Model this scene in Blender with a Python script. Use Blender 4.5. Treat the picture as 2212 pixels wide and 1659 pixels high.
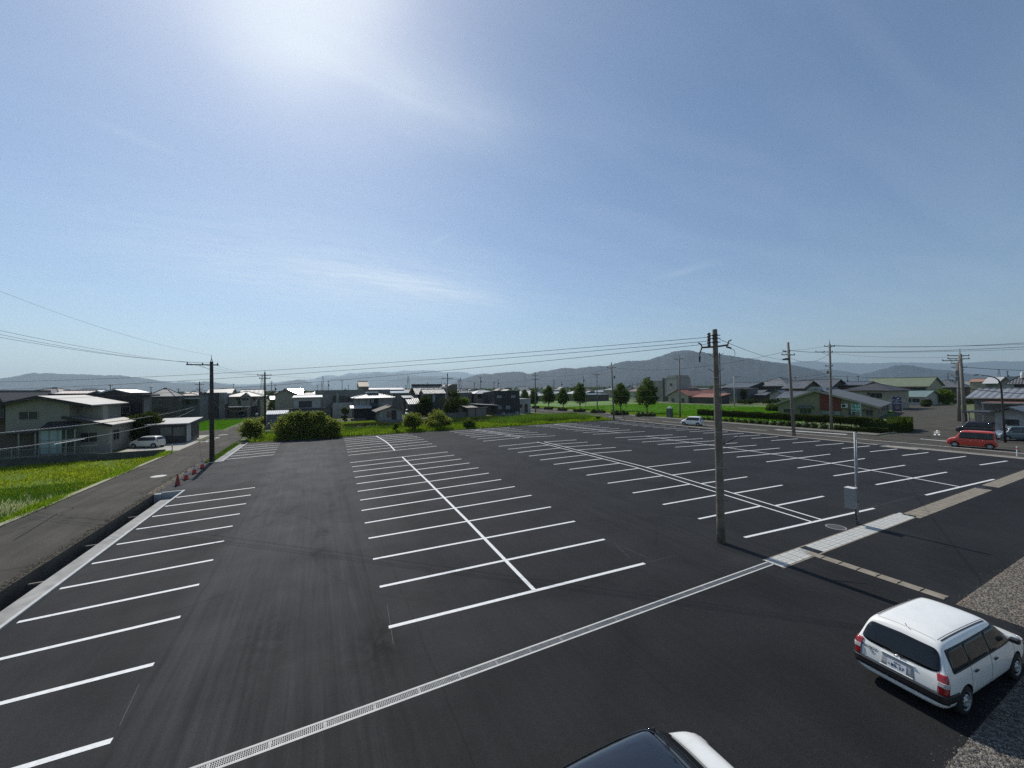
import bpy, bmesh, math, random
import numpy as np
from math import sin, cos, tan, radians, degrees, sqrt, pi, atan2
from mathutils import Vector, Matrix, Quaternion
from mathutils.bvhtree import BVHTree
for o in list(bpy.data.objects): bpy.data.objects.remove(o)
sc = bpy.context.scene
COL = sc.collection
random.seed(7); RNG = np.random.default_rng(7)

# ---------------------------------------------------------------- camera
FPX = 835.0; PITCH = radians(.62); ROLL = radians(-.75); AZ = radians(26.7); HC = 7.1
cam_d = bpy.data.cameras.new('camera'); cam = bpy.data.objects.new('camera', cam_d); COL.objects.link(cam)
cam_d.sensor_width = 36; cam_d.lens = FPX / 2212 * 36; cam_d.clip_start = .1; cam_d.clip_end = 60000
def ray(px, py):
    x = (px - 1106) / FPX; y = -(py - 829.5) / FPX
    c, s = cos(ROLL), sin(ROLL); x, y = c*x - s*y, s*x + c*y
    c, s = cos(PITCH), sin(PITCH); Y = c - s*y; Z = s + c*y
    c, s = cos(AZ), sin(AZ)
    return Vector((c*x + s*Y, -s*x + c*Y, Z))
_r = (ray(2106, 829.5) - ray(106, 829.5)).normalized(); _f = ray(1106, 829.5).normalized(); _u = _r.cross(_f)
cam.matrix_world = Matrix(((_r.x, _u.x, -_f.x, 0), (_r.y, _u.y, -_f.y, 0), (_r.z, _u.z, -_f.z, HC), (0, 0, 0, 1)))
sc.camera = cam

# ---------------------------------------------------------------- sky, sun, exposure
SUN_EL = radians(47.5); SUN_AZ = radians(-3.8)
world = bpy.data.worlds.new('World'); sc.world = world; world.use_nodes = True
wn = world.node_tree.nodes; wl = world.node_tree.links; wn.clear()
sky = wn.new('ShaderNodeTexSky'); sky.sky_type = 'NISHITA'; sky.sun_disc = False
sky.sun_elevation = SUN_EL; sky.sun_rotation = SUN_AZ; sky.altitude = 50; sky.air_density = 1.0; sky.dust_density = .6; sky.ozone_density = 2.2
bg = wn.new('ShaderNodeBackground'); bg.inputs['Strength'].default_value = .095
wo = wn.new('ShaderNodeOutputWorld')
# thin cirrus veils: stretched noise on the sky direction projected to a plane high above
tc = wn.new('ShaderNodeTexCoord'); sep = wn.new('ShaderNodeSeparateXYZ'); wl.new(tc.outputs['Generated'], sep.inputs[0])
def wmath(op, a, b=None, clamp=False):
    n = wn.new('ShaderNodeMath'); n.operation = op; n.use_clamp = clamp
    for i, v in enumerate((a, b)):
        if v is None: continue
        if hasattr(v, 'links'): wl.new(v, n.inputs[i])
        else: n.inputs[i].default_value = v
    return n.outputs[0]
zc = wmath('MAXIMUM', sep.outputs[2], .03); zc = wmath('ADD', zc, .08)
cx = wmath('DIVIDE', sep.outputs[0], zc); cy = wmath('DIVIDE', sep.outputs[1], zc)
cmb = wn.new('ShaderNodeCombineXYZ'); wl.new(cx, cmb.inputs[0]); wl.new(cy, cmb.inputs[1])
def veil(rot, scl, loc, nscale, lo, hi, detail=5, dist=.5):
    mp = wn.new('ShaderNodeMapping'); mp.inputs['Rotation'].default_value = (0, 0, radians(rot)); mp.inputs['Scale'].default_value = scl
    mp.inputs['Location'].default_value = loc
    wl.new(cmb.outputs[0], mp.inputs[0]); n = wn.new('ShaderNodeTexNoise'); n.inputs['Scale'].default_value = nscale
    n.inputs['Detail'].default_value = detail; n.inputs['Distortion'].default_value = dist; wl.new(mp.outputs[0], n.inputs['Vector'])
    m = wn.new('ShaderNodeMapRange'); m.interpolation_type = 'SMOOTHSTEP'; m.inputs[1].default_value = lo; m.inputs[2].default_value = hi
    wl.new(n.outputs[0], m.inputs[0]); return m.outputs[0]
def blob(x, y, r, rot=0, sx=1., sy=1.):
    mp = wn.new('ShaderNodeMapping'); mp.vector_type = 'TEXTURE'; mp.inputs['Location'].default_value = (x, y, 0)
    mp.inputs['Rotation'].default_value = (0, 0, radians(rot)); mp.inputs['Scale'].default_value = (r*sx, r*sy, 1); wl.new(cmb.outputs[0], mp.inputs[0])
    vl = wn.new('ShaderNodeVectorMath'); vl.operation = 'LENGTH'; wl.new(mp.outputs[0], vl.inputs[0])
    m = wn.new('ShaderNodeMapRange'); m.interpolation_type = 'SMOOTHSTEP'; m.inputs[1].default_value = 1.; m.inputs[2].default_value = 0.
    wl.new(vl.outputs['Value'], m.inputs[0]); return m.outputs[0]
CLOUDS = None   # filled in below
def cdir(px, py):
    r = ray(px, py).normalized(); k = max(r.z, .03) + .08; return (r.x/k, r.y/k)
def streak(p0, p1, half, soft_noise, gain):
    a = Vector(cdir(*p0)); b = Vector(cdir(*p1)); m = (a+b)/2; d = b-a
    bl = blob(m.x, m.y, 1., degrees(atan2(d.y, d.x)), d.length/2*1.25, half)
    return wmath('MULTIPLY', wmath('MULTIPLY', bl, soft_noise), gain)
n1 = veil(35, (1, 3.2, 1), (0, 0, 0), 1.6, .30, .75)
n2 = veil(-20, (1, 4., 1), (3, 1, 0), 1.1, .25, .8)
fine = veil(28, (1, 5, 1), (7, 2, 0), 3.5, .2, .9)
parts = [streak((400, 40), (1150, 310), .26, wmath('ADD', wmath('MULTIPLY', n1, .7), .3), .42),
         streak((430, -230), (850, 70), .62, wmath('ADD', wmath('MULTIPLY', n1, .4), .6), .72),
         streak((60, 480), (1110, 690), 1.25, wmath('ADD', wmath('MULTIPLY', fine, .6), .4), .50),
         streak((600, 560), (1110, 660), .30, wmath('ADD', wmath('MULTIPLY', fine, .5), .5), .35),
         streak((150, 240), (420, 350), .05, .8, .10), streak((925, 530), (990, 498), .03, 1., .10),
         streak((1400, 610), (1560, 560), .10, .8, .12), wmath('MULTIPLY', n2, .05)]
tot = parts[0]
for p in parts[1:]: tot = wmath('ADD', tot, p)
tot = wmath('MINIMUM', tot, .8)
cm = wn.new('ShaderNodeMixRGB'); cm.inputs[2].default_value = (8.6, 9.5, 10.2, 1)
wl.new(tot, cm.inputs[0])
tint = wn.new('ShaderNodeMixRGB'); tint.blend_type = 'MULTIPLY'; tint.inputs[0].default_value = 1; tint.inputs[2].default_value = (.95, 1.0, 1.04, 1)
hs = wn.new('ShaderNodeHueSaturation'); hs.inputs['Saturation'].default_value = 1.0; wl.new(sky.outputs[0], hs.inputs['Color']); wl.new(hs.outputs[0], tint.inputs[1]); wl.new(tint.outputs[0], cm.inputs[1])
wl.new(cm.outputs[0], bg.inputs['Color']); wl.new(bg.outputs[0], wo.inputs['Surface'])
sun_d = bpy.data.lights.new('sun', 'SUN'); sun = bpy.data.objects.new('sun', sun_d); COL.objects.link(sun)
sun_d.energy = 3.9; sun_d.angle = radians(.53); sun_d.color = (1, .95, .87)
SDIR = Vector((sin(SUN_AZ)*cos(SUN_EL), cos(SUN_AZ)*cos(SUN_EL), sin(SUN_EL)))
sun.rotation_euler = SDIR.to_track_quat('Z', 'Y').to_euler()
sc.view_settings.view_transform = 'Standard'; sc.view_settings.look = 'None'; sc.view_settings.gamma = 1; sc.view_settings.use_curve_mapping = False
sc.view_settings.exposure = 0.03
try:
    sc.cycles.max_bounces = 6; sc.cycles.diffuse_bounces = 3; sc.cycles.glossy_bounces = 3; sc.cycles.transmission_bounces = 4
    sc.cycles.volume_bounces = 0; sc.cycles.transparent_max_bounces = 6; sc.cycles.sample_clamp_indirect = 6
    sc.cycles.use_denoising = False
except Exception: pass

# ---------------------------------------------------------------- measuring helpers (image points -> places on the ground or on a wall plane)
def G(px, py, z=0.):
    r = ray(px, py); t = (z - HC) / r.z; return (r.x*t, r.y*t)
def PY(px, py, Y):
    r = ray(px, py); t = Y / r.y; return (r.x*t, HC + r.z*t)
def PX(px, py, X):
    r = ray(px, py); t = X / r.x; return (r.y*t, HC + r.z*t)
def ZH(base, px, py):
    r = ray(px, py); t = (base[0]*r.x + base[1]*r.y) / (r.x**2 + r.y**2); return HC + r.z*t
ZR = {1:(0,1350,3.016),2:(600,1350,3.016),3:(1200,1350,3.016),4:(1800,1350,3.016),5:(2400,1250,3.016),6:(2950,1250,3.016),7:(3450,1250,2.7646),
      8:(3200,2200,2.013),11:(2900,1900,1.954),14:(550,1650,4.0218),16:(0,1450,4.1475),17:(1270,1480,6.32),18:(1560,1480,6.32),19:(3280,1540,7.9),20:(3700,1350,6.636),
      21:(3780,1500,5.532),22:(860,1480,4.8087),23:(2720,1280,7.539),24:(3300,1680,3.95)}
def q(n, x, y):
    a = ZR[n]; return ((a[0]+x/a[2])/1.8228, (a[1]+y/a[2])/1.8228)
def gq(n, x, y, z=0.): return G(*q(n, x, y), z)
def xq(n, x, y, Y): return PY(*q(n, x, y), Y)
def yq(n, x, y, X): return PX(*q(n, x, y), X)

# ---------------------------------------------------------------- materials
MATS = {}
def mat(name, col, rough=.8, var=.12, scale=1.5, bump=0., bscale=30., metal=0., spec=.5, coat=0., grain=0.):
    if name in MATS: return MATS[name]
    if name.startswith('wall_'): col = tuple(c*.74 for c in col)
    m = bpy.data.materials.new(name); m.use_nodes = True; nt = m.node_tree; b = nt.nodes['Principled BSDF']
    b.inputs['Roughness'].default_value = rough; b.inputs['Metallic'].default_value = metal; b.inputs['Specular IOR Level'].default_value = spec
    if coat: b.inputs['Coat Weight'].default_value = coat; b.inputs['Coat Roughness'].default_value = .05
    tc = nt.nodes.new('ShaderNodeTexCoord')
    if var or grain:
        n = nt.nodes.new('ShaderNodeTexNoise'); n.inputs['Scale'].default_value = scale; n.inputs['Detail'].default_value = 6; n.inputs['Roughness'].default_value = .6
        nt.links.new(tc.outputs['Object'], n.inputs['Vector'])
        r = nt.nodes.new('ShaderNodeMapRange'); r.inputs[1].default_value = .3; r.inputs[2].default_value = .7; r.inputs[3].default_value = 1-var; r.inputs[4].default_value = 1+var
        nt.links.new(n.outputs[0], r.inputs[0])
        mx = nt.nodes.new('ShaderNodeVectorMath'); mx.operation = 'SCALE'; mx.inputs[0].default_value = col[:3]; nt.links.new(r.outputs[0], mx.inputs['Scale'])
        out = mx.outputs[0]
        nt.links.new(out, b.inputs['Base Color'])
    else: b.inputs['Base Color'].default_value = (*col, 1)
    if bump:
        n2 = nt.nodes.new('ShaderNodeTexNoise'); n2.inputs['Scale'].default_value = bscale; n2.inputs['Detail'].default_value = 4
        nt.links.new(tc.outputs['Object'], n2.inputs['Vector']); bp = nt.nodes.new('ShaderNodeBump'); bp.inputs['Strength'].default_value = bump; bp.inputs['Distance'].default_value = .02
        nt.links.new(n2.outputs[0], bp.inputs['Height']); nt.links.new(bp.outputs[0], b.inputs['Normal'])
    MATS[name] = m; return m
def banded(name, col, rough, axis, period, depth=.03, var=.15, metal=0., dark=.75, cross=0., spec=.5, scale=.8, sharp=False):
    """siding / ribbed metal / tiles: bands across one object axis (0,1,2), optional cross rows"""
    if name in MATS: return MATS[name]
    m = mat(name, col, rough, var, scale, metal=metal, spec=spec); nt = m.node_tree; b = nt.nodes['Principled BSDF']
    tc = nt.nodes.new('ShaderNodeTexCoord'); s = nt.nodes.new('ShaderNodeSeparateXYZ'); nt.links.new(tc.outputs['Object'], s.inputs[0])
    def mth(op, a, v):
        n = nt.nodes.new('ShaderNodeMath'); n.operation = op; nt.links.new(a, n.inputs[0])
        if hasattr(v, 'links'): nt.links.new(v, n.inputs[1])
        elif v is not None: n.inputs[1].default_value = v
        return n.outputs[0]
    def band(ax, per):
        a = mth('MULTIPLY', s.outputs[ax], 1/per); a = mth('FRACT', a, None)
        if sharp: return mth('GREATER_THAN', a, .14)
        a = mth('MULTIPLY', a, pi); return mth('SINE', a, None)
    h = band(axis, period)
    if cross: h2 = band(0 if axis == 1 else 1, cross); h = mth('ADD', mth('MULTIPLY', h, .6), mth('MULTIPLY', h2, .4))
    bp = nt.nodes.new('ShaderNodeBump'); bp.inputs['Strength'].default_value = 1.; bp.inputs['Distance'].default_value = depth
    nt.links.new(h, bp.inputs['Height']); nt.links.new(bp.outputs[0], b.inputs['Normal'])
    return m
def leafmat(name, col, trans=.45, var=.35):
    if name in MATS: return MATS[name]
    m = bpy.data.materials.new(name); m.use_nodes = True; nt = m.node_tree; nt.nodes.clear()
    o = nt.nodes.new('ShaderNodeOutputMaterial'); d = nt.nodes.new('ShaderNodeBsdfDiffuse'); t = nt.nodes.new('ShaderNodeBsdfTranslucent'); mx = nt.nodes.new('ShaderNodeMixShader')
    g = nt.nodes.new('ShaderNodeNewGeometry'); r = nt.nodes.new('ShaderNodeMapRange'); r.inputs[3].default_value = 1-var; r.inputs[4].default_value = 1+var
    nt.links.new(g.outputs['Random Per Island'], r.inputs[0])
    for sh, k in ((d, 1.), (t, 1.25)):
        v = nt.nodes.new('ShaderNodeVectorMath'); v.operation = 'SCALE'; v.inputs[0].default_value = (col[0]*k, col[1]*k, col[2]*k*.7)
        nt.links.new(r.outputs[0], v.inputs['Scale']); nt.links.new(v.outputs[0], sh.inputs[0])
    mx.inputs[0].default_value = trans; nt.links.new(d.outputs[0], mx.inputs[1]); nt.links.new(t.outputs[0], mx.inputs[2]); nt.links.new(mx.outputs[0], o.inputs[0])
    MATS[name] = m; return m

# ---------------------------------------------------------------- mesh helpers
class MB:
    def __init__(s): s.v = []; s.f = []; s.m = []
    def add(s, vs, fs, mi=0):
        k = len(s.v); s.v += [tuple(v) for v in vs]; s.f += [tuple(i+k for i in f) for f in fs]; s.m += [mi]*len(fs); return s
    def box(s, x0, x1, y0, y1, z0, z1, mi=0):
        x0, x1 = min(x0, x1), max(x0, x1); y0, y1 = min(y0, y1), max(y0, y1); z0, z1 = min(z0, z1), max(z0, z1)
        return s.add([(x0,y0,z0),(x1,y0,z0),(x1,y1,z0),(x0,y1,z0),(x0,y0,z1),(x1,y0,z1),(x1,y1,z1),(x0,y1,z1)],
                     [(0,3,2,1),(4,5,6,7),(0,1,5,4),(1,2,6,5),(2,3,7,6),(3,0,4,7)], mi)
    def tube(s, pts, r, n=8, mi=0, cap=True):
        pts = [Vector(p) for p in pts]; k = len(pts); rs = r if isinstance(r, (list, tuple)) else [r]*k; ring = []
        for i, p in enumerate(pts):
            d = (pts[min(i+1, k-1)] - pts[max(i-1, 0)]).normalized()
            a = Vector((0, 0, 1)) if abs(d.z) < .95 else Vector((1, 0, 0)); u = d.cross(a).normalized(); w = u.cross(d)
            ring += [p + rs[i]*(u*cos(2*pi*j/n) + w*sin(2*pi*j/n)) for j in range(n)]
        f = [(i*n+j, i*n+(j+1)%n, (i+1)*n+(j+1)%n, (i+1)*n+j) for i in range(k-1) for j in range(n)]
        if cap: f += [tuple(range(n))[::-1], tuple((k-1)*n+j for j in range(n))]
        return s.add(ring, f, mi)
    def prism(s, poly, axis, a, b, mi=0):
        """extrude 2D polygon (other two axes in xyz order) between a and b along axis"""
        n = len(poly)
        def P(p, t):
            return {0:(t,p[0],p[1]),1:(p[0],t,p[1]),2:(p[0],p[1],t)}[axis]
        vs = [P(p, a) for p in poly] + [P(p, b) for p in poly]
        fs = [tuple(range(n)), tuple(range(2*n-1, n-1, -1))] + [(i, i+n, (i+1)%n+n, (i+1)%n) for i in range(n)]
        return s.add(vs, fs, mi)
    def lathe(s, prof, n=20, c=(0,0,0), axis=2, mi=0):
        vs = []
        for r, h in prof:
            for j in range(n):
                a = 2*pi*j/n; p = (r*cos(a), r*sin(a), h)
                if axis == 1: p = (p[0], h, p[1])
                if axis == 0: p = (h, p[0], p[1])
                vs.append((p[0]+c[0], p[1]+c[1], p[2]+c[2]))
        fs = [(i*n+j, i*n+(j+1)%n, (i+1)*n+(j+1)%n, (i+1)*n+j) for i in range(len(prof)-1) for j in range(n)]
        return s.add(vs, fs, mi)
    def build(s, name, m, parent=None, smooth=False, fix=True):
        me = bpy.data.meshes.new(name); me.from_pydata(s.v, [], s.f)
        for x in (m if isinstance(m, (list, tuple)) else [m]): me.materials.append(x)
        me.polygons.foreach_set('material_index', s.m)
        if fix:
            b = bmesh.new(); b.from_mesh(me); bmesh.ops.recalc_face_normals(b, faces=b.faces); b.to_mesh(me); b.free()
        if smooth: me.shade_smooth()
        o = bpy.data.objects.new(name, me); COL.objects.link(o)
        if parent: o.parent = parent
        return o
def smooth_angle(o, deg=35):
    me = o.data; me.shade_smooth()
    try: me.set_sharp_from_angle(angle=radians(deg))
    except Exception: pass
def tag(o, label=None, cat=None, group=None, kind=None):
    if label: o['label'] = label
    if cat: o['category'] = cat
    if group: o['group'] = group
    if kind: o['kind'] = kind
    return o
def root(name, loc, label, cat, group=None, rz=0.):
    o = bpy.data.objects.new(name, None); COL.objects.link(o); o.location = loc; o.rotation_euler = (0, 0, rz); o.empty_display_size = .3
    return tag(o, label, cat, group)
def copy_tree(o, parent=None):
    c = o.copy(); COL.objects.link(c); c.parent = parent
    for ch in list(o.children): copy_tree(ch, c)
    return c
def struct(name, mb, m, **k): return tag(mb.build(name, m, **k), kind='structure')
# ================================================================ GROUND AND PAVING
def asphalt(name, base, rough, fresh=True):
    m = bpy.data.materials.new(name); m.use_nodes = True; nt = m.node_tree; b = nt.nodes['Principled BSDF']; L = nt.links.new
    g = nt.nodes.new('ShaderNodeNewGeometry'); pos = g.outputs['Position']
    def N(vec, scale, detail=5, dist=0.):
        n = nt.nodes.new('ShaderNodeTexNoise'); n.inputs['Scale'].default_value = scale; n.inputs['Detail'].default_value = detail; n.inputs['Distortion'].default_value = dist
        L(vec, n.inputs['Vector']); return n.outputs[0]
    def M(op, a, b_=None, c=None, clamp=False):
        n = nt.nodes.new('ShaderNodeMath'); n.operation = op; n.use_clamp = clamp
        for i, v in enumerate((a, b_, c)):
            if v is None: continue
            if hasattr(v, 'links'): L(v, n.inputs[i])
            else: n.inputs[i].default_value = v
        return n.outputs[0]
    def R(v, a, b_, c, d):
        n = nt.nodes.new('ShaderNodeMapRange'); n.inputs[1].default_value = a; n.inputs[2].default_value = b_; n.inputs[3].default_value = c; n.inputs[4].default_value = d; L(v, n.inputs[0]); return n.outputs[0]
    def MAP(s, l=(0,0,0), rot=0):
        n = nt.nodes.new('ShaderNodeMapping'); n.inputs['Scale'].default_value = s; n.inputs['Location'].default_value = l; n.inputs['Rotation'].default_value = (0,0,radians(rot)); L(pos, n.inputs[0]); return n.outputs[0]
    sx = nt.nodes.new('ShaderNodeSeparateXYZ'); L(pos, sx.inputs[0]); X, Y = sx.outputs[0], sx.outputs[1]
    grain = R(N(pos, 38, 4), .28, .72, .5, 1.5); mid = R(N(pos, 9, 5), .3, .7, .9, 1.1); big = R(N(pos, .30, 6, .8), .3, .7, .80, 1.20)
    val = M('MULTIPLY', M('MULTIPLY', grain, mid), big)
    if fresh: val = M('MULTIPLY', val, R(Y, 9.0, 9.6, .86, 1.05))
    rg = R(N(pos, .5, 4), .3, .7, rough-.04, rough+.05)
    if fresh:
        # rolled streaks and tyre dust along the drive lanes
        st = M('MULTIPLY', R(N(MAP((2.2, .09, 1)), 1.6, 6, .3), .3, .7, .74, 1.32), R(N(MAP((5.5, .16, 1), (3, 1, 0), 2.5), 1.6, 5, .5), .35, .65, .80, 1.18))
        lane = M('MULTIPLY', R(X, -4.3, -3.2, 0, 1), R(X, 1.2, 2.4, 1, 0)); lane = M('MAXIMUM', lane, M('MULTIPLY', M('MULTIPLY', R(X, 13, 14, 0, 1), R(X, 17.5, 19, 1, 0)), .5))
        lane = M('MAXIMUM', lane, .22)
        val = M('MULTIPLY', val, M('ADD', M('MULTIPLY', M('SUBTRACT', st, 1.), lane), 1.))
        # lighter lane on the left, with the sun sheen painted into its colour
        lane_sheen = M('MULTIPLY', R(X, -4.5, -3.4, 0, 1), R(X, 1.0, 4.5, 1, 0)); lane_sheen = M('MULTIPLY', lane_sheen, R(Y, 9.6, 22, .2, 1))
        lane_sheen = M('MULTIPLY', lane_sheen, R(N(pos, .22, 4, .8), .3, .65, .5, 1.))
        val = M('ADD', val, M('MULTIPLY', lane_sheen, 1.35))
        far = M('MULTIPLY', R(Y, 34, 37, 0, 1), R(X, -3, 4, 1, 0)); val = M('ADD', val, M('MULTIPLY', far, .6))  # far left part raised as well, sheen put into the colour
        # turning arcs of tyres
        arcs = None
        for (ax, ay, r, w, k) in ((-9, 36, 5.6, .11, .22), (-9, 36, 7.1, .11, .2), (-7, 33, 9.0, .1, .2), (2.5, 51, 5.2, .1, .2), (2.5, 51, 6.7, .1, .18), (-3, 58, 3.2, .12, .2), (6, 30, 8.6, .09, .16), (-8.6, 47, 6.5, .1, .2),
                                  (17, 38, 4.5, .1, .14), (14, 14, 5.5, .1, .16), (8.5, 20, 8.8, .1, .15), (27, 18, 9.6, .1, .12), (-2, 50, 5.0, .16, .3), (-2, 50, 5.45, .12, .25), (-2, 50, 6.6, .16, .3), (0, 44, 7.4, .14, .26), (0, 44, 7.8, .1, .2), (-12, 30, 9.6, .14, .3), (-12, 30, 11.1, .14, .28), (8, 44.3, 5.2, .12, .2), (-6, 22, 6.0, .12, .2), (20, 46, 7, .12, .18)):
            n = nt.nodes.new('ShaderNodeVectorMath'); n.operation = 'DISTANCE'; n.inputs[1].default_value = (ax, ay, 0); L(pos, n.inputs[0])
            d = M('ABSOLUTE', M('SUBTRACT', n.outputs['Value'], r)); d = R(d, 0, w, k, 0); d = M('MAXIMUM', d, 0.)
            arcs = d if arcs is None else M('ADD', arcs, d)
        arcs = M('MULTIPLY', arcs, R(N(pos, .5, 3, 1.), .38, .54, 0, 1)); val = M('MULTIPLY', val, M('SUBTRACT', 1., M('MINIMUM', arcs, .4)))
        # paving seams
        seam = None
        for (ax, w, k, src) in ((-3.72, .05, .22, X), (2.6, .03, .25, X), (13.6, .03, .22, X), (1.5, .35, .16, X), (1.62, .05, .2, X), (31.6, .04, .25, X), (36.2, .03, .2, X), (47.2, .03, .22, X), (28.4, .03, .12, Y), (44.6, .04, .2, Y)):
            wob = M('MULTIPLY', M('SUBTRACT', N(pos, .8, 3), .5), .25)
            d = M('ABSOLUTE', M('SUBTRACT', M('ADD', src, wob), ax)); d = M('MAXIMUM', R(d, 0, w*1.6, k, 0), 0.); seam = d if seam is None else M('ADD', seam, d)
        val = M('MULTIPLY', val, M('SUBTRACT', 1., M('MINIMUM', seam, .35)))
        # oily dark spots and scrubbed patches
        spots_ = None
        for (sx_, sy_, r_, k_) in ((16.27, 40.14, 1.1, 0.75), (15.59, 39.83, 0.7, 0.6), (18.34, 31.8, 1.3, 0.45), (0.48, 29.45, 0.6, 0.7), (0.47, 24.59, 0.5, 0.8), (0.28, 21.62, 0.6, 0.7), (0.02, 18.98, 0.6, 0.6), (0.72, 26.67, 0.35, 0.8), (-1.68, 37.94, 0.5, 0.6), (2.97, 13.38, 0.5, 0.35), (1.62, 11.61, 0.7, 0.5), (0.95, 10.72, 0.9, 0.35), (8.57, 25.96, 1.2, 0.35), (13.2, 16.02, 1.4, 0.3), (-1.49, 12.81, 1.2, 0.35), (10.17, 9.54, 0.8, 0.25), (3.98, 14.71, 0.9, 0.3)):
            vs_ = nt.nodes.new('ShaderNodeVectorMath'); vs_.operation = 'SUBTRACT'; vs_.inputs[1].default_value = (sx_, sy_, 0); L(pos, vs_.inputs[0])
            vm_ = nt.nodes.new('ShaderNodeVectorMath'); vm_.operation = 'MULTIPLY'; vm_.inputs[1].default_value = (1, .42, 0); L(vs_.outputs[0], vm_.inputs[0])
            vl_ = nt.nodes.new('ShaderNodeVectorMath'); vl_.operation = 'LENGTH'; L(vm_.outputs[0], vl_.inputs[0])
            d_ = M('MAXIMUM', R(vl_.outputs['Value'], 0, r_, k_, 0), 0.); spots_ = d_ if spots_ is None else M('ADD', spots_, d_)
        spots_ = M('MULTIPLY', spots_, R(N(pos, 2.2, 4, 1.), .4, .62, 0, 1)); val = M('MULTIPLY', val, M('SUBTRACT', 1., M('MINIMUM', spots_, .5)))
        sp = R(N(MAP((1, .6, 1), (4, 9, 0)), .42, 5, 1.2), .68, .78, 0, .28); val = M('MULTIPLY', val, M('SUBTRACT', 1., M('MAXIMUM', sp, 0.)))
    else:
        cr = nt.nodes.new('ShaderNodeTexVoronoi'); cr.feature = 'DISTANCE_TO_EDGE'; cr.inputs['Scale'].default_value = .16
        ds = nt.nodes.new('ShaderNodeVectorMath'); ds.operation = 'ADD'; nn = nt.nodes.new('ShaderNodeTexNoise'); nn.inputs['Scale'].default_value = .9; L(pos, nn.inputs['Vector']); L(nn.outputs['Color'], ds.inputs[0]); L(pos, ds.inputs[1]); L(ds.outputs[0], cr.inputs['Vector'])
        c = R(cr.outputs['Distance'], 0, .012, .45, 0); val = M('MULTIPLY', val, M('SUBTRACT', 1., M('MAXIMUM', c, 0.)))
        st = R(N(MAP((1.4, .12, 1)), 1.2, 5, .4), .3, .7, .82, 1.2); val = M('MULTIPLY', val, st)
    col = nt.nodes.new('ShaderNodeVectorMath'); col.operation = 'SCALE'; col.inputs[0].default_value = base; L(val, col.inputs['Scale']); L(col.outputs[0], b.inputs['Base Color'])
    L(rg, b.inputs['Roughness']); b.inputs['Specular IOR Level'].default_value = .09
    bp = nt.nodes.new('ShaderNodeBump'); bp.inputs['Strength'].default_value = .5; bp.inputs['Distance'].default_value = .008; L(N(pos, 70, 3), bp.inputs['Height']); L(bp.outputs[0], b.inputs['Normal'])
    MATS[name] = m; return m
M_NEW = asphalt('asphalt_new', (.0215, .0220, .0232), .72)
M_OLD = asphalt('asphalt_old', (.072, .067, .057), .85, False)
M_PATH = asphalt('asphalt_path', (.12, .115, .10), .85, False)
M_EARTH = mat('earth_green', (.085, .11, .035), .95, .35, .25)
M_FIELD = mat('paddy_green', (.055, .13, .012), .9, .2, .5)
M_CONC = mat('concrete_pale', (.30,.30,.285), .85, .26, 1.6, .3, 40)
M_CONCD = mat('concrete_dark', (.20, .19, .165), .9, .3, 1.5, .4, 30)
M_CONCW = mat('concrete_cover_new', (.47, .47, .44), .75, .08, 3, .15, 40)
M_CONCB = mat('concrete_cover_old', (.23, .20, .155), .9, .25, 2.5, .4, 35)
M_PAINT = mat('road_paint', (.69,.70,.69), .6, .16, 11, .1, 60)
M_PAINTW = mat('road_paint_worn', (.55, .55, .52), .75, .25, 5)
M_STEEL = mat('galvanised_steel', (.27,.28,.29), .55, .2, 6, metal=.4)
M_BLACK = mat('void_dark', (.006, .006, .007), .9, 0)
M_DKMET = mat('dark_metal', (.045, .045, .05), .5, .1, 5, metal=.5)

def rects(name, m, lst, kind='structure'):
    """flat sheets: (x0,x1,y0,y1,z)"""
    b = MB()
    for x0, x1, y0, y1, z in lst: b.add([(x0,y0,z),(x1,y0,z),(x1,y1,z),(x0,y1,z)], [(0,1,2,3)])
    return tag(b.build(name, m, fix=False), kind=kind)
# natural ground: one sheet to the horizon, with the channel and the sunken paddies cut out as lower sheets
S = 26000.
rects('ground', M_EARTH, [(-S, S, 64.4, S, -.05), (-S, -10.34, 60.4, 64.4, -.05), (-10.0, 57.6, 64.35, 64.4, -.05), (57.6, S, -S, 64.4, -.05), (-S, 57.6, -S, -12, -.05), (-S, -15.9, -12, 20, -.05), (-S, -60, 20, 60.4, -.05)])
rects('parking_lot', M_NEW, [(-8.66, 16.05, 9.38, 64.35, 0), (16.05, 57.6, 9.45, 64.35, 0), (-10.3, -8.66, 35.9, 48.45, 0), (-8.66, 18.2, 2.9, 9.05, 0), (-14, 16.05, 9.05, 9.10, 0), (18.2, 57.6, 4.8, 9.05, 0), (-60, -8.66, -12, 9.0, -.004), (-8.66, 10.1, -12, 2.9, 0)])
# gravel
M_GRAV = bpy.data.materials.new('gravel_surface'); M_GRAV.use_nodes = True
_nt = M_GRAV.node_tree; _b = _nt.nodes['Principled BSDF']; _b.inputs['Roughness'].default_value = .95
_g = _nt.nodes.new('ShaderNodeNewGeometry'); _v = _nt.nodes.new('ShaderNodeTexVoronoi'); _v.inputs['Scale'].default_value = 17; _nt.links.new(_g.outputs['Position'], _v.inputs['Vector'])
_n = _nt.nodes.new('ShaderNodeTexNoise'); _n.inputs['Scale'].default_value = .9; _n.inputs['Detail'].default_value = 6; _nt.links.new(_g.outputs['Position'], _n.inputs['Vector'])
_rr = _nt.nodes.new('ShaderNodeValToRGB'); _rr.color_ramp.elements[0].color = (.07, .060, .047, 1); _rr.color_ramp.elements[1].color = (.24, .21, .17, 1)
_sp = _nt.nodes.new('ShaderNodeSeparateXYZ'); _nt.links.new(_v.outputs['Color'], _sp.inputs[0]); _nt.links.new(_sp.outputs[0], _rr.inputs[0])
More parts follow.
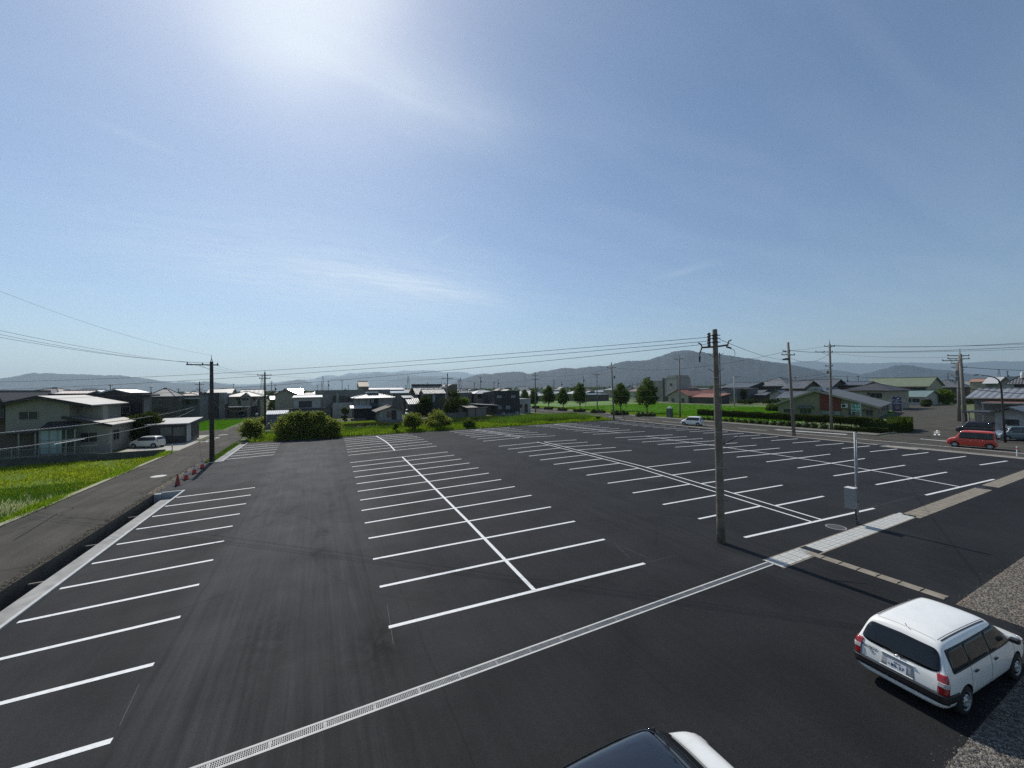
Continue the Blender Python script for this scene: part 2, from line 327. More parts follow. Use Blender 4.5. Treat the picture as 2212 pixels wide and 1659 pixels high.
_mx = _nt.nodes.new('ShaderNodeMixRGB'); _mx.blend_type = 'MIX'; _rp = _nt.nodes.new('ShaderNodeMapRange'); _rp.inputs[1].default_value = .58; _rp.inputs[2].default_value = .70; _rp.inputs[4].default_value = .45
_nt.links.new(_n.outputs[0], _rp.inputs[0]); _nt.links.new(_rp.outputs[0], _mx.inputs[0]); _nt.links.new(_rr.outputs[0], _mx.inputs[1]); _mx.inputs[2].default_value = (.27, .165, .085, 1)
_nt.links.new(_mx.outputs[0], _b.inputs['Base Color']); _bp = _nt.nodes.new('ShaderNodeBump'); _bp.inputs['Distance'].default_value = .05; _bp.invert = True
_nt.links.new(_v.outputs['Distance'], _bp.inputs['Height']); _nt.links.new(_bp.outputs[0], _b.inputs['Normal'])
rects('gravel_yard', M_GRAV, [(10.1, 18.2, -12, 2.9, -.006), (18.2, 57.6, -12, 4.8, -.006)])
# loose stones on the gravel: thousands of small lumps
def lumps(name, n, area, size, m, z=0., kind='stuff', label=None, zvar=.5):
    base = np.array([(1,0,0),(-1,0,0),(0,1,0),(0,-1,0),(0,0,1),(0,0,-1)], float); tri = [(0,2,4),(2,1,4),(1,3,4),(3,0,4),(2,0,5),(1,2,5),(3,1,5),(0,3,5)]
    P = area(n); k = len(P); s = size[0] + (size[1]-size[0])*RNG.random((k,1,1))**2
    V = base[None]*s*(.6+.8*RNG.random((k,6,1))); V[:,:,2] *= .6
    a = RNG.random(k)*6.28; ca, sa = np.cos(a)[:,None], np.sin(a)[:,None]; x, y = V[:,:,0].copy(), V[:,:,1].copy()
    V[:,:,0] = ca*x - sa*y + P[:,0:1]; V[:,:,1] = sa*x + ca*y + P[:,1:2]; V[:,:,2] += z + s[:,:,0]*.2*zvar
    F = (np.array(tri)[None] + 6*np.arange(k)[:,None,None]).reshape(-1, 3)
    me = bpy.data.meshes.new(name); me.from_pydata(V.reshape(-1,3).tolist(), [], F.tolist()); me.materials.append(m)
    o = bpy.data.objects.new(name, me); COL.objects.link(o); return tag(o, label, None, None, kind)
def area_rects(rs):
    w = np.array([(r[1]-r[0])*(r[3]-r[2])*(r[4] if len(r) > 4 else 1) for r in rs]); w = w/w.sum()
    def f(n):
        i = RNG.choice(len(rs), n, p=w); r = np.array([x[:4] for x in rs])[i]
        return np.stack([r[:,0]+(r[:,1]-r[:,0])*RNG.random(n), r[:,2]+(r[:,3]-r[:,2])*RNG.random(n)], 1)
    return f
def stonemat(name, c0, c1):
    m = bpy.data.materials.new(name); m.use_nodes = True; nt = m.node_tree; b = nt.nodes['Principled BSDF']; b.inputs['Roughness'].default_value = .9
    g = nt.nodes.new('ShaderNodeNewGeometry'); r = nt.nodes.new('ShaderNodeValToRGB'); r.color_ramp.elements[0].color = (*c0, 1); r.color_ramp.elements[1].color = (*c1, 1)
    nt.links.new(g.outputs['Random Per Island'], r.inputs[0]); nt.links.new(r.outputs[0], b.inputs['Base Color']); return m
lumps('gravel', 26000, area_rects([(10.1,18.15,.4,2.86,3),(18.25,34,.0,4.76,1.3),(10.1,12.,2.2,2.9,6)]), (.010, .034), stonemat('stones', (.05,.047,.04), (.27,.25,.22)))
# stray stones that rolled on to the asphalt
lumps('stray_stones', 130, lambda n: np.concatenate([np.stack([10+8*RNG.random(n), 2.9+RNG.exponential(.07, n)],1), np.stack([18.2+10*RNG.random(n), 4.8+RNG.exponential(.12, n)],1)]), (.006, .014), stonemat('stones_b', (.12,.11,.09), (.3,.28,.24)), label='scattered pebbles along the edge of the asphalt')

# left lane, its verge, and the open channel beside the lot
rects('road', M_OLD, [(-15.25, -10.34, 9.0, 88, 0), (-15.25, -10.3, 88, 96, 0)])
rects('side_road', M_OLD, [(-60, -15.25, 80.5, 88.2, .0)])
b = MB(); b.box(-15.62, -15.27, 8, 60.5, -.6, .06); struct('field_kerb', b, mat('kerb_mossy', (.30, .28, .19), .9, .3, 2))
b = MB(); b.box(-15.27, -15.2, 8, 60.5, -.02, .012); struct('kerb_joint', b, mat('joint_dirt', (.03,.028,.02), .95, .2, 2))
# channel (cut between road edge and concrete ledge)
b = MB(); b.box(-10.36, -10.30, 8.9, 35.6, -1.5, -.004); b.box(-10.36, -10.30, 48.8, 64.4, -1.5, -.004)
struct('channel_wall', b, mat('channel_shadow', (.055, .05, .04), .9, .4, 1.5, .6, 12))  # wall coloured dark for the shadow inside the channel
rects('channel_bed', mat('channel_mud', (.02, .019, .014), .7, .4, 1), [(-10.3, -9.86, 8.9, 35.9, -1.3), (-10.3, -9.62, 48.5, 64.4, -1.0)])
b = MB(); b.box(-9.86, -8.72, 8.9, 35.62, -1.3, -.40); struct('concrete_ledge', b, M_CONC)
b = MB(); b.box(-9.62, -8.78, 48.75, 63.7, -1.2, -.055); struct('far_ledge', b, M_CONC)
M_KERB = mat('kerb_white', (.48,.48,.46), .8, .15, 3)
b = MB(); b.box(-8.72, -8.60, 8.9, 35.75, -.5, .055); b.box(-9.9, -8.72, 35.62, 35.75, -.5, .055); struct('lot_kerb', b, M_KERB)
b = MB(); b.box(-8.78, -8.68, 48.6, 64.1, -.4, .045); b.box(-9.9, -8.78, 48.6, 48.72, -.4, .03); struct('far_lot_kerb', b, M_KERB)
b = MB(); b.box(-9.895, -8.725, 35.6, 35.618, -.5, .0); b.box(-10.28, -9.9, 35.5, 35.9, -1.3, -.02); struct('channel_end_wall', b, mat('conc_face', (.33,.34,.35), .85, .1, 2))
for k, y in enumerate((13., 17.2, 21.5, 25.5, 29.5, 33.3)):
    pass
# struts across the channel
st0 = None
for y in (15.2, 18.9, 22.4, 26.6, 31.4):
    o = MB().box(-10.3, -9.86, y-.04, y+.04, -.47, -.40).build('channel_strut', M_CONCD)
    tag(o, 'thin concrete strut across the dark channel beside the lane', 'strut', 'struts across the open channel')
# dirt along the lane edge
lumps('lane_edge_dirt', 5000, lambda n: np.concatenate([np.stack([-10.34-np.abs(RNG.normal(0,.16,n)), 10+25.5*RNG.random(n)],1), np.stack([-10.3-np.abs(RNG.normal(0,.35,n//4)), 36+12*RNG.random(n//4)],1)]), (.015, .055), stonemat('dirt_clods', (.05,.04,.025), (.16,.135,.09)), label='clods of dry dirt and weeds along the lane edge')
rects('dirt_strip', mat('dirt', (.14,.115,.08), .95, .35, 1.2), [(-10.75, -10.28, 35.9, 48.2, .006)])

# --- drain channel with steel grating
b = MB(); b.box(-14, 16.05, 9.10, 9.15, -.3, .004); b.box(-14, 16.05, 9.33, 9.38, -.3, .004); struct('drain_rim', b, mat('drain_rim', (.50,.50,.47), .7, .14, 3))
rects('drain_bed', M_BLACK, [(-14, 16.05, 9.15, 9.33, -.16), (16.0, 57.5, 9.05, 9.45, -.012)])
for k in range(30):
    x0 = -13.9 + k*1.0
    if x0 > 15.2: break
    b = MB()
    for j in range(26): xx = x0+.01+j*.038; b.box(xx, xx+.010, 9.155, 9.325, -.04, -.004)
    for yy in (9.157, 9.2, 9.24, 9.28, 9.323): b.box(x0, x0+.99, yy-.004, yy+.004, -.04, .0)
    b.box(x0, x0+.012, 9.155, 9.325, -.04, .001); b.box(x0+.978, x0+.99, 9.155, 9.325, -.04, .001)
    o = b.build('drain_grate', M_STEEL, fix=False)
    tag(o, 'steel grating panel set in the long white rimmed drain', 'grating', 'gratings along the near drain')
# concrete cover slabs
def cover(x0, x1, y0, y1, m, label, grp, groove=True):
    b = MB(); b.box(x0+.008, x1-.008, y0, y1, -.05, .006)
    if groove:
        n = 4
        for j in range(1, n): yy = y0 + (y1-y0)*j/n; b.box(x0+.05, x1-.05, yy-.006, yy+.006, .0, .0075, 1)
        b.box((x0+x1)/2-.006, (x0+x1)/2+.006, y0+.05, y1-.05, .0, .0078, 1)
    o = b.build('drain_cover', [m, mat('groove', (.22,.22,.2), .9, 0)]); return tag(o, label, 'drain cover', grp)
x = 16.08
while x < 18.2: cover(x, x+.5, 8.82, 9.5, M_CONCW, 'pale new drain cover between the steel grating and the dark grate', 'pale covers before the dark grate'); x += .52
x = 19.1
while x < 28: cover(x, x+.5, 8.80, 9.5, M_CONCW, 'pale new drain cover right of the dark grate', 'pale covers beyond the dark grate'); x += .52
x = 28.15
while x < 57:
    if not 39.0 < x < 40.4: cover(x, x+.6, 8.6, 9.35, M_CONCB, 'old brown drain cover along the right part of the drain', 'old brown drain covers')
    x += .63
for (x0, x1, lb) in ((18.26, 19.05, 'dark grate where the two drains meet by the pole'), (39.2, 40.3, 'dark grate among the old brown drain covers')):
    b = MB(); b.box(x0, x1, 8.8, 9.45, -.05, -.004)
    for j in range(9): yy = 8.84+j*.07; b.box(x0+.03, x1-.03, yy, yy+.02, -.01, .006)
    tag(b.build('drain_grate', M_DKMET), lb, 'grating')
b = MB(); b.box(16.05, 28, 8.74, 8.8, -.1, .004); b.box(16.05, 28, 9.5, 9.56, -.1, .004); struct('drain_edge', b, M_CONCB)
y = 5.05
while y < 8.6:
    b = MB(); b.box(18.24, 18.66, y+.01, y+.56, -.05, .008); b.box(18.36, 18.54, y-.03, y+.03, .0, .0095, 1)
    tag(b.build('gutter_cover', [M_CONCB, M_BLACK]), 'old gutter cover in the short row beside the van', 'gutter cover', 'old gutter covers in the short row'); y += .58
# manholes
def manhole(x, y, r, m1, m2, label):
    b = MB(); b.lathe([(0,.006),(r*.86,.006),(r*.86,.004)], 28, (x,y,0)); b.lathe([(r*.87,.004),(r*.87,.008),(r,.008),(r,0)], 28, (x,y,0), mi=1)
    tag(b.build('manhole_cover', [m1, m2]), label, 'manhole')
mx, my = gq(11, 765, 343); manhole(mx, my, .42, mat('manhole_dk', (.06,.06,.06), .6, .2, 8), mat('manhole_rim_dim', (.26,.26,.25), .8, .1, 4), 'round manhole with a pale rim near the meter pole')
mx, my = gq(14, 300, 905); manhole(mx, my, .55, mat('manhole_pale', (.5,.5,.46), .7, .1, 4), mat('manhole_rim', (.35,.34,.3), .8, .1, 4), 'pale round manhole in the left lane')

# --- painted lines, in place on the lot
def stripe(b, p, r, w=.15, z=.006):
    a, c = Vector((*p, z)), Vector((*r, z)); d = (c-a).normalized(); n = Vector((-d.y, d.x, 0))*w/2
    b.add([a-n, c-n, c+n, a+n], [(0,1,2,3)])
ST = {
 'L': [(-8.59,33.71,-4.19,34.21),(-8.56,31.42,-4.15,31.90),(-8.53,29.20,-4.11,29.59),(-8.50,26.92,-4.10,27.32),(-8.48,24.68,-4.07,25.03),(-8.47,22.41,-4.03,22.73),(-8.45,20.12,-4.00,20.41),(-8.41,17.81,-3.96,18.06),(-8.4,15.53,-3.93,15.76),(-8.4,13.33,-3.88,13.36),(-8.4,10.95,-3.81,10.85)],
 'LF': [(-8.62,50.0,-4.41,50.78),(-8.62,52.15,-4.47,53.0),(-8.62,54.35,-4.49,55.21),(-8.62,56.5,-4.53,57.45),(-8.62,58.7,-4.56,59.60),(-8.62,61.0,-4.60,61.76)],
 'C': [(1.85,12.09,11.67,11.58),(1.95,14.70,11.90,14.27),(2.03,17.22,12.14,16.93),(2.13,19.73,12.36,19.64),(2.20,22.08,12.58,22.37),(2.26,24.46,12.66,24.95),(2.40,26.8,12.72,27.4),(2.46,29.2,12.78,29.95),(2.58,31.6,12.85,32.46),(2.66,34.0,12.91,34.96),(2.73,36.45,12.95,37.39),(2.79,38.8,13.02,39.95),(2.8,41.14,13.08,42.38)],
 'CF': [(2.93,45.86,13.23,47.41),(3.01,48.21,13.29,49.86),(3.08,50.44,13.38,52.35),(3.14,52.90,13.48,54.95),(3.24,55.22,13.46,57.06),(3.31,57.49,13.42,58.86),(3.34,59.6,13.27,60.9),(3.44,61.6,12.88,62.9)],
 'R2L': [(19.32,25.25,24.78,25.15),(19.45,27.8,24.98,27.7),(19.45,30.3,25.15,30.3),(19.50,32.8,25.3,32.9),(19.62,35.3,25.42,35.5),(19.69,37.9,25.5,38.15),(19.73,40.5,25.6,40.8),(19.74,43.1,25.65,43.5)],
 'R2R': [(26.5,43.42,31.24,42.9),(26.45,41.01,31.16,40.35),(26.4,38.53,31.20,37.75),(26.3,35.92,31.19,35.16),(26.15,33.26,31.19,32.58)],
 'R2F': [(19.91,48.44,25.6,48.96),(26.46,49.10,31.27,48.2),(19.95,50.95,25.5,51.31),(26.4,51.4,31.33,50.6),(19.97,53.36,25.2,53.9),(26.1,54.0,31.3,53.3),(19.93,55.64,24.9,56.2),(25.8,56.4,31.2,55.8),(19.8,57.9,24.6,58.4),(25.4,58.6,31.1,58.2),(19.7,60.2,24.2,60.6),(25.0,60.8,31.,60.5),(19.6,62.4,23.9,62.7),(24.6,62.9,30.9,62.7)],
 'R3': [(36.9,21.4,46.3,20.6),(36.95,24.25,46.2,23.0),(37.0,26.6,46.15,25.3),(36.97,29.17,46.2,27.9),(37.02,31.70,46.16,30.2),(37.02,34.29,46.2,32.67),(36.98,36.75,46.25,35.04),(36.99,39.30,46.23,37.52),(36.94,41.71,46.22,39.96),
        (34.28,10.19,43.99,9.5),(34.92,12.86,44.45,11.99),(35.57,15.62,45.28,14.69),(36.39,18.55,46.3,17.82)],
 'R3F': [(36.98,46.6,46.1,45.2),(37.01,49.1,45.95,48.2),(37.09,51.6,45.95,50.8),(36.97,53.9,45.98,53.4),(37.01,56.3,46.0,55.9),(36.90,58.5,46.06,58.3),(36.60,60.4,45.89,60.6),(35.99,62.0,45.54,62.3),(35.24,63.3,45.36,63.7)],
 'R4': [(51.37,21.74,56.10,21.14),(51.48,24.30,56.02,23.55),(51.44,26.74,56.10,26.01),(51.45,29.21,56.09,28.49),(51.49,31.71,56.24,30.99),(51.4,34.1,56.1,33.3),(51.4,36.5,56.05,35.7),(51.36,38.86,55.97,38.08),(51.37,41.25,55.92,40.36),(51.33,43.70,55.75,42.72),(51.18,45.93,55.91,45.18),(51.29,48.46,55.67,47.38),(51.23,50.76,55.72,49.71),(51.23,53.16,55.47,51.99),(51.18,55.55,55.36,54.29),(51.05,57.71,55.50,56.78),(51.3,59.91,55.42,58.87),(51.3,62.0,55.3,61.2),
        (51.3,19.3,55.8,18.7),(51.15,16.77,55.47,16.23),(50.89,14.22,55.43,13.67),(50.62,11.68,55.15,11.12)],
}
b = MB()
for k, l in ST.items():
    for s_ in l: stripe(b, s_[:2], s_[2:])
def poly(b, pts, w=.15, z=.010):
    for a, c in zip(pts[:-1], pts[1:]): stripe(b, a, c, w, z)
# near double row: left half stripes run from the aisle to the first spine, right halves from the second spine
s1 = lambda y: 22.74 + (y-11.1)*(24.96-22.74)/14.6 if y < 25.7 else 24.96 + (y-25.7)*.7/18
s2 = lambda y: 23.56 + (y-11.1)*(25.78-23.56)/14.6 if y < 25.7 else 25.78 + (y-25.7)*.72/18
stripe(b, (17.73,11.34), (28.22,10.5))
for (lx, ly), (rx, ry) in (((1509,1121),(1779,1072)), ((1432,1090),(1690,1048)), ((1367,1065),(1614,1030)), ((1313,1044),(1545,1014)), ((0,0),(1492,998))):
    if lx: p = G(lx, ly); stripe(b, p, (s1(p[1]-.2), p[1]-.25))
    r_ = G(rx, ry); stripe(b, (s2(r_[1]+.3), r_[1]+.32), r_)
poly(b, [(s1(y), y) for y in (10.95, 15, 20, 25.7, 30, 35, 40, 43.9)], .13); poly(b, [(s2(y), y) for y in (10.9, 15, 20, 25.7, 30, 35, 40, 43.6)], .13)
poly(b, [(25.75,48.9),(25.4,53.),(24.6,58),(23.8,63.3)], .13); poly(b, [(26.6,49.1),(26.2,53.4),(25.4,58.4),(24.5,63.1)], .13)
poly(b, [(6.74,11.85),(7.15,20),(7.55,30),(7.92,41.7)]); poly(b, [(8.0,46.6),(8.22,51),(8.28,55),(8.2,58.5),(8.02,62.6)])
poly(b, [(38.9,9.8),(40.1,14.),(41.1,18.5),(41.5,23),(41.7,30),(41.8,40.9)]); poly(b, [(41.45,45.6),(41.3,53),(40.9,63.4)])
struct('painted_lines', b, M_PAINT, fix=False)
# chalk setting-out marks left beside the stall lines
b = MB()
for p, r_ in (((836,1306),(850,1392)), ((258,1569),(301,1478)), ((762,1212),(806,1208)), ((1332,1180),(1362,1206)), ((1740,1127),(2260,1010)), ((1392,1217),(1460,1200)), ((1306,1165),(1400,1206)), ((1690,1147),(1990,1067)), ((1860,1045),(2000,1070)), ((1380,1110),(1509,1122))):
    stripe(b, G(*p), G(*r_), .014, .005)
struct('chalk_marks', b, mat('chalk', (.085,.088,.09), .9, .1, 5), fix=False)

# --- the street right of the lot
rects('street', M_OLD, [(58.0, 67.4, -40, 160, .0), (57.6, 58.0, -40, 66, .0)])
rects('street_corner', M_OLD, [(67.4, 79, 9.8, 24.2, .0), (79, 92, 18.0, 29.0, .0)])
b = MB(); pts = [(84,18.2,29.0),(100,22.5,34.),(120,29,40.5),(140,34.5,46),(165,42,52),(175,44,60)]
for (xa,ya,yb),(xc,yc,yd) in zip(pts[:-1], pts[1:]): b.add([(xa,ya,.004),(xc,yc,.004),(xc,yd,.004),(xa,yb,.004)], [(0,1,2,3)])
struct('branch_road', b, M_OLD, fix=False)
rects('pavement', mat('pavement_grey', (.15,.145,.125), .9, .2, 1), [(67.62, 70.1, 25.2, 160, .10)])
b = MB(); b.box(67.4, 67.62, 25.0, 160, -.1, .13); b.box(67.4, 79, 24.8, 25.0, -.1, .13); struct('street_kerb', b, M_CONCD)
rects('lot_edge_strip', mat('strip_concrete', (.27,.25,.21), .9, .2, 1.2), [(57.6, 58.3, 9.4, 64, .008), (56.6, 57.6, 17.5, 20.5, .009)])
b = MB()
for y in range(36, 150, 8): stripe(b, (62.4, y), (62.4, y+4.6), .16, .009)
stripe(b, (62.3, -6), (62.0, 33), .16, .009)
stripe(b, (65.9,27.4), (64.4, 36.), .3, .009); stripe(b, (66.3,27.4), (64.9, 36.), .3, .009)
stripe(b, (58.75,-6), (58.75, 22), .12, .01)
stripe(b, (67.7,15.2),(68.1,20.6), .3, .009)
# the painted warning in front of the side street's stop line
_c = [Vector((*gq(7, *p), 0)) for p in ((620,1226),(704,1229),(610,1284),(702,1287))]
def uvp(u, v): return (_c[0]*(1-u)+_c[1]*u)*(1-v) + (_c[2]*(1-u)+_c[3]*u)*v
for gi in range(3):   # three stretched characters, read by drivers leaving the side street
    g0, g1 = gi/3+.02, (gi+1)/3-.05
    for (u0, v0, u1, v1, w_) in (((.5,0,.5,1,.16),(.1,.98,.95,.98,.22),(.55,.45,.9,.45,.2)), ((.1,.2,.9,.2,.22),(.12,.5,.88,.5,.22),(.5,0,.5,1,.16),(.3,.85,.75,.9,.2)), ((.3,0,.3,1,.16),(.1,.25,.5,.25,.2),(.5,.3,.85,.15,.18),(.8,.2,.8,.95,.16)))[gi]:
        p0 = uvp(u0, g0+(g1-g0)*v0); p1 = uvp(u1, g0+(g1-g0)*v1); stripe(b, p0[:2], p1[:2], w_*1.1, .009+.0003*gi)
# left lane: stop line and worn characters
p = gq(2, 785, 1098); r_ = gq(2, 893, 1088); stripe(b, p, r_, .4, .009)
struct('road_markings', b, mat('road_paint_b', (.72,.72,.70), .7, .12, 4), fix=False)
b = MB()
c0 = Vector((*gq(2, 590, 1182), 0)); c1 = Vector((*gq(2, 770, 1118), 0)); ax = (c1-c0).normalized(); nx = Vector((ax.y, -ax.x, 0)); Lc = (c1-c0).length
for i in range(3):
    o = c0 + ax*(i*Lc/3)
    for (u0,v0,u1,v1) in ((.0,-.2,1.2,-.1),(.3,.1,1.6,.25),(.1,.45,1.4,.5),(.8,-.4,.9,.7),(.2,-.3,.5,.4))[:5]:
        stripe(b, (o+ax*u0+nx*v0)[:2], (o+ax*u1+nx*v1)[:2], .2, .009+.0004*i)
struct('worn_lane_marks', b, M_PAINTW, fix=False)

# verge sheet behind the lot and lane beyond it
rects('verge', mat('verge_soil', (.06,.075,.02), .95, .3, .6), [(-9.6, 57.6, 64.4, 84, -.03)])
b = MB(); b.box(-9.5, 57.6, 64.36, 64.46, -.3, .03); struct('verge_edge', b, mat('edge_dark', (.05,.05,.035), .95, .2, 2))  # thin dark strip along the verge edge
rects('lane_behind', M_PATH, [(-8, 56.5, 83.6, 87.6, -.02)])
b = MB(); pl = [(-15.2,-8.5,84),(-15.0,-9.4,96),(-14.4,-9.6,108),(-13.6,-8.6,118),(-14,-6,127)]
for (xa,xb,ya),(xc,xd,yc) in zip(pl[:-1], pl[1:]): b.add([(xa,ya,-.01),(xb,ya,-.01),(xd,yc,-.01),(xc,yc,-.01)], [(0,1,2,3)])
struct('lane_bend', b, M_OLD, fix=False)
rects('far_lane', M_PATH, [(-70, 6, 121.5, 127, -.015)])
rects('yard', M_PATH, [(2, 28, 87.6, 100, -.03)])
b = MB(); b.box(-21.5, -15.25, 60.6, 70.5, -.3, .015); b.box(-21, -15.9, 70.5, 80, -.3, .015); struct('driveway', b, mat('driveway_concrete', (.36,.34,.29), .85, .15, .8))
# paddies
rects('rice_field', M_FIELD, [(-60, -15.62, 8, 60.4, -.5), (-60, -15.9, 89.2, 119.8, -.03)])
rects('rice_field_beyond_street', mat('paddy_green_b', (.09,.20,.02), .9, .15, .3), [(78, 127, 40, 150, -.03), (127, 134, 60, 84, -.03), (80,160,160,330,-.03)])
rects('field_bank', mat('bank_dry', (.15,.20,.04), .95, .3, .4), [(78,122,118,124,-.015), (75,78,40,150,-.015)])
rects('farm_lane', M_PATH, [(127, 130, 36, 118, -.01), (75, 130, 126, 129, -.01)])
# ================================================================ CARS
def paint(name, c, rough=.32, metal=0.):
    return mat(name, c, rough, .04, 3, coat=.6, metal=metal)
M_GLASS = mat('car_glass', (.006,.007,.008), .06, 0, spec=.6)
M_GLASSL = mat('car_glass_side', (.03,.034,.033), .08, .3, 2, spec=.6)
M_TYRE = mat('tyre_rubber', (.018,.018,.018), .85, .1, 9)
M_RIM = mat('rim_steel', (.42,.43,.44), .42, .12, 9, metal=.6)
M_TRIM = mat('black_trim', (.014,.014,.016), .5, .1, 9)
M_RED = mat('lamp_red', (.30,.010,.014), .18, .08, 9, coat=.8)
M_CLEAR = mat('lamp_clear', (.48,.46,.46), .2, .15, 30, coat=.8)
M_SEAM = mat('body_gap', (.05,.05,.05), .8, 0)
M_CHROME = mat('chrome', (.62,.63,.65), .2, 0, metal=1.)
def make_wheel(par, x, y, r, w, side, steel=True):
    t = MB().lathe([(r*.62, -w/2),(r*.9, -w/2),(r, -w*.32),(r, w*.32),(r*.9, w/2),(r*.62, w/2),(r*.60, w*.3)], 28, (0,0,0), axis=1)
    wl_ = t.build('wheel', M_TYRE, par, smooth=True); wl_.location = (x, y, r)
    b = MB(); yo = side*w*.36
    b.lathe([(r*.66, yo+side*.028),(r*.60, yo+side*.02),(r*.55, yo-side*.02),(r*.36, yo+side*.03),(r*.2, yo+side*.012),(r*.12, yo+side*.035),(0, yo+side*.038)], 28, axis=1)
    n = 12 if steel else 5
    for j in range(n):
        a = 2*pi*j/n; cx_, cz_ = r*.5*cos(a), r*.5*sin(a); rr = r*(.055 if steel else .12)
        b.lathe([(0, yo+side*.022),(rr, yo+side*.022),(rr, yo-side*.02)], 10, (cx_, 0, cz_), axis=1, mi=1)
    rm = b.build('rim', [M_RIM, M_BLACK], wl_, fix=True); smooth_angle(rm, 40)
    return wl_
def make_car(name, label, pos, heading, L=4.2, W=1.69, H=1.51, wb=2.55, r=.30, kind='wagon', body=None, roofm=None, bumper=None, cat='car', group=None, detail=True, steel=False, glass=None, mirrorm=None):
    body = body or paint('white_paint', (.74,.75,.74)); glass = glass or M_GLASSL
    R0 = root(name, (pos[0], pos[1], pos[2] if len(pos) > 2 else 0.), label, cat, group, heading)
    h = L/2; w = W/2; zb = .19
    # stations: x, top z, belt z, half width belt, half width roof, crown
    if kind == 'wagon':
        S_ = [(-h, .60, .5, .86, .80, .01), (-h+.03, .84, .70, .93, .90, .01), (-h+.07, .95, .88, .95, .88, .01), (-h+.20, 1.22, .93, .97, .80, .02), (-h+.30, H-.06, .94, .98, .73, .03), (-h+.42, H-.01, .94, 1., .72, .035), (-h+1.2, H, .94, 1., .73, .04),
              (h-1.75, H-.02, .93, 1., .72, .035), (h-1.55, H-.07, .93, 1., .72, .03), (h-1.02, 1.04, .90, .99, .78, .02), (h-.90, .96, .86, .98, .84, .02), (h-.45, .88, .80, .96, .80, .015), (h-.15, .78, .68, .90, .74, .01), (h-.03, .62, .52, .80, .72, .01), (h, .48, .40, .72, .70, .0)]
        belt_line = .95
    elif kind == 'box':    # tall kei wagon
        S_ = [(-h, .62, .5, .92, .88, .01), (-h+.03, .95, .86, .97, .92, .01), (-h+.06, 1.2, .95, .98, .88, .01), (-h+.10, H-.10, .96, .99, .85, .02), (-h+.20, H-.015, .96, 1., .83, .03), (-h+1.2, H, .96, 1., .84, .03),
              (h-1.20, H-.02, .95, 1., .83, .03), (h-1.02, H-.08, .95, 1., .83, .02), (h-.66, 1.10, .95, 1., .87, .02), (h-.56, 1.02, .93, .99, .88, .02), (h-.22, .95, .84, .97, .86, .015), (h-.06, .82, .70, .93, .84, .01), (h-.01, .58, .48, .90, .82, 0), (h, .45, .38, .88, .80, .0)]
        belt_line = .98
    else:                  # hatch
        S_ = [(-h, .62, .5, .88, .84, .01), (-h+.03, .92, .80, .94, .90, .01), (-h+.08, 1.05, .90, .96, .86, .01), (-h+.18, H-.22, .93, .98, .78, .02), (-h+.30, H-.03, .93, .99, .75, .03), (-h+1.1, H, .93, 1., .77, .035),
              (h-1.50, H-.03, .93, 1., .76, .035), (h-1.32, H-.08, .93, 1., .76, .03), (h-.82, 1.05, .92, .99, .80, .02), (h-.70, .98, .88, .98, .84, .02), (h-.32, .89, .80, .95, .82, .015), (h-.10, .76, .66, .88, .76, .01), (h-.02, .56, .48, .82, .74, .0), (h, .45, .38, .76, .7, .0)]
        belt_line = .96
    vs, fs = [], []
    rings = []
    for (x, zt, zbelt, kb, kr, cr) in S_:
        zbelt = min(zbelt, zt-.05); wbel = w*kb; wr = w*kr; end = abs(x) > h-.09; zb_ = zb + (.10 if abs(x) > h-.05 else (.04 if end else 0))
        half = [(0, zb_), (wbel*.80, zb_), (wbel*.955, zb_+.07), (wbel*.99, (zb_+zbelt)/2+.02), (wbel*.975, zbelt), (wr + (wbel*.97-wr)*.18 if zt-zbelt > .2 else wr*1.05, zt-(.10 if zt-zbelt > .2 else .03)), (wr*.93, zt-.012), (wr*.6, zt+cr*.7), (0, zt+cr)]
        ring = [(x, y_, z_) for y_, z_ in half] + [(x, -y_, z_) for y_, z_ in half[-2:0:-1]]
        rings.append(ring)
    n = len(rings[0])
    for rg in rings: vs += rg
    for i in range(len(rings)-1):
        for j in range(n): fs.append((i*n+j, i*n+(j+1)%n, (i+1)*n+(j+1)%n, (i+1)*n+j))
    fs.append(tuple(range(n))); fs.append(tuple((len(rings)-1)*n+j for j in range(n)))
    tmp = MB().add(vs, fs).build('tmp_body', body)
    md = tmp.modifiers.new('s', 'SUBSURF'); md.levels = md.render_levels = 2
    xr, xf = -wb/2 - (.0), wb/2
    off = (L - wb)/2; xr = -h + off*(.93 if kind == 'wagon' else .85); xf = xr + wb
    cut = MB()
    for xx in (xr, xf):
        for sg in (-1, 1): cut.lathe([(0, sg*(w-.27)),(r*1.17, sg*(w-.27)),(r*1.17, sg*(w+.3)),(0, sg*(w+.3))], 32, (xx, 0, r*1.0), axis=1)
    co = cut.build('tmp_cut', M_BLACK); bm_ = tmp.modifiers.new('b', 'BOOLEAN'); bm_.object = co; bm_.operation = 'DIFFERENCE'; bm_.solver = 'EXACT'
    try: bm_.material_mode = 'TRANSFER'
    except Exception: pass
    bpy.context.view_layer.update(); dg = bpy.context.evaluated_depsgraph_get()
    me = bpy.data.meshes.new_from_object(tmp.evaluated_get(dg)); me.name = 'body'
    tmp.modifiers.remove(bm_); bpy.context.view_layer.update(); dg = bpy.context.evaluated_depsgraph_get()
    full = bpy.data.meshes.new_from_object(tmp.evaluated_get(dg))
    bvh = BVHTree.FromPolygons([v.co[:] for v in full.vertices], [p.vertices[:] for p in full.polygons])
    bpy.data.objects.remove(tmp); bpy.data.objects.remove(co); bpy.data.meshes.remove(full)
    bo = bpy.data.objects.new('body', me); COL.objects.link(bo); bo.parent = R0
    smooth_angle(bo, 40)
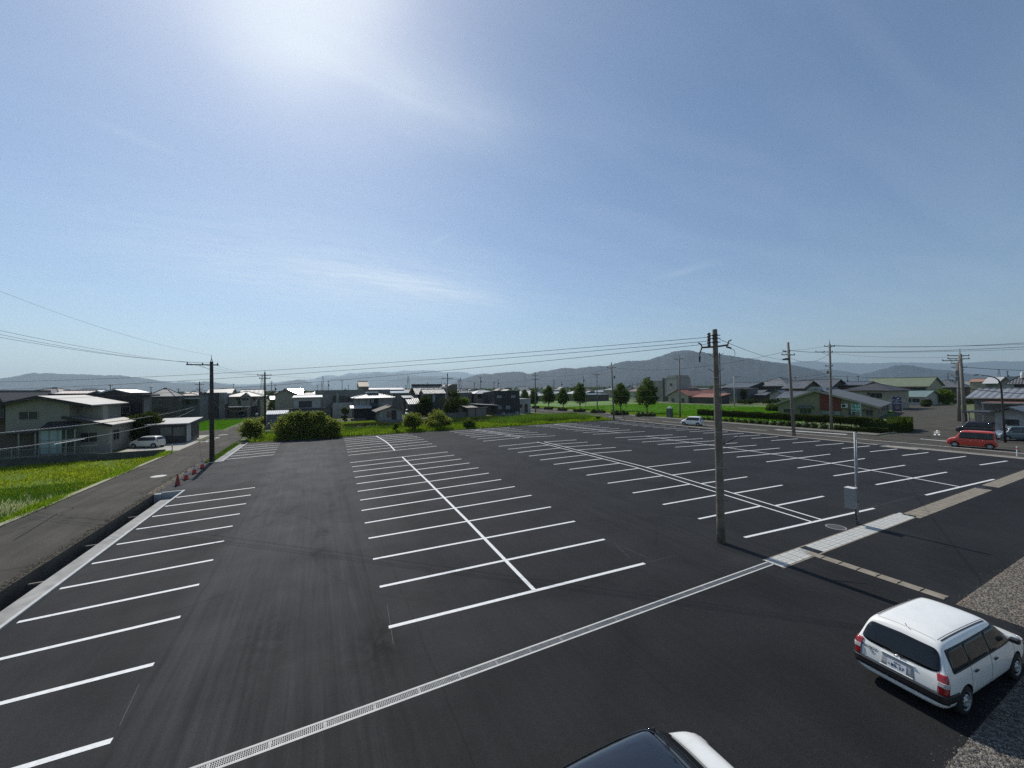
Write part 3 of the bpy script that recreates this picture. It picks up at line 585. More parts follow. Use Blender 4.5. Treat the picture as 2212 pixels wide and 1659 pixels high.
    def panel(pname, pts, view, m, offset=.006, parent=R0, step=.08, thick=0., rnd=0, lab=None):
        """pts in the view plane: 'L'/'R' (x,z), 'B'/'F' (y,z), 'T' (x,y)"""
        if rnd:
            out = []
            k = len(pts)
            for i in range(k):
                a, c, d = Vector(pts[i-1]), Vector(pts[i]), Vector(pts[(i+1) % k]); u1 = (a-c); u2 = (d-c); rr = min(rnd, u1.length*.45, u2.length*.45)
                p0 = c+u1.normalized()*rr; p1 = c+u2.normalized()*rr
                out += [tuple((1-t)**2*p0 + 2*t*(1-t)*c + t*t*p1) for t in (0,.33,.67,1)]
            pts = out
        bmm = bmesh.new(); vv = [bmm.verts.new((p[0], p[1], 0)) for p in pts]; bmm.faces.new(vv)
        xs = [p[0] for p in pts]; ys = [p[1] for p in pts]
        for ax_, lo, hi in ((0, min(xs), max(xs)), (1, min(ys), max(ys))):
            t = lo + step
            while t < hi:
                nrm = Vector((1,0,0)) if ax_ == 0 else Vector((0,1,0)); cpt = Vector((t,0,0)) if ax_ == 0 else Vector((0,t,0))
                bmesh.ops.bisect_plane(bmm, geom=bmm.verts[:]+bmm.edges[:]+bmm.faces[:], plane_co=cpt, plane_no=nrm); t += step
        bmesh.ops.triangulate(bmm, faces=bmm.faces[:])
        dirs = {'L': (Vector((0,3,0)), Vector((0,-1,0))), 'R': (Vector((0,-3,0)), Vector((0,1,0))), 'B': (Vector((-4,0,0)), Vector((1,0,0))), 'F': (Vector((4,0,0)), Vector((-1,0,0))), 'T': (Vector((0,0,4)), Vector((0,0,-1)))}
        o0, d0 = dirs[view]
        for v in bmm.verts:
            a, c = v.co.x, v.co.y
            P = {'L': Vector((a,0,c)), 'R': Vector((a,0,c)), 'B': Vector((0,a,c)), 'F': Vector((0,a,c)), 'T': Vector((a,c,0))}[view]
            hit, nrm, idx, dist = bvh.ray_cast(P+o0, d0)
            if hit is None:
                hit, nrm, idx, dist = bvh.find_nearest(P + o0*(.28 if view in 'LR' else .5)); 
            if nrm.dot(d0) > 0: nrm = -nrm
            v.co = hit + nrm*offset
        me_ = bpy.data.meshes.new(pname); bmm.to_mesh(me_); bmm.free(); me_.materials.append(m); me_.shade_smooth()
        ob = bpy.data.objects.new(pname, me_); COL.objects.link(ob); ob.parent = parent
        s_ = ob.modifiers.new('solid', 'SOLIDIFY'); s_.thickness = max(thick, .004); s_.offset = 0
        if lab: ob['label'] = lab
        return ob
    P_ = panel
    if kind == 'wagon':
        sw = [[(-h+.36, 1.00), (-h+1.02, .99), (-h+1.02, 1.34), (-h+.46, 1.34), (-h+.38, 1.26)], [(-h+1.07, .99), (-h+1.95, .98), (-h+1.98, 1.345), (-h+1.07, 1.34)], [(-h+2.03, .98), (h-1.15, .975), (h-1.46, 1.33), (-h+2.05, 1.345)]]
        rear = [(-.68, 1.00), (-.55, .95), (0, .93), (.55, .95), (.68, 1.00), (.63, 1.24), (.56, 1.37), (0, 1.395), (-.56, 1.37), (-.63, 1.24)]
        ws = [(-.70, 1.03), (.70, 1.03), (.60, 1.40), (-.60, 1.40)]
        gaps = [-h+1.05, -h+2.0]; zt_ = .96
    elif kind == 'box':
        sw = [[(-h+.22, 1.03), (-h+.62, 1.03), (-h+.62, H-.20), (-h+.22, H-.20)], [(-h+.72, 1.03), (-h+1.50, 1.02), (-h+1.50, H-.18), (-h+.72, H-.18)], [(-h+1.56, 1.02), (h-.86, 1.02), (h-1.02, H-.2), (-h+1.56, H-.18)]]
        rear = [(-w+.18, 1.02), (w-.18, 1.02), (w-.22, H-.2), (-w+.22, H-.2)]
        ws = [(-w+.14, 1.12), (w-.14, 1.12), (w-.2, H-.18), (-w+.2, H-.18)]; gaps = [-h+.68, -h+1.53]; zt_ = 1.0
    else:
        sw = [[(-h+.35, 1.04), (-h+.85, 1.0), (-h+.85, H-.17), (-h+.42, H-.18)], [(-h+.90, 1.0), (-h+1.62, .98), (-h+1.66, H-.15), (-h+.90, H-.17)], [(-h+1.68, .98), (h-.98, .98), (h-1.28, H-.17), (-h+1.72, H-.15)]]
        rear = [(-w+.2, 1.06), (w-.2, 1.06), (w-.27, H-.14), (-w+.27, H-.14)]
        ws = [(-w+.16, 1.06), (w-.16, 1.06), (w-.27, H-.16), (-w+.27, H-.16)]; gaps = [-h+.87, -h+1.65]; zt_ = .98
    for sd in ('L', 'R'):
        xa, xb = min(p[0] for l in sw for p in l)-.025, max(p[0] for l in sw for p in l)+.02; zt1 = max(p[1] for l in sw for p in l)+.02; zb1 = min(p[1] for l in sw for p in l)-.02; xt = max(p[0] for p in sw[2] if p[1] > zb1+.2)+.02; xbk = min(p[0] for p in sw[0] if p[1] > zt1-.12)-.02
        P_('window_surround', [(xa, zb1), (xb, zb1), (xt, zt1), (xbk, zt1), (xa, zt1-.12)], sd, M_TRIM, offset=.003, rnd=.04)
        for pts in sw: P_('side_window', pts, sd, glass, offset=.009, rnd=.05)
        if detail:
            for gx in gaps + [h - (1.0 if kind == 'wagon' else .78)]:
                P_('door_gap', [(gx-.004, .30), (gx+.004, .30), (gx+.004, zt_), (gx-.004, zt_)], sd, M_SEAM, offset=.001)
            P_('sill_strip', [(xr+r*1.2, .255), (xf-r*1.2, .255), (xf-r*1.2, .268), (xr+r*1.2, .268)], sd, M_SEAM, offset=.001)
            for gx in gaps: P_('door_handle', [(gx+.10, .80), (gx+.26, .80), (gx+.26, .83), (gx+.10, .83)], sd, M_TRIM if kind == 'wagon' else body, offset=.022, thick=.014)
    P_('rear_window', rear, 'B', M_GLASS, rnd=.07); P_('windscreen', ws, 'F', M_GLASS, rnd=.04)
    if kind == 'wagon':
        for sd in ('L', 'R'): P_('window_trim', [(-h+.36, .955), (h-1.10, .945), (h-1.10, .975), (-h+.36, .985)], sd, M_TRIM, offset=.008)
        for s_ in (-1, 1):
            P_('roof_channel', [(-h+.50, s_*.545-.012), (h-1.72, s_*.555-.012), (h-1.72, s_*.555+.012), (-h+.50, s_*.545+.012)], 'T', M_SEAM, offset=.003)
            P_('roof_channel', [(-h+.46, s_*.505-.003), (h-1.70, s_*.52-.003), (h-1.70, s_*.52+.003), (-h+.46, s_*.505+.003)], 'T', M_SEAM, offset=.0015)
        P_('tailgate_gap', [(-h+.415, -.5), (-h+.421, -.5), (-h+.421, .5), (-h+.415, .5)], 'T', M_SEAM, offset=.001)
    if roofm:
        P_('windscreen_frame', [(h-1.60, -w*.74), (h-.82, -w*.90), (h-.82, w*.90), (h-1.60, w*.74)], 'T', roofm, offset=.003)
        for sd in ('L', 'R'): P_('roof_side', [(-h+.30, H-.16), (h-1.25, H-.16), (h-1.40, H-.06), (-h+.36, H-.06)], sd, roofm, offset=.012); P_('pillar_trim', [(h-1.02, 1.0), (h-.90, 1.0), (h-1.30, H-.10), (h-1.42, H-.10)], sd, roofm, offset=.014)
        P_('roof_panel', [(-h+.35, -w*.74), (h-1.42, -w*.74), (h-1.42, w*.74), (-h+.35, w*.74)], 'T', roofm, offset=.006, rnd=.1)
    # lamps
    for s_ in (-1, 1):
        if kind == 'wagon':
            lb = None
            def wrap(nm, z0_, z1_, m_, off_, par_):
                cc = Vector((-h+.42, s_*.42, 0)); a0 = atan2(.665-.42, .40); a1 = atan2(.78-.42, .30); nu, nv = 14, 8; vv_ = []
                for iv in range(nv+1):
                    for iu in range(nu+1):
                        a_ = a0+(a1-a0)*iu/nu; dd_ = Vector((-cos(a_), s_*sin(a_), 0)); zz_ = z0_+(z1_-z0_)*iv/nv
                        ht, nr, _i, _d = bvh.ray_cast(Vector((cc.x, cc.y, zz_)), dd_)
                        if ht is None: ht, nr = Vector((cc.x, cc.y, zz_))+dd_*.45, dd_
                        if nr.dot(dd_) < 0: nr = -nr
                        vv_.append(ht + nr*off_)
                fs_ = [(k_*(nu+1)+l_, k_*(nu+1)+l_+1, (k_+1)*(nu+1)+l_+1, (k_+1)*(nu+1)+l_) for k_ in range(nv) for l_ in range(nu)]
                o_ = MB().add(vv_, fs_).build(nm, m_, par_, smooth=True); sm_ = o_.modifiers.new('solid', 'SOLIDIFY'); sm_.thickness = .012; sm_.offset = 0; return o_
            tl = wrap('tail_lamp', .585, .965, M_RED, .014, R0); wrap('reversing_lamp', .74, .83, M_CLEAR, .024, tl)
        elif kind == 'box':
            P_('tail_lamp', [(s_*(w-.16), .68), (s_*(w-.04), .68), (s_*(w-.04), .98), (s_*(w-.16), .98)], 'B', M_CLEAR if 'red' in body.name else M_RED, offset=.012, thick=.02)
        else:
            P_('tail_lamp', [(s_*(w-.19), .80), (s_*(w-.06), .80), (s_*(w-.09), 1.12), (s_*(w-.16), 1.12)], 'B', M_RED, offset=.012, thick=.02)
        P_('headlight', [(s_*(w-.40), .58), (s_*(w-.12), .60), (s_*(w-.10), .74), (s_*(w-.36), .72)], 'F', M_CLEAR, offset=.012, thick=.02, rnd=.03)
        mr = MB().box(-.06, .06, s_*.0, s_*(.17 if kind != 'hatch' else (.04 if mirrorm else .13)), -.055, .055).build('mirror', mirrorm or (M_TRIM if kind == 'wagon' else body), R0); mr.location = (h-(1.22 if kind == 'wagon' else 1.05 if kind == 'hatch' else .92), s_*(w*.95), belt_line+.09)
        bv = mr.modifiers.new('b', 'BEVEL'); bv.width = .03; bv.segments = 3
    # bumpers and number plates
    if kind == 'wagon':
        P_('rear_bumper', [(-w+.07, .42), (w-.07, .42), (w-.07, .58), (-w+.07, .58)], 'B', M_TRIM, offset=.035, thick=.05, step=.05)
        for sd in ('L', 'R'): P_('rear_bumper', [(-h+.015, .42), (-h+.50, .44), (-h+.45, .58), (-h+.015, .58)], sd, M_TRIM, offset=.02, thick=.03, step=.05)
    elif bumper: P_('rear_bumper', [(-w+.06, .30), (w-.06, .30), (w-.06, .52), (-w+.06, .52)], 'B', bumper, offset=.02, thick=.04)
    P_('grille', [(-.36, .46), (.36, .46), (.40, .60), (-.40, .60)], 'F', M_TRIM, offset=.01)
    if kind != 'wagon':
        P_('number_plate', [(-.165, .56), (.165, .56), (.165, .72), (-.165, .72)], 'B', mat('plate_yellow', (.5,.42,.06), .5, .05) if kind == 'box' else mat('plate_white', (.62,.64,.63), .5, .05), offset=.012)
    for xx in (xr, xf):
        for s_ in (-1, 1): make_wheel(R0, xx, s_*(w-.10), r, .165 if kind != 'box' else .15, s_, steel)
    R0['_h'] = h
    return R0, panel, bvh
def text_on(parent, s, size, loc, rot, m, name='lettering', ext=.002, align='CENTER'):
    cu = bpy.data.curves.new(name, 'FONT'); cu.body = s; cu.size = size; cu.extrude = ext; cu.align_x = align; cu.align_y = 'CENTER'; cu.materials.append(m)
    t_ = bpy.data.objects.new('tmp_text', cu); COL.objects.link(t_); bpy.context.view_layer.update()
    me = bpy.data.meshes.new_from_object(t_.evaluated_get(bpy.context.evaluated_depsgraph_get())); me.name = name; bpy.data.objects.remove(t_)
    o = bpy.data.objects.new(name, me); COL.objects.link(o); o.location = loc; o.rotation_euler = rot; o.parent = parent; return o

# the white estate car on the near right
WHITE = paint('white_paint', (.83,.83,.79)); VX, VY = 13.72, 3.84
van, vp, vb = make_car('estate_car', 'white estate car with plate 89-37 parked across the asphalt and the gravel', (VX, VY), radians(-4.2), kind='wagon', steel=True, body=WHITE, glass=M_GLASSL, L=4.2)
h = 2.1
vp('plate_recess', [(-.30,.62),(.30,.62),(.27,.86),(-.27,.86)], 'B', mat('recess_grey', (.42,.43,.43), .5, .05), offset=.002, rnd=.03)
vp('plate_lip', [(-.29,.612),(.29,.612),(.29,.632),(-.29,.632)], 'B', WHITE, offset=.035, thick=.02, rnd=.008)
pl = MB().box(-.005, .005, -.165, .165, -.082, .082).build('number_plate', mat('plate_white', (.60,.63,.65), .45, .04), van); pl.location = (-h+.005, 0, .72); pl.rotation_euler = (0, radians(12), 0)
INK = mat('ink_navy', (.012,.02,.07), .6, 0)
RT = (radians(90), 0, radians(-90))
text_on(pl, '89-37', .098, (-.009, -.012, -.022), RT, INK); text_on(pl, 'あ', .035, (-.009, .135, -.018), RT, INK); text_on(pl, '岐阜 400', .030, (-.009, -.005, .052), RT, INK)
M_BADGE = mat('badge_grey', (.10,.10,.12), .35, 0, metal=.7)
e = MB(); 
for a_, c_, r1 in ((.058,.04,.006),(.024,.038,.004),(.045,.016,.004)):
    pts = [(0, a_*cos(t*2*pi/24), c_*sin(t*2*pi/24) + (.012 if a_ == .045 else 0)) for t in range(25)]; e.tube(pts, r1, 6, cap=False)
def sx_(y, z): ht = vb.ray_cast(Vector((-4, y, z)), Vector((1, 0, 0)))[0]; return ht.x if ht else -h
eb = e.build('emblem', M_CHROME, van); eb.location = (sx_(0, .905)-.012, 0, .905); eb.rotation_euler = (0, radians(20), 0)
tb = text_on(van, 'PROBOX', .075, (sx_(.52, .84)-.010, .50, .84), (radians(80), 0, radians(-90)), M_BADGE); tb2 = text_on(van, 'DX', .055, (sx_(.45, .77)-.010, .45, .77), (radians(80), 0, radians(-90)), M_BADGE)
MB().tube([(sx_(-.06, .93)-.02, -.06, .93), (sx_(-.1, .965)-.025, -.1, .965)], .018, 6).tube([(sx_(y_, z_)-.022, y_, z_) for y_, z_ in ((-.1, .965), (.1, .99), (.28, 1.04), (.46, 1.10))], .010, 6).build('wiper', M_TRIM, van)
vp('tailgate_handle', [(-.31,.868),(.31,.868),(.28,.89),(-.28,.89)], 'B', WHITE, offset=.02, thick=.02, rnd=.008)
for sgn in (-1, 1): vp('tailgate_gap', [(sgn*(.655)-.004, .60), (sgn*.655+.004, .60), (sgn*.66+.004, .98), (sgn*.66-.004, .98)], 'B', M_SEAM, offset=.001)
vp('tailgate_gap', [(-.66,.592),(.66,.592),(.66,.60),(-.66,.60)], 'B', M_SEAM, offset=.002)
MB().tube([(-h+.42, -.02, 1.53), (-h+.36, -.02, 1.60)], .007, 6).build('antenna', M_TRIM, van)

# the car at the bottom edge
bc, bp_, bb = make_car('hatchback', 'white car with a black roof, mostly below the bottom edge', (4.30, 4.24), radians(-1), kind='hatch', L=3.9, W=1.69, H=1.50, body=WHITE, mirrorm=M_TRIM, roofm=mat('roof_black', (.010,.012,.018), .12, .05, coat=1.), glass=M_GLASS)
# others
make_car('kei_car', 'cream white kei car parked on the driveway left of the lane', (-19.85, 66.4), radians(180-22), kind='hatch', L=3.5, W=1.50, H=1.50, wb=2.4, body=paint('cream_white', (.62,.61,.55)), glass=M_GLASSL)
make_car('compact_car', 'white compact car driving on the street beyond the lot', (60.1, 47.7), radians(108), kind='hatch', L=3.6, W=1.62, H=1.62, wb=2.4, body=WHITE)
REDP = paint('red_paint', (.55,.05,.025), .35)
make_car('kei_wagon', 'red boxy kei wagon driving along the right hand street', (63.5, 15.2), radians(98), kind='box', L=3.5, W=1.55, H=1.84, wb=2.45, body=REDP, glass=M_GLASS, bumper=REDP)
make_car('minivan', 'dark minivan parked beside the pale garage wall', (80.7, 18.9), radians(95), kind='box', L=3.5, W=1.65, H=1.75, wb=2.5, body=paint('dark_plum', (.02,.018,.024)), glass=M_GLASS)
make_car('kei_wagon', 'slate blue boxy kei wagon parked at the right edge of the view', tuple(Vector((*gq(7,1395,1338), 0)) + Vector((cos(-AZ), sin(-AZ), 0))*1.25)[:2], radians(136), kind='box', L=3.5, W=1.52, H=1.72, wb=2.45, body=paint('slate_blue', (.12,.17,.20)), glass=M_GLASSL)
make_car('light_van', 'small white van parked in the shade between the cottages', (21.5, 104.5), radians(-100), kind='box', L=3.4, W=1.5, H=1.85, wb=2.3, body=WHITE, detail=False)
# ================================================================ POLES AND WIRES
M_POLE = mat('pole_concrete', (.19,.175,.15), .85, .2, 2, .2, 20)
M_POLED = mat('pole_dark', (.05,.045,.038), .9, .2, 3)
M_INS = mat('insulator', (.10,.09,.09), .35, .1)
M_WIRE = mat('wire_black', (.02,.02,.022), .6, 0)
M_WIREG = mat('wire_grey', (.28,.28,.27), .5, 0)
M_TRAFO = mat('transformer_grey', (.16,.17,.17), .6, .1, 3)
def pole(label, base, top, r=.15, arms=(), spike=0., m=None, trafos=(), group='concrete utility poles', bolts=True, name='utility_pole', insul=True, lean=(0,0), cat='utility pole'):
    """arms: (z, left, right, dir_angle)"""
    m = m or M_POLE; P = root(name, (base[0], base[1], 0), label, cat, group)
    lx, ly = lean; at = lambda z: Vector((lx*z/top, ly*z/top, z))
    MB().tube([at(-.3), at(top*.5), at(top)], [r*1.15, r*.95, r*.75], 12).build('pole', m, P, smooth=True)
    if spike: MB().tube([at(top)+Vector((-.1,0,-.1)), at(top)+Vector((0,0,spike*.45)), at(top)+Vector((0,0,spike))], [.03,.03,.015], 6).tube([at(top)+Vector((.1,0,-.1)), at(top)+Vector((0,0,spike*.45))], .03, 6).build('spike', M_DKMET, P)
    for (z, a, c, ang) in arms:
        d = Vector((cos(ang), sin(ang), 0)); n = Vector((-d.y, d.x, 0))*(r+.03)
        p0 = at(z)+d*a+n; p1 = at(z)+d*c+n
        ar = MB().tube([p0, p1], .06, 4).tube([at(z-.55)+n*.8, at(z)+d*(c if abs(c) > abs(a) else a)*.55+n], .02, 5).build('crossarm', M_DKMET, P)
        if insul:
            k = 3
            for j in range(k):
                s_ = a + (c-a)*(j+.08)/(k-1+.16)
                if abs(s_) < r+.05: s_ = (r+.15)*(1 if s_ >= 0 else -1)
                o = MB().lathe([(0,.0),(.05,.0),(.055,.06),(.035,.09),(.055,.13),(.03,.2),(0,.2)], 8).build('insulator', M_INS, ar); o.location = at(z)+d*s_+n+Vector((0,0,.04))
    for (z, dx, dy, rr, hh) in trafos:
        o = MB().lathe([(0,0),(rr,0),(rr,hh*.9),(rr*.6,hh),(0,hh)], 12).box(-.03,.03,-rr*1.4,-rr,hh*.3,hh*.5).build('transformer', M_TRAFO, P); o.location = at(z)+Vector((dx,dy,0))
    return P
def sagpt(A, B, s, t): p = A.lerp(B, t); p.z -= 4*s*t*(1-t); return p
def wire(A, B, s=.3, r=.012, label='thin black power line strung between poles', group='power lines', m=None, n=24, name='power_line', fit=None, twist=False):
    A, B = Vector(A), Vector(B)
    if fit:   # pick the sag so that the line passes the measured height above the ground track
        px, py = fit; rr = ray(px, py); d = B-A; den = rr.x*d.y - rr.y*d.x
        t = (A.x*-rr.y + A.y*rr.x)/(-(d.y*rr.x - d.x*rr.y)) if abs(den) > 1e-9 else .5
        pt = A.lerp(B, t); k = (pt.x*rr.x+pt.y*rr.y)/(rr.x**2+rr.y**2); z = HC + rr.z*k
        s = max(0., (pt.z - z)/(4*t*(1-t))) if 0.03 < t < .97 else s
    b = MB(); b.tube([sagpt(A, B, s, i/n) for i in range(n+1)], r, 5, cap=False)
    if twist:
        N = int((B-A).length/.55)
        for i in range(N):
            p = sagpt(A, B, s, (i+.5)/N); b.box(p.x-.03, p.x+.03, p.y-.03, p.y+.03, p.z-.06, p.z+.02)
    return tag(b.build(name, m or M_WIRE), label, 'wire', group)
def pb(n, x, y): return gq(n, x, y)
def zq(base, n, x, y): return ZH(base, *q(n, x, y))

# big wooden pole in the foreground
P9 = G(1558, 1172); ztop = ZH(P9, 1540, 712)
Pr = root('utility_pole', (P9[0], P9[1], 0), 'weathered brown wooden pole standing at the near edge of the parking lot', 'utility pole')
M_WOOD = mat('pole_wood', (.16,.135,.10), .85, .38, 2.2, .6, 9)
_nt = M_WOOD.node_tree
for n_ in _nt.nodes:
    if n_.type == 'TEX_NOISE' and n_.inputs['Scale'].default_value == 2.2:
        mp = _nt.nodes.new('ShaderNodeMapping'); mp.inputs['Scale'].default_value = (6, 6, .5); l_ = n_.inputs['Vector'].links[0]; src = l_.from_socket; _nt.links.new(src, mp.inputs[0]); _nt.links.new(mp.outputs[0], n_.inputs['Vector'])
_l = ray(1540, 712); _k = None
lean = Vector((-.10, .05, 0))
def pa(z): return lean*(z/ztop) + Vector((0,0,z))
b = MB(); zs = [-.3, 1, 2.5, 4, 5.5, 7, 8.4, ztop-.02, ztop]; rs = [.178, .172, .160, .148, .136, .122, .110, .100, .092]
b.tube([pa(z) for z in zs], rs, 20); b.build('pole', M_WOOD, Pr, smooth=True)
cam_r = Vector((cos(-AZ), sin(-AZ), 0))   # direction across the view, the arms lie along it
yd = Vector((cos(radians(12)), sin(radians(12)), 0))
def h9(y23): return ZH(P9, *q(23, 660, y23))
for k, y_ in enumerate((310, 400, 515)):
    b = MB(); z_ = h9(y_); b.lathe([(.10,-.03),(.125,-.03),(.125,.03),(.10,.03)], 20, tuple(pa(z_))); b.tube([pa(z_)-cam_r*.15, pa(z_)-cam_r*.30], .02, 6)
    b.tube([pa(z_)+cam_r*.15, pa(z_)+cam_r*.24], .02, 6); b.build('clamp', M_DKMET, Pr)
rack = MB().tube([pa(h9(250))-cam_r*.27, pa(h9(590))-cam_r*.25], .02, 6).build('insulator_rack', M_DKMET, Pr)
for y_ in (300, 390, 480, 570):
    o = MB().lathe([(0,-.10),(.05,-.10),(.085,-.06),(.05,0),(.085,.06),(.05,.10),(0,.10)], 12).build('insulator', M_INS, rack); o.location = pa(h9(y_))-cam_r*.28
za = h9(655)
ar = MB().tube([pa(za)-cam_r*.62-Vector((0,0,.02)), pa(za)-cam_r*.1, pa(za)+cam_r*.1+Vector((0,0,.02)), pa(za)+cam_r*.58+Vector((0,0,.08))], .045, 6)
ar.tube([pa(za)-cam_r*.60, pa(za)-cam_r*.66+Vector((0,0,.14)), pa(za)-cam_r*.78+Vector((0,0,.2))], .028, 6).tube([pa(za)-cam_r*.60, pa(za)-cam_r*.68-Vector((0,0,.2)), pa(za)-cam_r*.74-Vector((0,0,.34))], .03, 6)
ar.tube([pa(za)+cam_r*.56+Vector((0,0,.08)), pa(za)+cam_r*.62+Vector((0,0,.26)), pa(za)+cam_r*.74+Vector((0,0,.31))], .03, 6).tube([pa(za)+cam_r*.5, pa(za)+cam_r*.72-Vector((0,0,.07))], .04, 6)
ar.build('crossarm', mat('rusty_arm', (.10,.07,.055), .8, .3, 8), Pr)
MB().tube([pa(za)-cam_r*.72-Vector((0,0,.36+.03*i)) + Vector((.01*sin(i*2),0,0)) for i in range(12)], [.02,.03,.045,.04,.05,.04,.035,.045,.04,.03,.03,.02], 6).build('hanging_cable', M_WIRE, Pr)
MB().tube([pa(za)+cam_r*.6-Vector((0,0,.05)), pa(za)+cam_r*.85-Vector((0,0,.15)), pa(za)+cam_r*.9-Vector((0,0,.35)), pa(za)+cam_r*.72-Vector((0,0,.58))], .012, 6).build('loose_wire', M_WIREG, Pr)
MB().tube([pa(z)+cam_r*.135+Vector((0,-.05,0)) for z in (1.6, 4, 6.5, h9(830))], .022, 8).build('conduit', mat('conduit_pink', (.24,.20,.19), .6, .1), Pr)
for zz in (h9(940), h9(1390), 3.3, 2.6, 1.9):
    for sg in (-1, 1):
        if zz < 4 and sg < 0: continue
        MB().tube([pa(zz)+cam_r*.11*sg, pa(zz)+cam_r*.36*sg+Vector((0,0,.14 if zz > 4 else .0))], .012, 6).build('step_bolt', M_DKMET, Pr)
zz = ZH(P9, *q(5, 1320, 1510)); MB().tube([pa(zz)+cam_r*.1, pa(zz)+cam_r*.28+Vector((0,0,.05)), pa(zz)+cam_r*.95+Vector((0,0,.36))], [.03,.03,.02], 6).tube([pa(zz)+cam_r*.25, pa(zz)+cam_r*.28+Vector((0,0,.25))], .014, 6).build('bracket', M_DKMET, Pr)
for zz in (h9(1560), 5.0, 3.4, 2.5): MB().lathe([(.10,-.02),(.178-.0072*zz,-.02),(.178-.0072*zz,.02),(.10,.02)], 20, tuple(pa(zz))).build('steel_band', M_STEEL, Pr)

# power lines from the wooden pole to the left, out of view
def far_pt(px, py, dcam):   # a pole that stands outside the frame on the left / right
    r_ = ray(px, py); f_ = Vector((sin(AZ), cos(AZ), 0)); t = dcam/(r_.x*f_.x + r_.y*f_.y); return Vector((r_.x*t, r_.y*t, HC + r_.z*t))
B9 = Vector((P9[0], P9[1], 0))
for k, (y_, yl, fp) in enumerate(((365, 805, q(3,1055,230)), (480, 824, q(3,1055,283)), (560, 846, q(3,1055,385)))):
    A = B9 + pa(h9(y_)) - cam_r*.3; B = far_pt(-150, yl + 22, 34)
    wire(A, B, .3, .011, label='power line running left from the wooden pole, %s of three' % ('topmost', 'middle', 'lowest')[k], group=None, fit=fp, n=40)
# meter pole
PM = gq(24, 300, 1515)
R0 = root('meter_pole', (PM[0], PM[1], 0), 'slim steel pole with a grey meter cabinet by the drain covers', 'pole')
zt = ZH(PM, *q(24, 262, 85))
MB().tube([(0,0,-.1),(-.02,.02,zt)], [.050,.044], 14).build('pole', M_STEEL, R0, smooth=True)
MB().tube([(.068,-.03,0),(.056,-.02,zt-.02)], .022, 10).tube([(-.07,.02,.0),(-.085,.03,1.6)], .02, 8).build('conduit', M_STEEL, R0, smooth=True)
zc0, zc1 = ZH(PM, *q(24, 240, 1255)), ZH(PM, *q(24, 240, 945))
cb = MB().box(-.20,.20,-.19,.19,zc0,zc1).build('cabinet', mat('cabinet_grey', (.26,.27,.26), .5, .06, 2), R0); bv = cb.modifiers.new('b','BEVEL'); bv.width=.012; bv.segments=2
cb.location = (-cam_r.x*.30, -cam_r.y*.30, 0); cb.rotation_euler = (0,0,radians(8))
MB().box(-.215,.215,-.205,.205,zc1+.001,zc1+.02).build('cabinet_top', mat('cabinet_top', (.6,.6,.58), .5, .05), R0).location = (-cam_r.x*.30, -cam_r.y*.30, 0)
MB().tube([(-.2,.0,zc0),(-.18,.0,zc0-.3),(-.09,.0,.25)], .02, 8).build('hose', M_TRIM, R0)
MB().tube([(.03,-.03,zt),(.1,-.03,zt+.0)], .03, 6).build('bracket', M_TRIM, R0)
for zz in (.35, 1.1, 2.2, 3.3): MB().lathe([(.075,-.02),(.082,-.02),(.082,.02),(.075,.02)], 14, (.01,0,zz)).build('band', M_STEEL, R0)

# poles: left lane and beyond
p1 = pb(2, 708, 1412); z1 = zq(p1, 2, 678, 222); z1s = zq(p1, 2, 675, 145); za1 = zq(p1, 2, 600, 258)
pole('tall dark concrete pole at the end of the traffic cones', p1, z1, .2, [(za1, -2.1, .55, 0)], z1s-z1, M_POLED, group=None)
p2 = pb(2, 1340, 1025); z2 = zq(p2, 2, 1340, 350)
pole('dark pole in the bushes right of the grey shed wall', p2, z2, .17, [(zq(p2,2,1340,383), -1.2, 1.1, .2), (zq(p2,2,1340,422), -.9, .9, .2)], zq(p2,2,1340,322)-z2, M_POLED, group=None)
for j, (dx, zz) in enumerate(((-2.0, .12), (-1.1, .12), (-.25, .12))):
    A = Vector((p1[0]+dx, p1[1], za1+.2)); B = far_pt(-120, 688+j*9, 22)
    wire(A, B, .2, .011, 'power line from the left lane pole out of view to the left', 'lines left of the lane pole', fit=(q(1, 1450, (128,150,156)[j])), n=30)
    wire(A, (p2[0]+(-1.1,0,1.0)[j], p2[1], zq(p2,2,1340,383)+.15), .5, .009, 'power line between the lane pole and the bush pole', 'lines between lane pole and bush pole')
wire((p1[0], p1[1], z1s), far_pt(-60, 605, 24), .1, .007, 'thin earth line from the tip of the lane pole', None, fit=q(2, 330, 75))
p13 = pb(2, 562, 925); z13 = zq(p13, 2, 560, 460)
pole('pole at the corner of the second rice field', p13, z13, .15, [(z13-.7, -.9, .9, .3), (z13-1.9, -.6, .6, .3)], 0, M_POLED, [(z13-3.2, .35, -.1, .22, .7)], group=None)
ztel = zq(p13, 2, 545, 737)
T13 = Vector((p13[0], p13[1], ztel))
w_ = wire(T13, far_pt(-90, 943, 19), .1, .02, 'spiral wrapped telephone cable crossing in front of the beige house, upper one', None, M_WIREG, 60, 'telephone_cable', fit=q(1, 1180, 953), twist=True)
w_ = wire(T13-Vector((0,0,.25)), far_pt(-90, 981, 17.5), .1, .016, 'telephone cable with a splice sleeve crossing before the beige house', None, M_WIREG, 60, 'telephone_cable', fit=q(1, 1200, 1098), twist=True)
_a, _b2 = T13-Vector((0,0,.25)), far_pt(-90, 981, 17.5)
p_a = far_pt(*q(1, 640, 1205), 22.2); p_b = far_pt(*q(1, 1010, 1140), 26.2)
tag(MB().tube([p_a, p_a.lerp(p_b,.05), p_a.lerp(p_b,.95), p_b], [.015,.03,.03,.015], 8).build('splice_sleeve', mat('sleeve_silver', (.4,.41,.42), .4, .1)), 'long silver splice sleeve on the telephone cable at the left', 'cable sleeve')
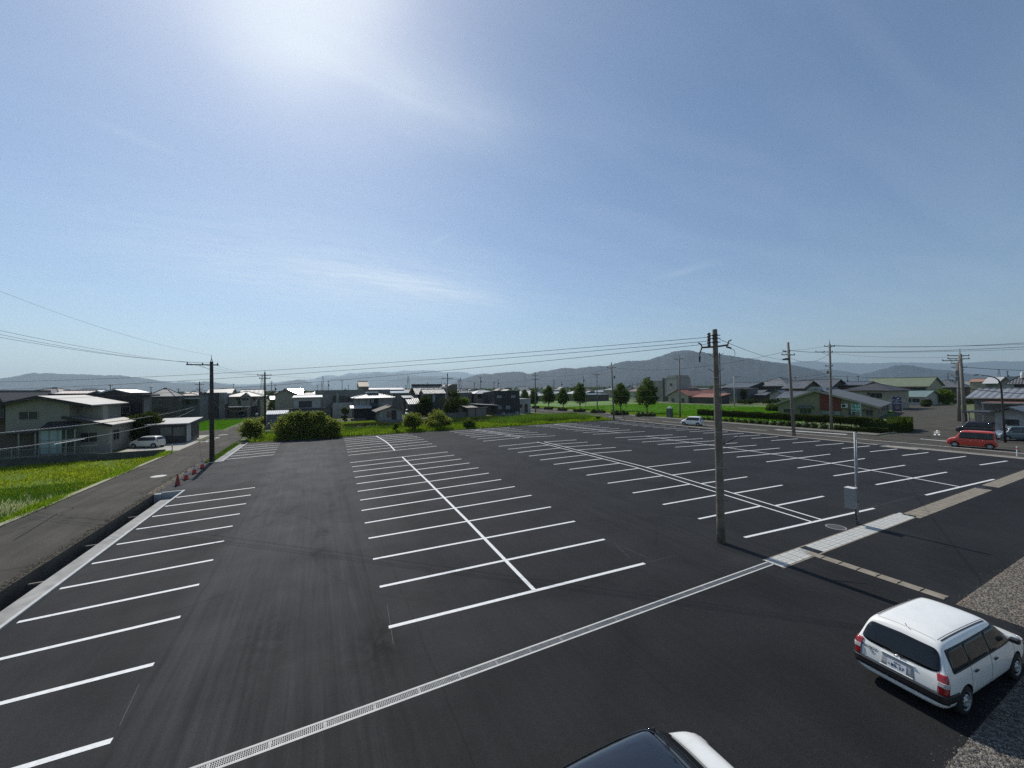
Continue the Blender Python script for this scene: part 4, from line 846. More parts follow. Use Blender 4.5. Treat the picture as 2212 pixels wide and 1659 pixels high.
wire((p1[0], p1[1], zq(p1,2,690,695)), (p13[0], p13[1], ztel), .5, .012, 'telephone drop between the lane pole and the field pole', None)
wire((p1[0], p1[1], zq(p1,2,690,690)), (p2[0]-.2, p2[1], zq(p2,2,1340,560)), 2.3, .02, 'slack telephone cable hanging before the far carport', None)
p3 = pb(3, 1700, 885); z3_ = zq(p3, 3, 1690, 365)
pole('grey pole standing before the dark overgrown houses', p3, z3_, .17, [(zq(p3,3,1690,425), -1.4, 1.5, .1)], zq(p3,3,1690,345)-z3_, M_POLE, [(zq(p3,3,1690,520), -.4, 0, .2, .6)], group=None)
wire((p2[0], p2[1], zq(p2,2,1340,385)), (p3[0], p3[1], zq(p3,3,1690,425)), .8, .013, 'power line between the bush pole and the grey pole', None, fit=q(3, 900, 445))
p4 = pb(4, 932, 826); z4_ = zq(p4, 4, 922, 345)
pole('pole at the corner beside the small white annex', p4, z4_, .18, [(zq(p4,4,922,390), -1.0, .9, -.5), (zq(p4,4,922,432), -.9, 1.1, -.5)], 0, M_POLE, group=None)
p5 = pb(5, 52, 1215); z5_ = zq(p5, 5, 28, 535)
pole('street pole with a small transformer near the far lot corner', p5, z5_, .17, [(zq(p5,5,30,598), -.9, .9, -.5)], 0, M_POLE, [(zq(p5,5,40,725), .45, -.2, .2, .6)], group=None, lean=(-.35, .1))
p6 = pb(5, 840, 1195); z6_ = zq(p6, 5, 836, 470)
pole('pole beside the telephone booth', p6, z6_, .17, [(zq(p6,5,836,492), -1.0, 1.0, -.5)], zq(p6,5,836,436)-z6_, M_POLE, group=None)
p7 = pb(6, 532, 1410); z7_ = zq(p7, 6, 480, 296)
P7 = pole('leaning street pole with a transformer rack, left of the brick fronted hall', p7, z7_, .19, [(zq(p7,6,480,403), -.75, .55, -.2), (zq(p7,6,480,443), -1.0, 1.35, -.2)], 0, M_POLE, group=None, lean=(-.5, .25))
zz = zq(p7,6,440,510); o = MB().box(-1.3,-.25,-.3,.3,0,.06).box(-1.15,-.75,-.2,.2,.06,.2).box(-.65,-.3,-.2,.2,.06,.28).build('transformer_rack', M_DKMET, P7); o.location = (-.4,.2,zz)
p8 = pb(6, 978, 1335); z8_ = zq(p8, 6, 966, 318)
pole('tall pole in front of the brick red wall of the hall', p8, z8_, .18, [(zq(p8,6,966,340), -.7, 1.05, -.4), (zq(p8,6,966,408), -2.2, .7, -.4), (zq(p8,6,966,575), -.6, .7, -.4)], zq(p8,6,966,258)-z8_, M_POLE, [(zq(p8,6,930,670), -.6, .1, .17, .5)], group=None)
pf = pb(5, 1485, 1045); pole('slim pale pole in the far field before the tiled houses', pf, zq(pf,5,1475,700), .16, [(zq(pf,5,1475,706), 0, 2.0, -.8)], 0, mat('pole_pale', (.4,.4,.39), .8, .1), group=None)
p11 = pb(4, 1665, 790); z11 = zq(p11, 4, 1652, 345); pole('field pole with one crossarm behind the row of round trees', p11, z11, .16, [(zq(p11,4,1652,376), -1.3, 1.2, -.3)], 0, M_POLE, group=None)
p12 = pb(4, 1530, 830); tag(MB().tube([(0,0,-.1),(0,0,zq(p12,4,1530,575))], .07, 8).build('sign_post', M_POLE), 'thin bare post on the pavement among the round trees', 'post').location = (*p12, 0)
# right hand cluster
pA = pb(7, 975, 1225); zA = zq(pA, 7, 955, 395)
PA = pole('tall dark pole with double crossarms at the branch road mouth', pA, zA, .24, [(zq(pA,7,960,412), -2.0, 2.2, -.3), (zq(pA,7,960,447), -2.0, 2.2, -.3), (zq(pA,7,960,468), -3.0, 0, -.3), (zq(pA,7,960,540), 0, 1.5, -.3)], zq(pA,7,955,330)-zA, M_POLE, group=None, lean=(-.3,.3))
MB().tube([(.15,-.25,0),(.15,-.25,zq(pA,7,975,1155))], .09, 8).build('guard_sleeve', mat('guard_yellow', (.5,.4,.05), .6, .1), PA)
pB = pb(7, 905, 1130); zB = zq(pB, 7, 905, 480)
pole('pole carrying stacked transformers behind the tall dark pole', pB, zB, .22, [(zB-.3, -1.2, 1.2, -.3), (zB-1.0, -1.1, 1.1, -.3), (zq(pB,7,905,625), -1.3, 1.3, -.3), (zq(pB,7,905,690), -1.2, .9, -.3)], 0, M_POLE, [(zq(pB,7,905,650), -.6, 0, .35, 1.3), (zq(pB,7,905,600), .4, 0, .38, 1.9), (zq(pB,7,905,690), -.9, 0, .3, .9)], group=None)
pC = pb(7, 945, 1035); pole('third pole of the cluster, farthest along the branch road', pC, zq(pC,7,945,560), .2, [(zq(pC,7,945,575), -1, 1, -.3)], 0, M_POLE, group=None)
pD = pb(7, 1012, 1240); tag(MB().tube([(0,0,-.1),(0,0,zq(pD,7,1015,1030))], .09, 8).build('marker_post', mat('post_pale', (.35,.34,.3), .7, .1)), 'short pale post between the tall dark pole and the minivan', 'post').location = (*pD, 0)
# wires right
R1 = far_pt(2330, 733, 62); 
wire((p8[0], p8[1], zq(p8,6,966,330)), far_pt(2340, 731, 52), .3, .03, 'doubled power line running right from the tall pole, upper pair', None, fit=q(7, 600, 318))
wire((p8[0], p8[1], zq(p8,6,966,338)), far_pt(2340, 738, 52), .3, .02, 'thin companion line just under the upper pair', None, fit=q(7, 900, 312))
wire((p7[0]-.4, p7[1]+.2, zq(p7,6,500,390)), (p8[0], p8[1], zq(p8,6,966,408)), .15, .03, 'power line between the leaning pole and the tall pole', None)
wire((p8[0], p8[1], zq(p8,6,966,408)), far_pt(2340, 741, 50), .3, .03, 'doubled power line running right from the tall pole, lower pair', None, fit=q(7, 500, 366))
wire((p8[0], p8[1], zq(p8,6,966,415)), far_pt(2340, 748, 50), .3, .02, 'thin companion line just under the lower pair', None, fit=q(7, 500, 376))
wire((p7[0]-.4, p7[1]+.2, zq(p7,6,540,470)), (p8[0], p8[1], zq(p8,6,940,425)), 1.0, .02, 'slack jumper cable between the two street poles', None)
wire((p7[0]-.4, p7[1]+.2, zq(p7,6,480,395)), (p8[0], p8[1], zq(p8,6,966,332)), .1, .014, 'upper line between the two street poles', None)
wire((p7[0]-.4, p7[1]+.2, zq(p7,6,440,400)), (p5[0], p5[1], zq(p5,5,30,598)), 1.3, .02, 'long power line between the leaning pole and the transformer pole', None)
wire((p5[0], p5[1], zq(p5,5,30,598)), (p4[0], p4[1], zq(p4,4,922,390)), .9, .02, 'power line between the transformer pole and the annex pole', None)
wire((p5[0], p5[1], zq(p5,5,30,640)), (p4[0], p4[1], zq(p4,4,922,432)), 1.2, .018, 'lower line between the transformer pole and the annex pole', None)
wire((p3[0], p3[1], zq(p3,3,1690,425)), (p4[0], p4[1], zq(p4,4,922,432)), 1.0, .018, 'power line between the grey pole and the annex pole', None)
wire(B9 + pa(h9(430)) + cam_r*.2, (p7[0]-.45, p7[1]+.22, zq(p7,6,480,495)), .35, .011, 'thin line from the wooden pole to the leaning pole', None)
wire((p5[0], p5[1], zq(p5,5,40,870)), (p8[0], p8[1], zq(p8,6,975,660)), .8, .018, 'low telephone cable along the far side of the street', None)
wire((p5[0], p5[1], zq(p5,5,40,935)), (p8[0], p8[1], zq(p8,6,975,690)), 1.2, .018, 'lowest telephone cable along the far side of the street', None)
wire((p8[0], p8[1], zq(p8,6,975,695)), (pB[0], pB[1], zq(pB,7,905,640)), .3, .02, 'low cable from the tall pole to the transformer stack', None)
wire((p8[0], p8[1], zq(p8,6,975,425)), (pA[0], pA[1], zq(pA,7,860,430)), .4, .014, 'high line from the tall pole to the double crossarm pole', None)
for k, (ya, yb, w_, nm) in enumerate(((540, 800, .035, 'upper'), (770, 866, .05, 'lower'))):
    wire((pA[0], pA[1], zq(pA,7,960,ya)), far_pt(2330, yb-12 if k else 798, 60), .3, w_, 'thick cable running right from the double crossarm pole, %s one' % nm, None)
wire((pA[0], pA[1], zq(pA,7,960,770)), (p8[0], p8[1], zq(p8,6,975,840)), .4, .03, 'heavy telephone cable from the double crossarm pole to the tall pole', None)

# small distant poles: placed where a 12 m pole would show that tall
def dist_pole(n, x, y, H_=12., arms=1, k=[0]):
    px, py = q(n, x, y); r_ = ray(px, py); hl = sqrt(r_.x**2+r_.y**2); el = r_.z/hl; d = (H_-HC)/max(el, .004); d = min(max(d, 95), 620)
    H_ = HC + el*d; bx, by = r_.x/hl*d, r_.y/hl*d; a = AZ*-1
    k[0] += 1
    P = root('utility_pole', (bx, by, 0), 'small distant utility pole rising above the far roofs', 'utility pole', 'distant utility poles')
    MB().tube([(0,0,0),(0,0,H_)], [.17,.13], 8).build('pole', M_POLED, P)
    for j in range(arms): MB().tube([(-.95*cos(a),-.95*sin(a),H_-.5-j*.9),(.95*cos(a),.95*sin(a),H_-.5-j*.9)], .06, 4).lathe([(0,0),(.07,0),(.07,.2),(0,.2)], 6, (-.8*cos(a),-.8*sin(a),H_-.45-j*.9)).lathe([(0,0),(.07,0),(.07,.2),(0,.2)], 6, (.8*cos(a),.8*sin(a),H_-.45-j*.9)).build('crossarm', M_POLED, P)
    if (k[0] % 3) == 0: MB().lathe([(0,0),(.28,0),(.28,.9),(0,.9)], 8, (.4*cos(a),.4*sin(a),H_-3.3)).build('transformer', M_POLED, P)
for a_ in ((1,1310,493,11,1),(1,1793,520,10,1),(2,308,540,9,1),(2,963,485,12,1),(2,1415,455,13,2),(2,1457,485,11,0),(3,150,500,12,1),(3,205,470,13,2),(3,278,447,13,1),(3,443,440,14,2),(3,517,498,11,1),
           (3,1198,500,11,1),(3,1303,488,10,1),(3,1457,468,12,1),(3,1622,455,12,0),(3,1830,430,13,2),(3,2013,465,12,1),(3,2087,400,14,1),(3,1660,475,11,1),(4,437,455,12,2),(4,485,430,13,1),(4,205,465,12,1),(3,1105,505,10,0),(3,1045,515,10,0),
           (4,1692,490,10,0),(4,1365,488,10,1),(4,1500,395,14,0),(4,1148,440,13,1),(6,552,705,11,1),(6,1163,695,12,0),(6,1293,690,12,1),(7,780,605,12,0),(7,1428,580,13,2),(5,270,770,10,0),(5,325,770,10,0),(4,1240,450,12,0)): dist_pole(*a_)
# lattice pylons
def pylon(n, x, y, d, label):
    px, py = q(n, x, y); r_ = ray(px, py); hl = sqrt(r_.x**2+r_.y**2); Ht = HC + r_.z/hl*d
    b = MB(); wb_ = Ht*.09
    lv = [0, .2, .38, .54, .68, .8, .9, 1.]; ww = [wb_*(1-t)**1.1 + Ht*.012 for t in lv]
    for sx_, sy_ in ((-1,-1),(1,-1),(1,1),(-1,1)): b.tube([(sx_*w_, sy_*w_, Ht*t) for t, w_ in zip(lv, ww)], Ht*.0035, 4)
    for i in range(len(lv)-1):
        for (a1, a2) in (((-1,-1),(1,-1)),((1,-1),(-1,-1)),((-1,1),(1,1)),((1,1),(1,-1)),((-1,-1),(-1,1))):
            b.tube([(a1[0]*ww[i], a1[1]*ww[i], Ht*lv[i]), (a2[0]*ww[i+1], a2[1]*ww[i+1], Ht*lv[i+1])], Ht*.002, 3)
    for t in (.7, .8, .9): b.tube([(-Ht*.09*cos(AZ), Ht*.09*sin(AZ), Ht*t), (Ht*.09*cos(AZ), -Ht*.09*sin(AZ), Ht*t)], Ht*.004, 4)
    o = b.build('pylon', M_POLED, fix=False); o.location = (r_.x/hl*d, r_.y/hl*d, 0); tag(o, label, 'pylon', 'lattice pylons on the plain')
for a_ in ((2,1303,390,700,'steel lattice pylon behind the hip roofed house'),(3,212,390,650,'steel lattice pylon left of the gabled rooftop house'),(3,1228,392,620,'steel lattice pylon above the long blue grey hall'),(3,1850,405,700,'steel lattice pylon right of the rounded roof'),(4,1148,440,900,'faint pylon behind the row of round trees'),(7,1335,560,900,'faint pylon near the curved street lamp')): pylon(*a_)

# ---------------------------------------------------------------- street furniture
ORANGE = mat('cone_red', (.55,.045,.03), .55, .1, 6); WHT = mat('cone_white', (.6,.6,.56), .5, .1)
DULL = mat('cone_faded', (.28,.045,.035), .7, .2, 6)
for i, (x, y, two, lb) in enumerate(((600,1050,0,'dull red traffic cone without white bands, nearest of the four'), (735,955,1,'red and white traffic cone second from the camera'), (865,862,1,'red and white traffic cone third from the camera'), (992,778,1,'red and white traffic cone nearest the dark pole'))):
    p = gq(14, x, y); C_ = root('traffic_cone', (*p, 0), lb, 'traffic cone', 'traffic cones in a row')
    C_.rotation_euler = (0, 0, .4*i); C_.scale = (1.25, 1.25, 1.25)
    MB().box(-.19,.19,-.19,.19,0,.035).build('base', mat('cone_base', (.03,.03,.03), .8, .1), C_)
    m_ = DULL if not two else ORANGE
    MB().lathe([(.145,.035),(.105,.22),(.085,.32),(.06,.46),(.028,.66),(.02,.70),(0,.70)], 18).build('cone', m_, C_, smooth=True)
    if two: MB().lathe([(.090,.30),(.062,.46)], 18).lathe([(.052,.53),(.036,.63)], 18).build('white_band', WHT, C_, smooth=True)
# telephone booth
pbt = gq(5, 715, 1192); BT = root('telephone_booth', (*pbt, 0), 'glass telephone booth with a pale domed cap on the field edge', 'telephone booth'); hb = zq(pbt, 5, 715, 1078)
k_ = mat('booth_green', (.10,.14,.11), .5, .1); b = MB()
for sx_ in (-.45,.45):
    for sy_ in (-.45,.45): b.box(sx_-.04,sx_+.04,sy_-.04,sy_+.04,0,hb)
for zz in (.1, hb*.33, hb*.66, hb-.15): b.box(-.45,.45,-.47,-.43,zz,zz+.05).box(-.47,-.43,-.45,.45,zz,zz+.05)
b.build('frame', k_, BT); MB().box(-.42,.42,-.42,.42,.1,hb-.1).build('glass_panel', mat('booth_glass', (.10,.13,.12), .1, .3, 1), BT)
MB().lathe([(.62,hb),(.6,hb+.08),(.3,hb+.35),(.08,hb+.5),(0,hb+.5)], 4).build('cap', mat('booth_cap', (.6,.62,.6), .5, .05), BT)
# curved street lamp
pl_ = gq(7, 1407, 1362); SL = root('street_lamp', (*pl_, 0), 'dark street lamp with a curved arm at the right edge', 'street lamp'); Zs = lambda x, y: ZH(pl_, *q(7, x, y))
def off7(x, y, basepx=1385):   # sideways offset in metres at the lamp's distance
    d = sqrt(pl_[0]**2+pl_[1]**2); dc = pl_[0]*sin(AZ)+pl_[1]*cos(AZ); return cam_r*((x-basepx)/2.7646/1.8228/FPX*dc)
prof = [(1407,1362),(1392,1100),(1380,800),(1372,730),(1350,680),(1310,655),(1240,638),(1160,630)]
MB().tube([off7(x,y,1407)+Vector((0,0,Zs(x,y))) for x,y in prof], [.11,.1,.085,.08,.07,.06,.05,.045], 10).build('pole', mat('lamp_brown', (.03,.022,.025), .5, .1), SL, smooth=True)
hd = off7(1110,627,1407)+Vector((0,0,Zs(1110,627))); o = MB().lathe([(0,-.45),(.09,-.3),(.14,0),(.09,.35),(0,.5)], 10, axis=0).build('lamp_head', mat('lamp_brown'[:10]+'_b', (.03,.022,.025), .5, .1), SL); o.location = hd; o.rotation_euler = (0,0,-AZ); o.scale = (1,.9,.5)
MB().box(-.12,.12,-.02,.02,0,.4).build('notice', mat('notice', (.5,.45,.35), .7, .2), SL).location = (-.1,-.12,Zs(1395,1200))
# bollards
def bollard(p, hgt, r, lb, grp, mi=None):
    o = MB().tube([(0,0,-.1),(0,0,hgt)], r, 10).lathe([(r*1.1,hgt*.7),(r*1.1,hgt*.82)], 10, mi=1).build('bollard', [mat('bollard_white', (.6,.6,.58), .5, .1), ORANGE]); o.location = (*p, 0); tag(o, lb, 'bollard', grp)
bollard(gq(7,1536,1512), .95, .06, 'white delineator post at the right end of the lot', None)
bollard(gq(2,235,1310), 1.0, .05, 'slim white post where the driveway meets the left lane', None)
bollard(gq(5,290,1190), .8, .05, 'thin white post on the street edge behind the far stalls', None)
bollard(gq(3,968,942), .8, .05, 'short white post before the cottage wall', None)
gy = gq(5, 190, 1225); tag(MB().tube([(0,0,0),(-1.3,.3,2.6)], .05, 6).build('guy_guard', M_POLE), 'leaning pale guy wire guard beside the transformer pole', 'guy guard').location = (*gy, 0)
# traffic mirror
pm_ = gq(2, 1238, 950); TM = root('traffic_mirror', (*pm_, 0), 'round traffic mirror on a thin post in the bushes', 'traffic mirror'); zm = zq(pm_, 2, 1243, 850)
MB().tube([(0,0,0),(0,0,zm)], .04, 8).build('post', M_STEEL, TM); MB().lathe([(0,-.05),(.34,-.03),(.36,0),(0,.02)], 18, axis=1).build('mirror_face', mat('mirror', (.3,.35,.36), .08, 0, metal=.8), TM).location = (.05,-.06,zm)
# ================================================================ BUILDINGS
M_PANE = mat('window_pane', (.035,.042,.045), .07, .3, .6, spec=.6); M_PANEL = mat('window_pane_pale', (.22,.26,.25), .25, .15, 1)
M_FR = mat('window_frame', (.26,.26,.24), .5, .1, 3); M_FRD = mat('window_frame_dark', (.05,.045,.04), .5, .1, 3)
W_BEIGE = banded('wall_beige_siding', (.36,.34,.27), .85, 2, .22, .012, .12); W_GREY = banded('wall_grey_siding', (.20,.20,.19), .85, 2, .25, .012, .15)
W_BROWN = banded('wall_brown_siding', (.15,.125,.10), .85, 2, .25, .012, .2); W_BLACK = banded('wall_black_metal', (.018,.020,.024), .5, 0, .25, .012, .12)
W_WHITE = mat('wall_white', (.50,.50,.47), .85, .12, .7); W_CREAM = mat('wall_cream', (.44,.40,.30), .85, .1, .7); W_CONC = mat('wall_concrete', (.26,.26,.24), .9, .25, .6)
W_YEL = banded('wall_olive_stucco', (.34,.31,.20), .9, 2, .45, .006, .1); W_BRICK = banded('wall_red_brick', (.22,.055,.04), .85, 2, .16, .01, .2)
W_STUC = mat('wall_stucco_pale', (.46,.45,.43), .9, .18, .8, .3, 14); W_PLANK = banded('wall_plank_dark', (.10,.09,.075), .85, 0, .3, .015, .25)
R_TILE = banded('roof_tile_grey', (.085,.092,.10), .38, 0, .36, .07, .25, cross=.34); R_TILEY = banded('roof_tile_grey_y', (.085,.092,.10), .38, 1, .36, .07, .25, cross=.34)
R_TILEB = banded('roof_tile_brown', (.11,.075,.055), .5, 0, .36, .06, .25, cross=.34); R_METAL = banded('roof_metal_silver', (.42,.42,.41), .42, 0, .45, .02, .12, metal=.3)
R_METALB = banded('roof_metal_blue', (.12,.16,.20), .45, 0, .45, .02, .15, metal=.3); R_DARK = mat('roof_dark', (.035,.035,.038), .6, .2, 1); R_SLATE = banded('roof_slate', (.20,.20,.185), .5, 1, .5, .01, .15)
R_SLATEX = banded('roof_slate_x', (.105,.11,.112), .6, 0, .3, .02, .2, cross=.3); R_RUST = banded('roof_rust_red', (.20,.075,.05), .7, 0, .5, .03, .3); R_GREEN = banded('roof_green_metal', (.13,.16,.10), .6, 1, .5, .03, .15)
R_BRIGHT = banded('roof_metal_bright', (.55,.55,.53), .5, 0, .5, .015, .08, metal=.35); M_GUT = mat('gutter', (.30,.28,.24), .6, .1, 3)
class House:
    def __init__(s, name, label, x0, x1, y0, y1, h, roof, wall, roofm, over=.5, cat='house', group=None, z0=0., th=.14, gut=True):
        x0, x1 = min(x0,x1), max(x0,x1); s.cx, s.cy = (x0+x1)/2, (y0+y1)/2; s.a, s.b = (x1-x0)/2, (y1-y0)/2; s.h = h; s.z0 = z0
        s.R = root(name, (s.cx, s.cy, z0), label, cat, group); a, b = s.a, s.b
        s.add(wall, -a, a, -b, b, h, roof, roofm, over, th, gut)
    def add(s, wall, xa, xb, ya, yb, h, roof, roofm, over=.5, th=.14, gut=True, base=-.3):
        m = MB(); cx_, cy_ = (xa+xb)/2, (ya+yb)/2; t = roof[0]; r = roof[1] if len(roof) > 1 else 0
        if t == 'gx': m.prism([(ya, base), (yb, base), (yb, h), (cy_, h+r), (ya, h)], 0, xa, xb)
        elif t == 'gy': m.prism([(xa, base), (xb, base), (xb, h), (cx_, h+r), (xa, h)], 1, ya, yb)
        elif t == 'sx': m.prism([(xa, base), (xb, base), (xb, h+r), (xa, h)], 1, ya, yb)
        elif t == 'sy': m.prism([(ya, base), (yb, base), (yb, h+r), (ya, h)], 0, xa, xb)
        else: m.box(xa, xb, ya, yb, base, h)
        s.wall = m.build('wall', wall, s.R)
        q_ = MB(); o = over
        def slab(p): # list of 4 points (top); thickness down
            p = [Vector(v) for v in p]; n = (p[1]-p[0]).cross(p[2]-p[0]).normalized(); n = n if n.z > 0 else -n
            q_.add([v + n*th for v in p] + p, [(0,1,2,3),(7,6,5,4),(0,4,5,1),(1,5,6,2),(2,6,7,3),(3,7,4,0)])
        if t == 'gx':
            k = r/(yb-cy_); slab([(xa-o, ya-o, h-k*o), (xb+o, ya-o, h-k*o), (xb+o, cy_, h+r), (xa-o, cy_, h+r)]); slab([(xa-o, cy_, h+r+.003), (xb+o, cy_, h+r+.003), (xb+o, yb+o, h-k*o), (xa-o, yb+o, h-k*o)])
            q_.box(xa-o-.02, xb+o+.02, cy_-.14, cy_+.14, h+r+.05, h+r+th+.14)
        elif t == 'gy':
            k = r/(xb-cx_); slab([(xa-o, ya-o, h-k*o), (cx_, ya-o, h+r), (cx_, yb+o, h+r), (xa-o, yb+o, h-k*o)]); slab([(cx_, ya-o, h+r+.003), (xb+o, ya-o, h-k*o), (xb+o, yb+o, h-k*o), (cx_, yb+o, h+r+.003)])
            q_.box(cx_-.14, cx_+.14, ya-o-.02, yb+o+.02, h+r+.05, h+r+th+.14)
        elif t in ('hx', 'hy'):
            Lx, Ly = (xb-xa)/2+o, (yb-ya)/2+o; 
            if t == 'hx': rl = max(Lx-Ly, .3); e0, e1 = (cx_-rl, cy_), (cx_+rl, cy_)
            else: rl = max(Ly-Lx, .3); e0, e1 = (cx_, cy_-rl), (cx_, cy_+rl)
            c = [(xa-o, ya-o), (xb+o, ya-o), (xb+o, yb+o), (xa-o, yb+o)]; v = [(x, y, h) for x, y in c] + [(*e0, h+r), (*e1, h+r)] + [(x, y, h-th) for x, y in c]
            if t == 'hx': f = [(0,1,5,4), (1,2,5), (2,3,4,5), (3,0,4)]
            else: f = [(0,1,4), (1,2,5,4), (2,3,5), (3,0,4,5)]
            q_.add(v, f + [(0,6,7,1),(1,7,8,2),(2,8,9,3),(3,9,6,0),(9,8,7,6)])
            q_.tube([Vector((*e0, h+r+.08)), Vector((*e1, h+r+.08))], .13, 6)
            for i_, e_ in ((0, e0), (1, e1 if t == 'hx' else e0), (2, e1), (3, e0 if t == 'hx' else e1)): q_.tube([Vector((c[i_][0], c[i_][1], h+.03)), Vector((*e_, h+r+.05))], .08, 5)
        elif t == 'sx': k = r/(xb-xa); slab([(xa-o, ya-o, h-k*o), (xb+o, ya-o, h+r+k*o), (xb+o, yb+o, h+r+k*o), (xa-o, yb+o, h-k*o)])
        elif t == 'sy': k = r/(yb-ya); slab([(xa-o, ya-o, h-k*o), (xb+o, ya-o, h-k*o), (xb+o, yb+o, h+r+k*o), (xa-o, yb+o, h+r+k*o)])
        else:
            q_.box(xa-.06, xb+.06, ya-.06, yb+.06, h-.02, h+th); 
            if r:
                for bx_ in ((xa-.06, xb+.06, ya-.06, ya+.1), (xa-.06, xb+.06, yb-.1, yb+.06), (xa-.06, xa+.1, ya+.1, yb-.1), (xb-.1, xb+.06, ya+.1, yb-.1)): q_.box(*bx_, h+th+.002, h+r)
        s.roof = q_.build('roof', roofm, s.R)
        if gut and t in ('gx', 'gy', 'sy'):
            g_ = MB()
            if t in ('gx', 'sy'): k = (r/(yb-cy_)) if t == 'gx' else r/(yb-ya); g_.tube([(xa-o, ya-o-.06, h-k*o+.02), (xb+o, ya-o-.06, h-k*o+.02)], .055, 6).tube([(xb-.1, ya-.06, h-k*o), (xb-.1, ya-.06, .1)], .04, 6)
            else: k = r/(xb-cx_); g_.tube([(xa-o-.06, ya-o, h-k*o+.02), (xa-o-.06, yb+o, h-k*o+.02)], .055, 6).tube([(xb+o+.06, ya-o, h-k*o+.02), (xb+o+.06, yb+o, h-k*o+.02)], .055, 6)
            g_.build('gutter', M_GUT, s.R)
        return s
    def win(s, face, u, z, w, h_, n=2, frame=None, pane=None, name='window', y=None):
        """u along the face in world x (faces S/N) or world y (faces W/E), z centre"""
        frame = frame or M_FR; z -= s.z0
        if face in 'SN':
            yy = (y-s.cy) if y is not None else (-s.b if face == 'S' else s.b); sg = -1 if face == 'S' else 1; u -= s.cx
            def B(m, u0, u1, z0, z1, d0, d1): m.box(u0, u1, yy+sg*d0, yy+sg*d1, z0, z1)
        else:
            xx = (y-s.cx) if y is not None else (-s.a if face == 'W' else s.a); sg = -1 if face == 'W' else 1; u -= s.cy
            def B(m, u0, u1, z0, z1, d0, d1): m.box(xx+sg*d0, xx+sg*d1, u0, u1, z0, z1)
        m = MB(); t = .05
        B(m, u-w/2-t, u+w/2+t, z+h_/2, z+h_/2+t, -.02, .06); B(m, u-w/2-t, u+w/2+t, z-h_/2-t, z-h_/2, -.02, .08)
        B(m, u-w/2-t, u-w/2, z-h_/2, z+h_/2, -.02, .06); B(m, u+w/2, u+w/2+t, z-h_/2, z+h_/2, -.02, .06)
        for i in range(1, n): uu = u-w/2+w*i/n; B(m, uu-.025, uu+.025, z-h_/2, z+h_/2, -.02, .05)
        f = m.build(name, frame, s.R); p = MB(); B(p, u-w/2, u+w/2, z-h_/2, z+h_/2, -.05, .02); p.build('pane', pane or M_PANE, f); return f
    def part(s, name, m, x0, x1, y0, y1, z0, z1):
        return MB().box(x0-s.cx, x1-s.cx, y0-s.cy, y1-s.cy, z0-s.z0, z1-s.z0).build(name, m, s.R)
def rx(n, xa, ya, xb, yb, Y):     # front facing -Y: x range and heights of two image points on the plane Y
    a = xq(n, xa, ya, Y); b = xq(n, xb, yb, Y); return a[0], b[0], a[1], b[1]
def ac_unit(x, y, z, label, rz=0.):
    o = root('air_conditioner', (x, y, z), label, 'air conditioner', None, rz)
    MB().box(-.4,.4,-.15,.15,0,.62).build('casing', mat('ac_white', (.5,.5,.47), .6, .06), o); MB().lathe([(0,-.155),(.22,-.158),(.24,-.15)], 16, (-.1,0,.31), axis=1).build('fan_grille', M_TRIM, o); return o

# ---- beige house on the left
Y0 = 64.0
xl = xq(1, 65, 900, Y0)[0]; xr_ = xq(1, 825, 900, Y0)[0]; xrd, zrd = xq(1, 450, 645, Y0-.5); zl = xq(1, 65, 748, Y0)[1]; xe, ze = xq(1, 1095, 752, Y0-.5)
k = (zrd-ze)/(xe-xrd); zr_ = zrd-k*(xr_-xrd)
hA = root('beige_house', ((xl+xr_)/2, Y0, 0), 'large beige two storey house with grey roofs behind the left rice field', 'house')
ox = (xl+xr_)/2
def LA(x): return x-ox
D = 9.0; xr2 = xq(1, 1190, 800, Y0+3.2)[0]
MB().prism([(LA(xl),-.3),(LA(xr_),-.3),(LA(xr_),zr_-.05),(LA(xrd),zrd-.05),(LA(xl),zrd-.05-k*(xrd-xl))], 1, 0, D).box(LA(xr_), LA(xr2), 3.2, D, 0, zrd-k*(xr2-xrd)-.08).box(LA(xr_), LA(xr_)+2.2, 1.8, 3.2, 2.9, zrd-k*(xr_+2.2-xrd)-.1).build('wall', W_BEIGE, hA)
b = MB()
def roofslab(b, x0, z0_, x1, z1, y0, y1, t=.16): b.prism([(x0,z0_),(x1,z1),(x1,z1+t),(x0,z0_+t)], 1, y0, y1)
roofslab(b, LA(xl-1.2), zrd-k*(xrd-xl+1.2), LA(xrd), zrd, -.7, D+.5); roofslab(b, LA(xrd), zrd+.003, LA(xe), ze, -.7, D+.5)
b.build('roof', [banded('roof_ash_metal', (.26,.25,.23), .5, 0, .9, .015, .12, metal=.1)], hA)
b = MB().box(LA(xl-1.2), LA(xe), -.76, -.70, -1,-1)
# verge boards
b = MB(); b.prism([(LA(xl-1.2), zrd-k*(xrd-xl+1.2)-.18),(LA(xrd), zrd-.18),(LA(xrd), zrd+.18),(LA(xl-1.2), zrd-k*(xrd-xl+1.2)+.18)], 1, -.78, -.705)
b.prism([(LA(xrd), zrd-.18),(LA(xe), ze-.18),(LA(xe), ze+.18),(LA(xrd), zrd+.18)], 1, -.78, -.705); b.build('verge_board', mat('verge_brown', (.035,.028,.024), .7, .1), hA)
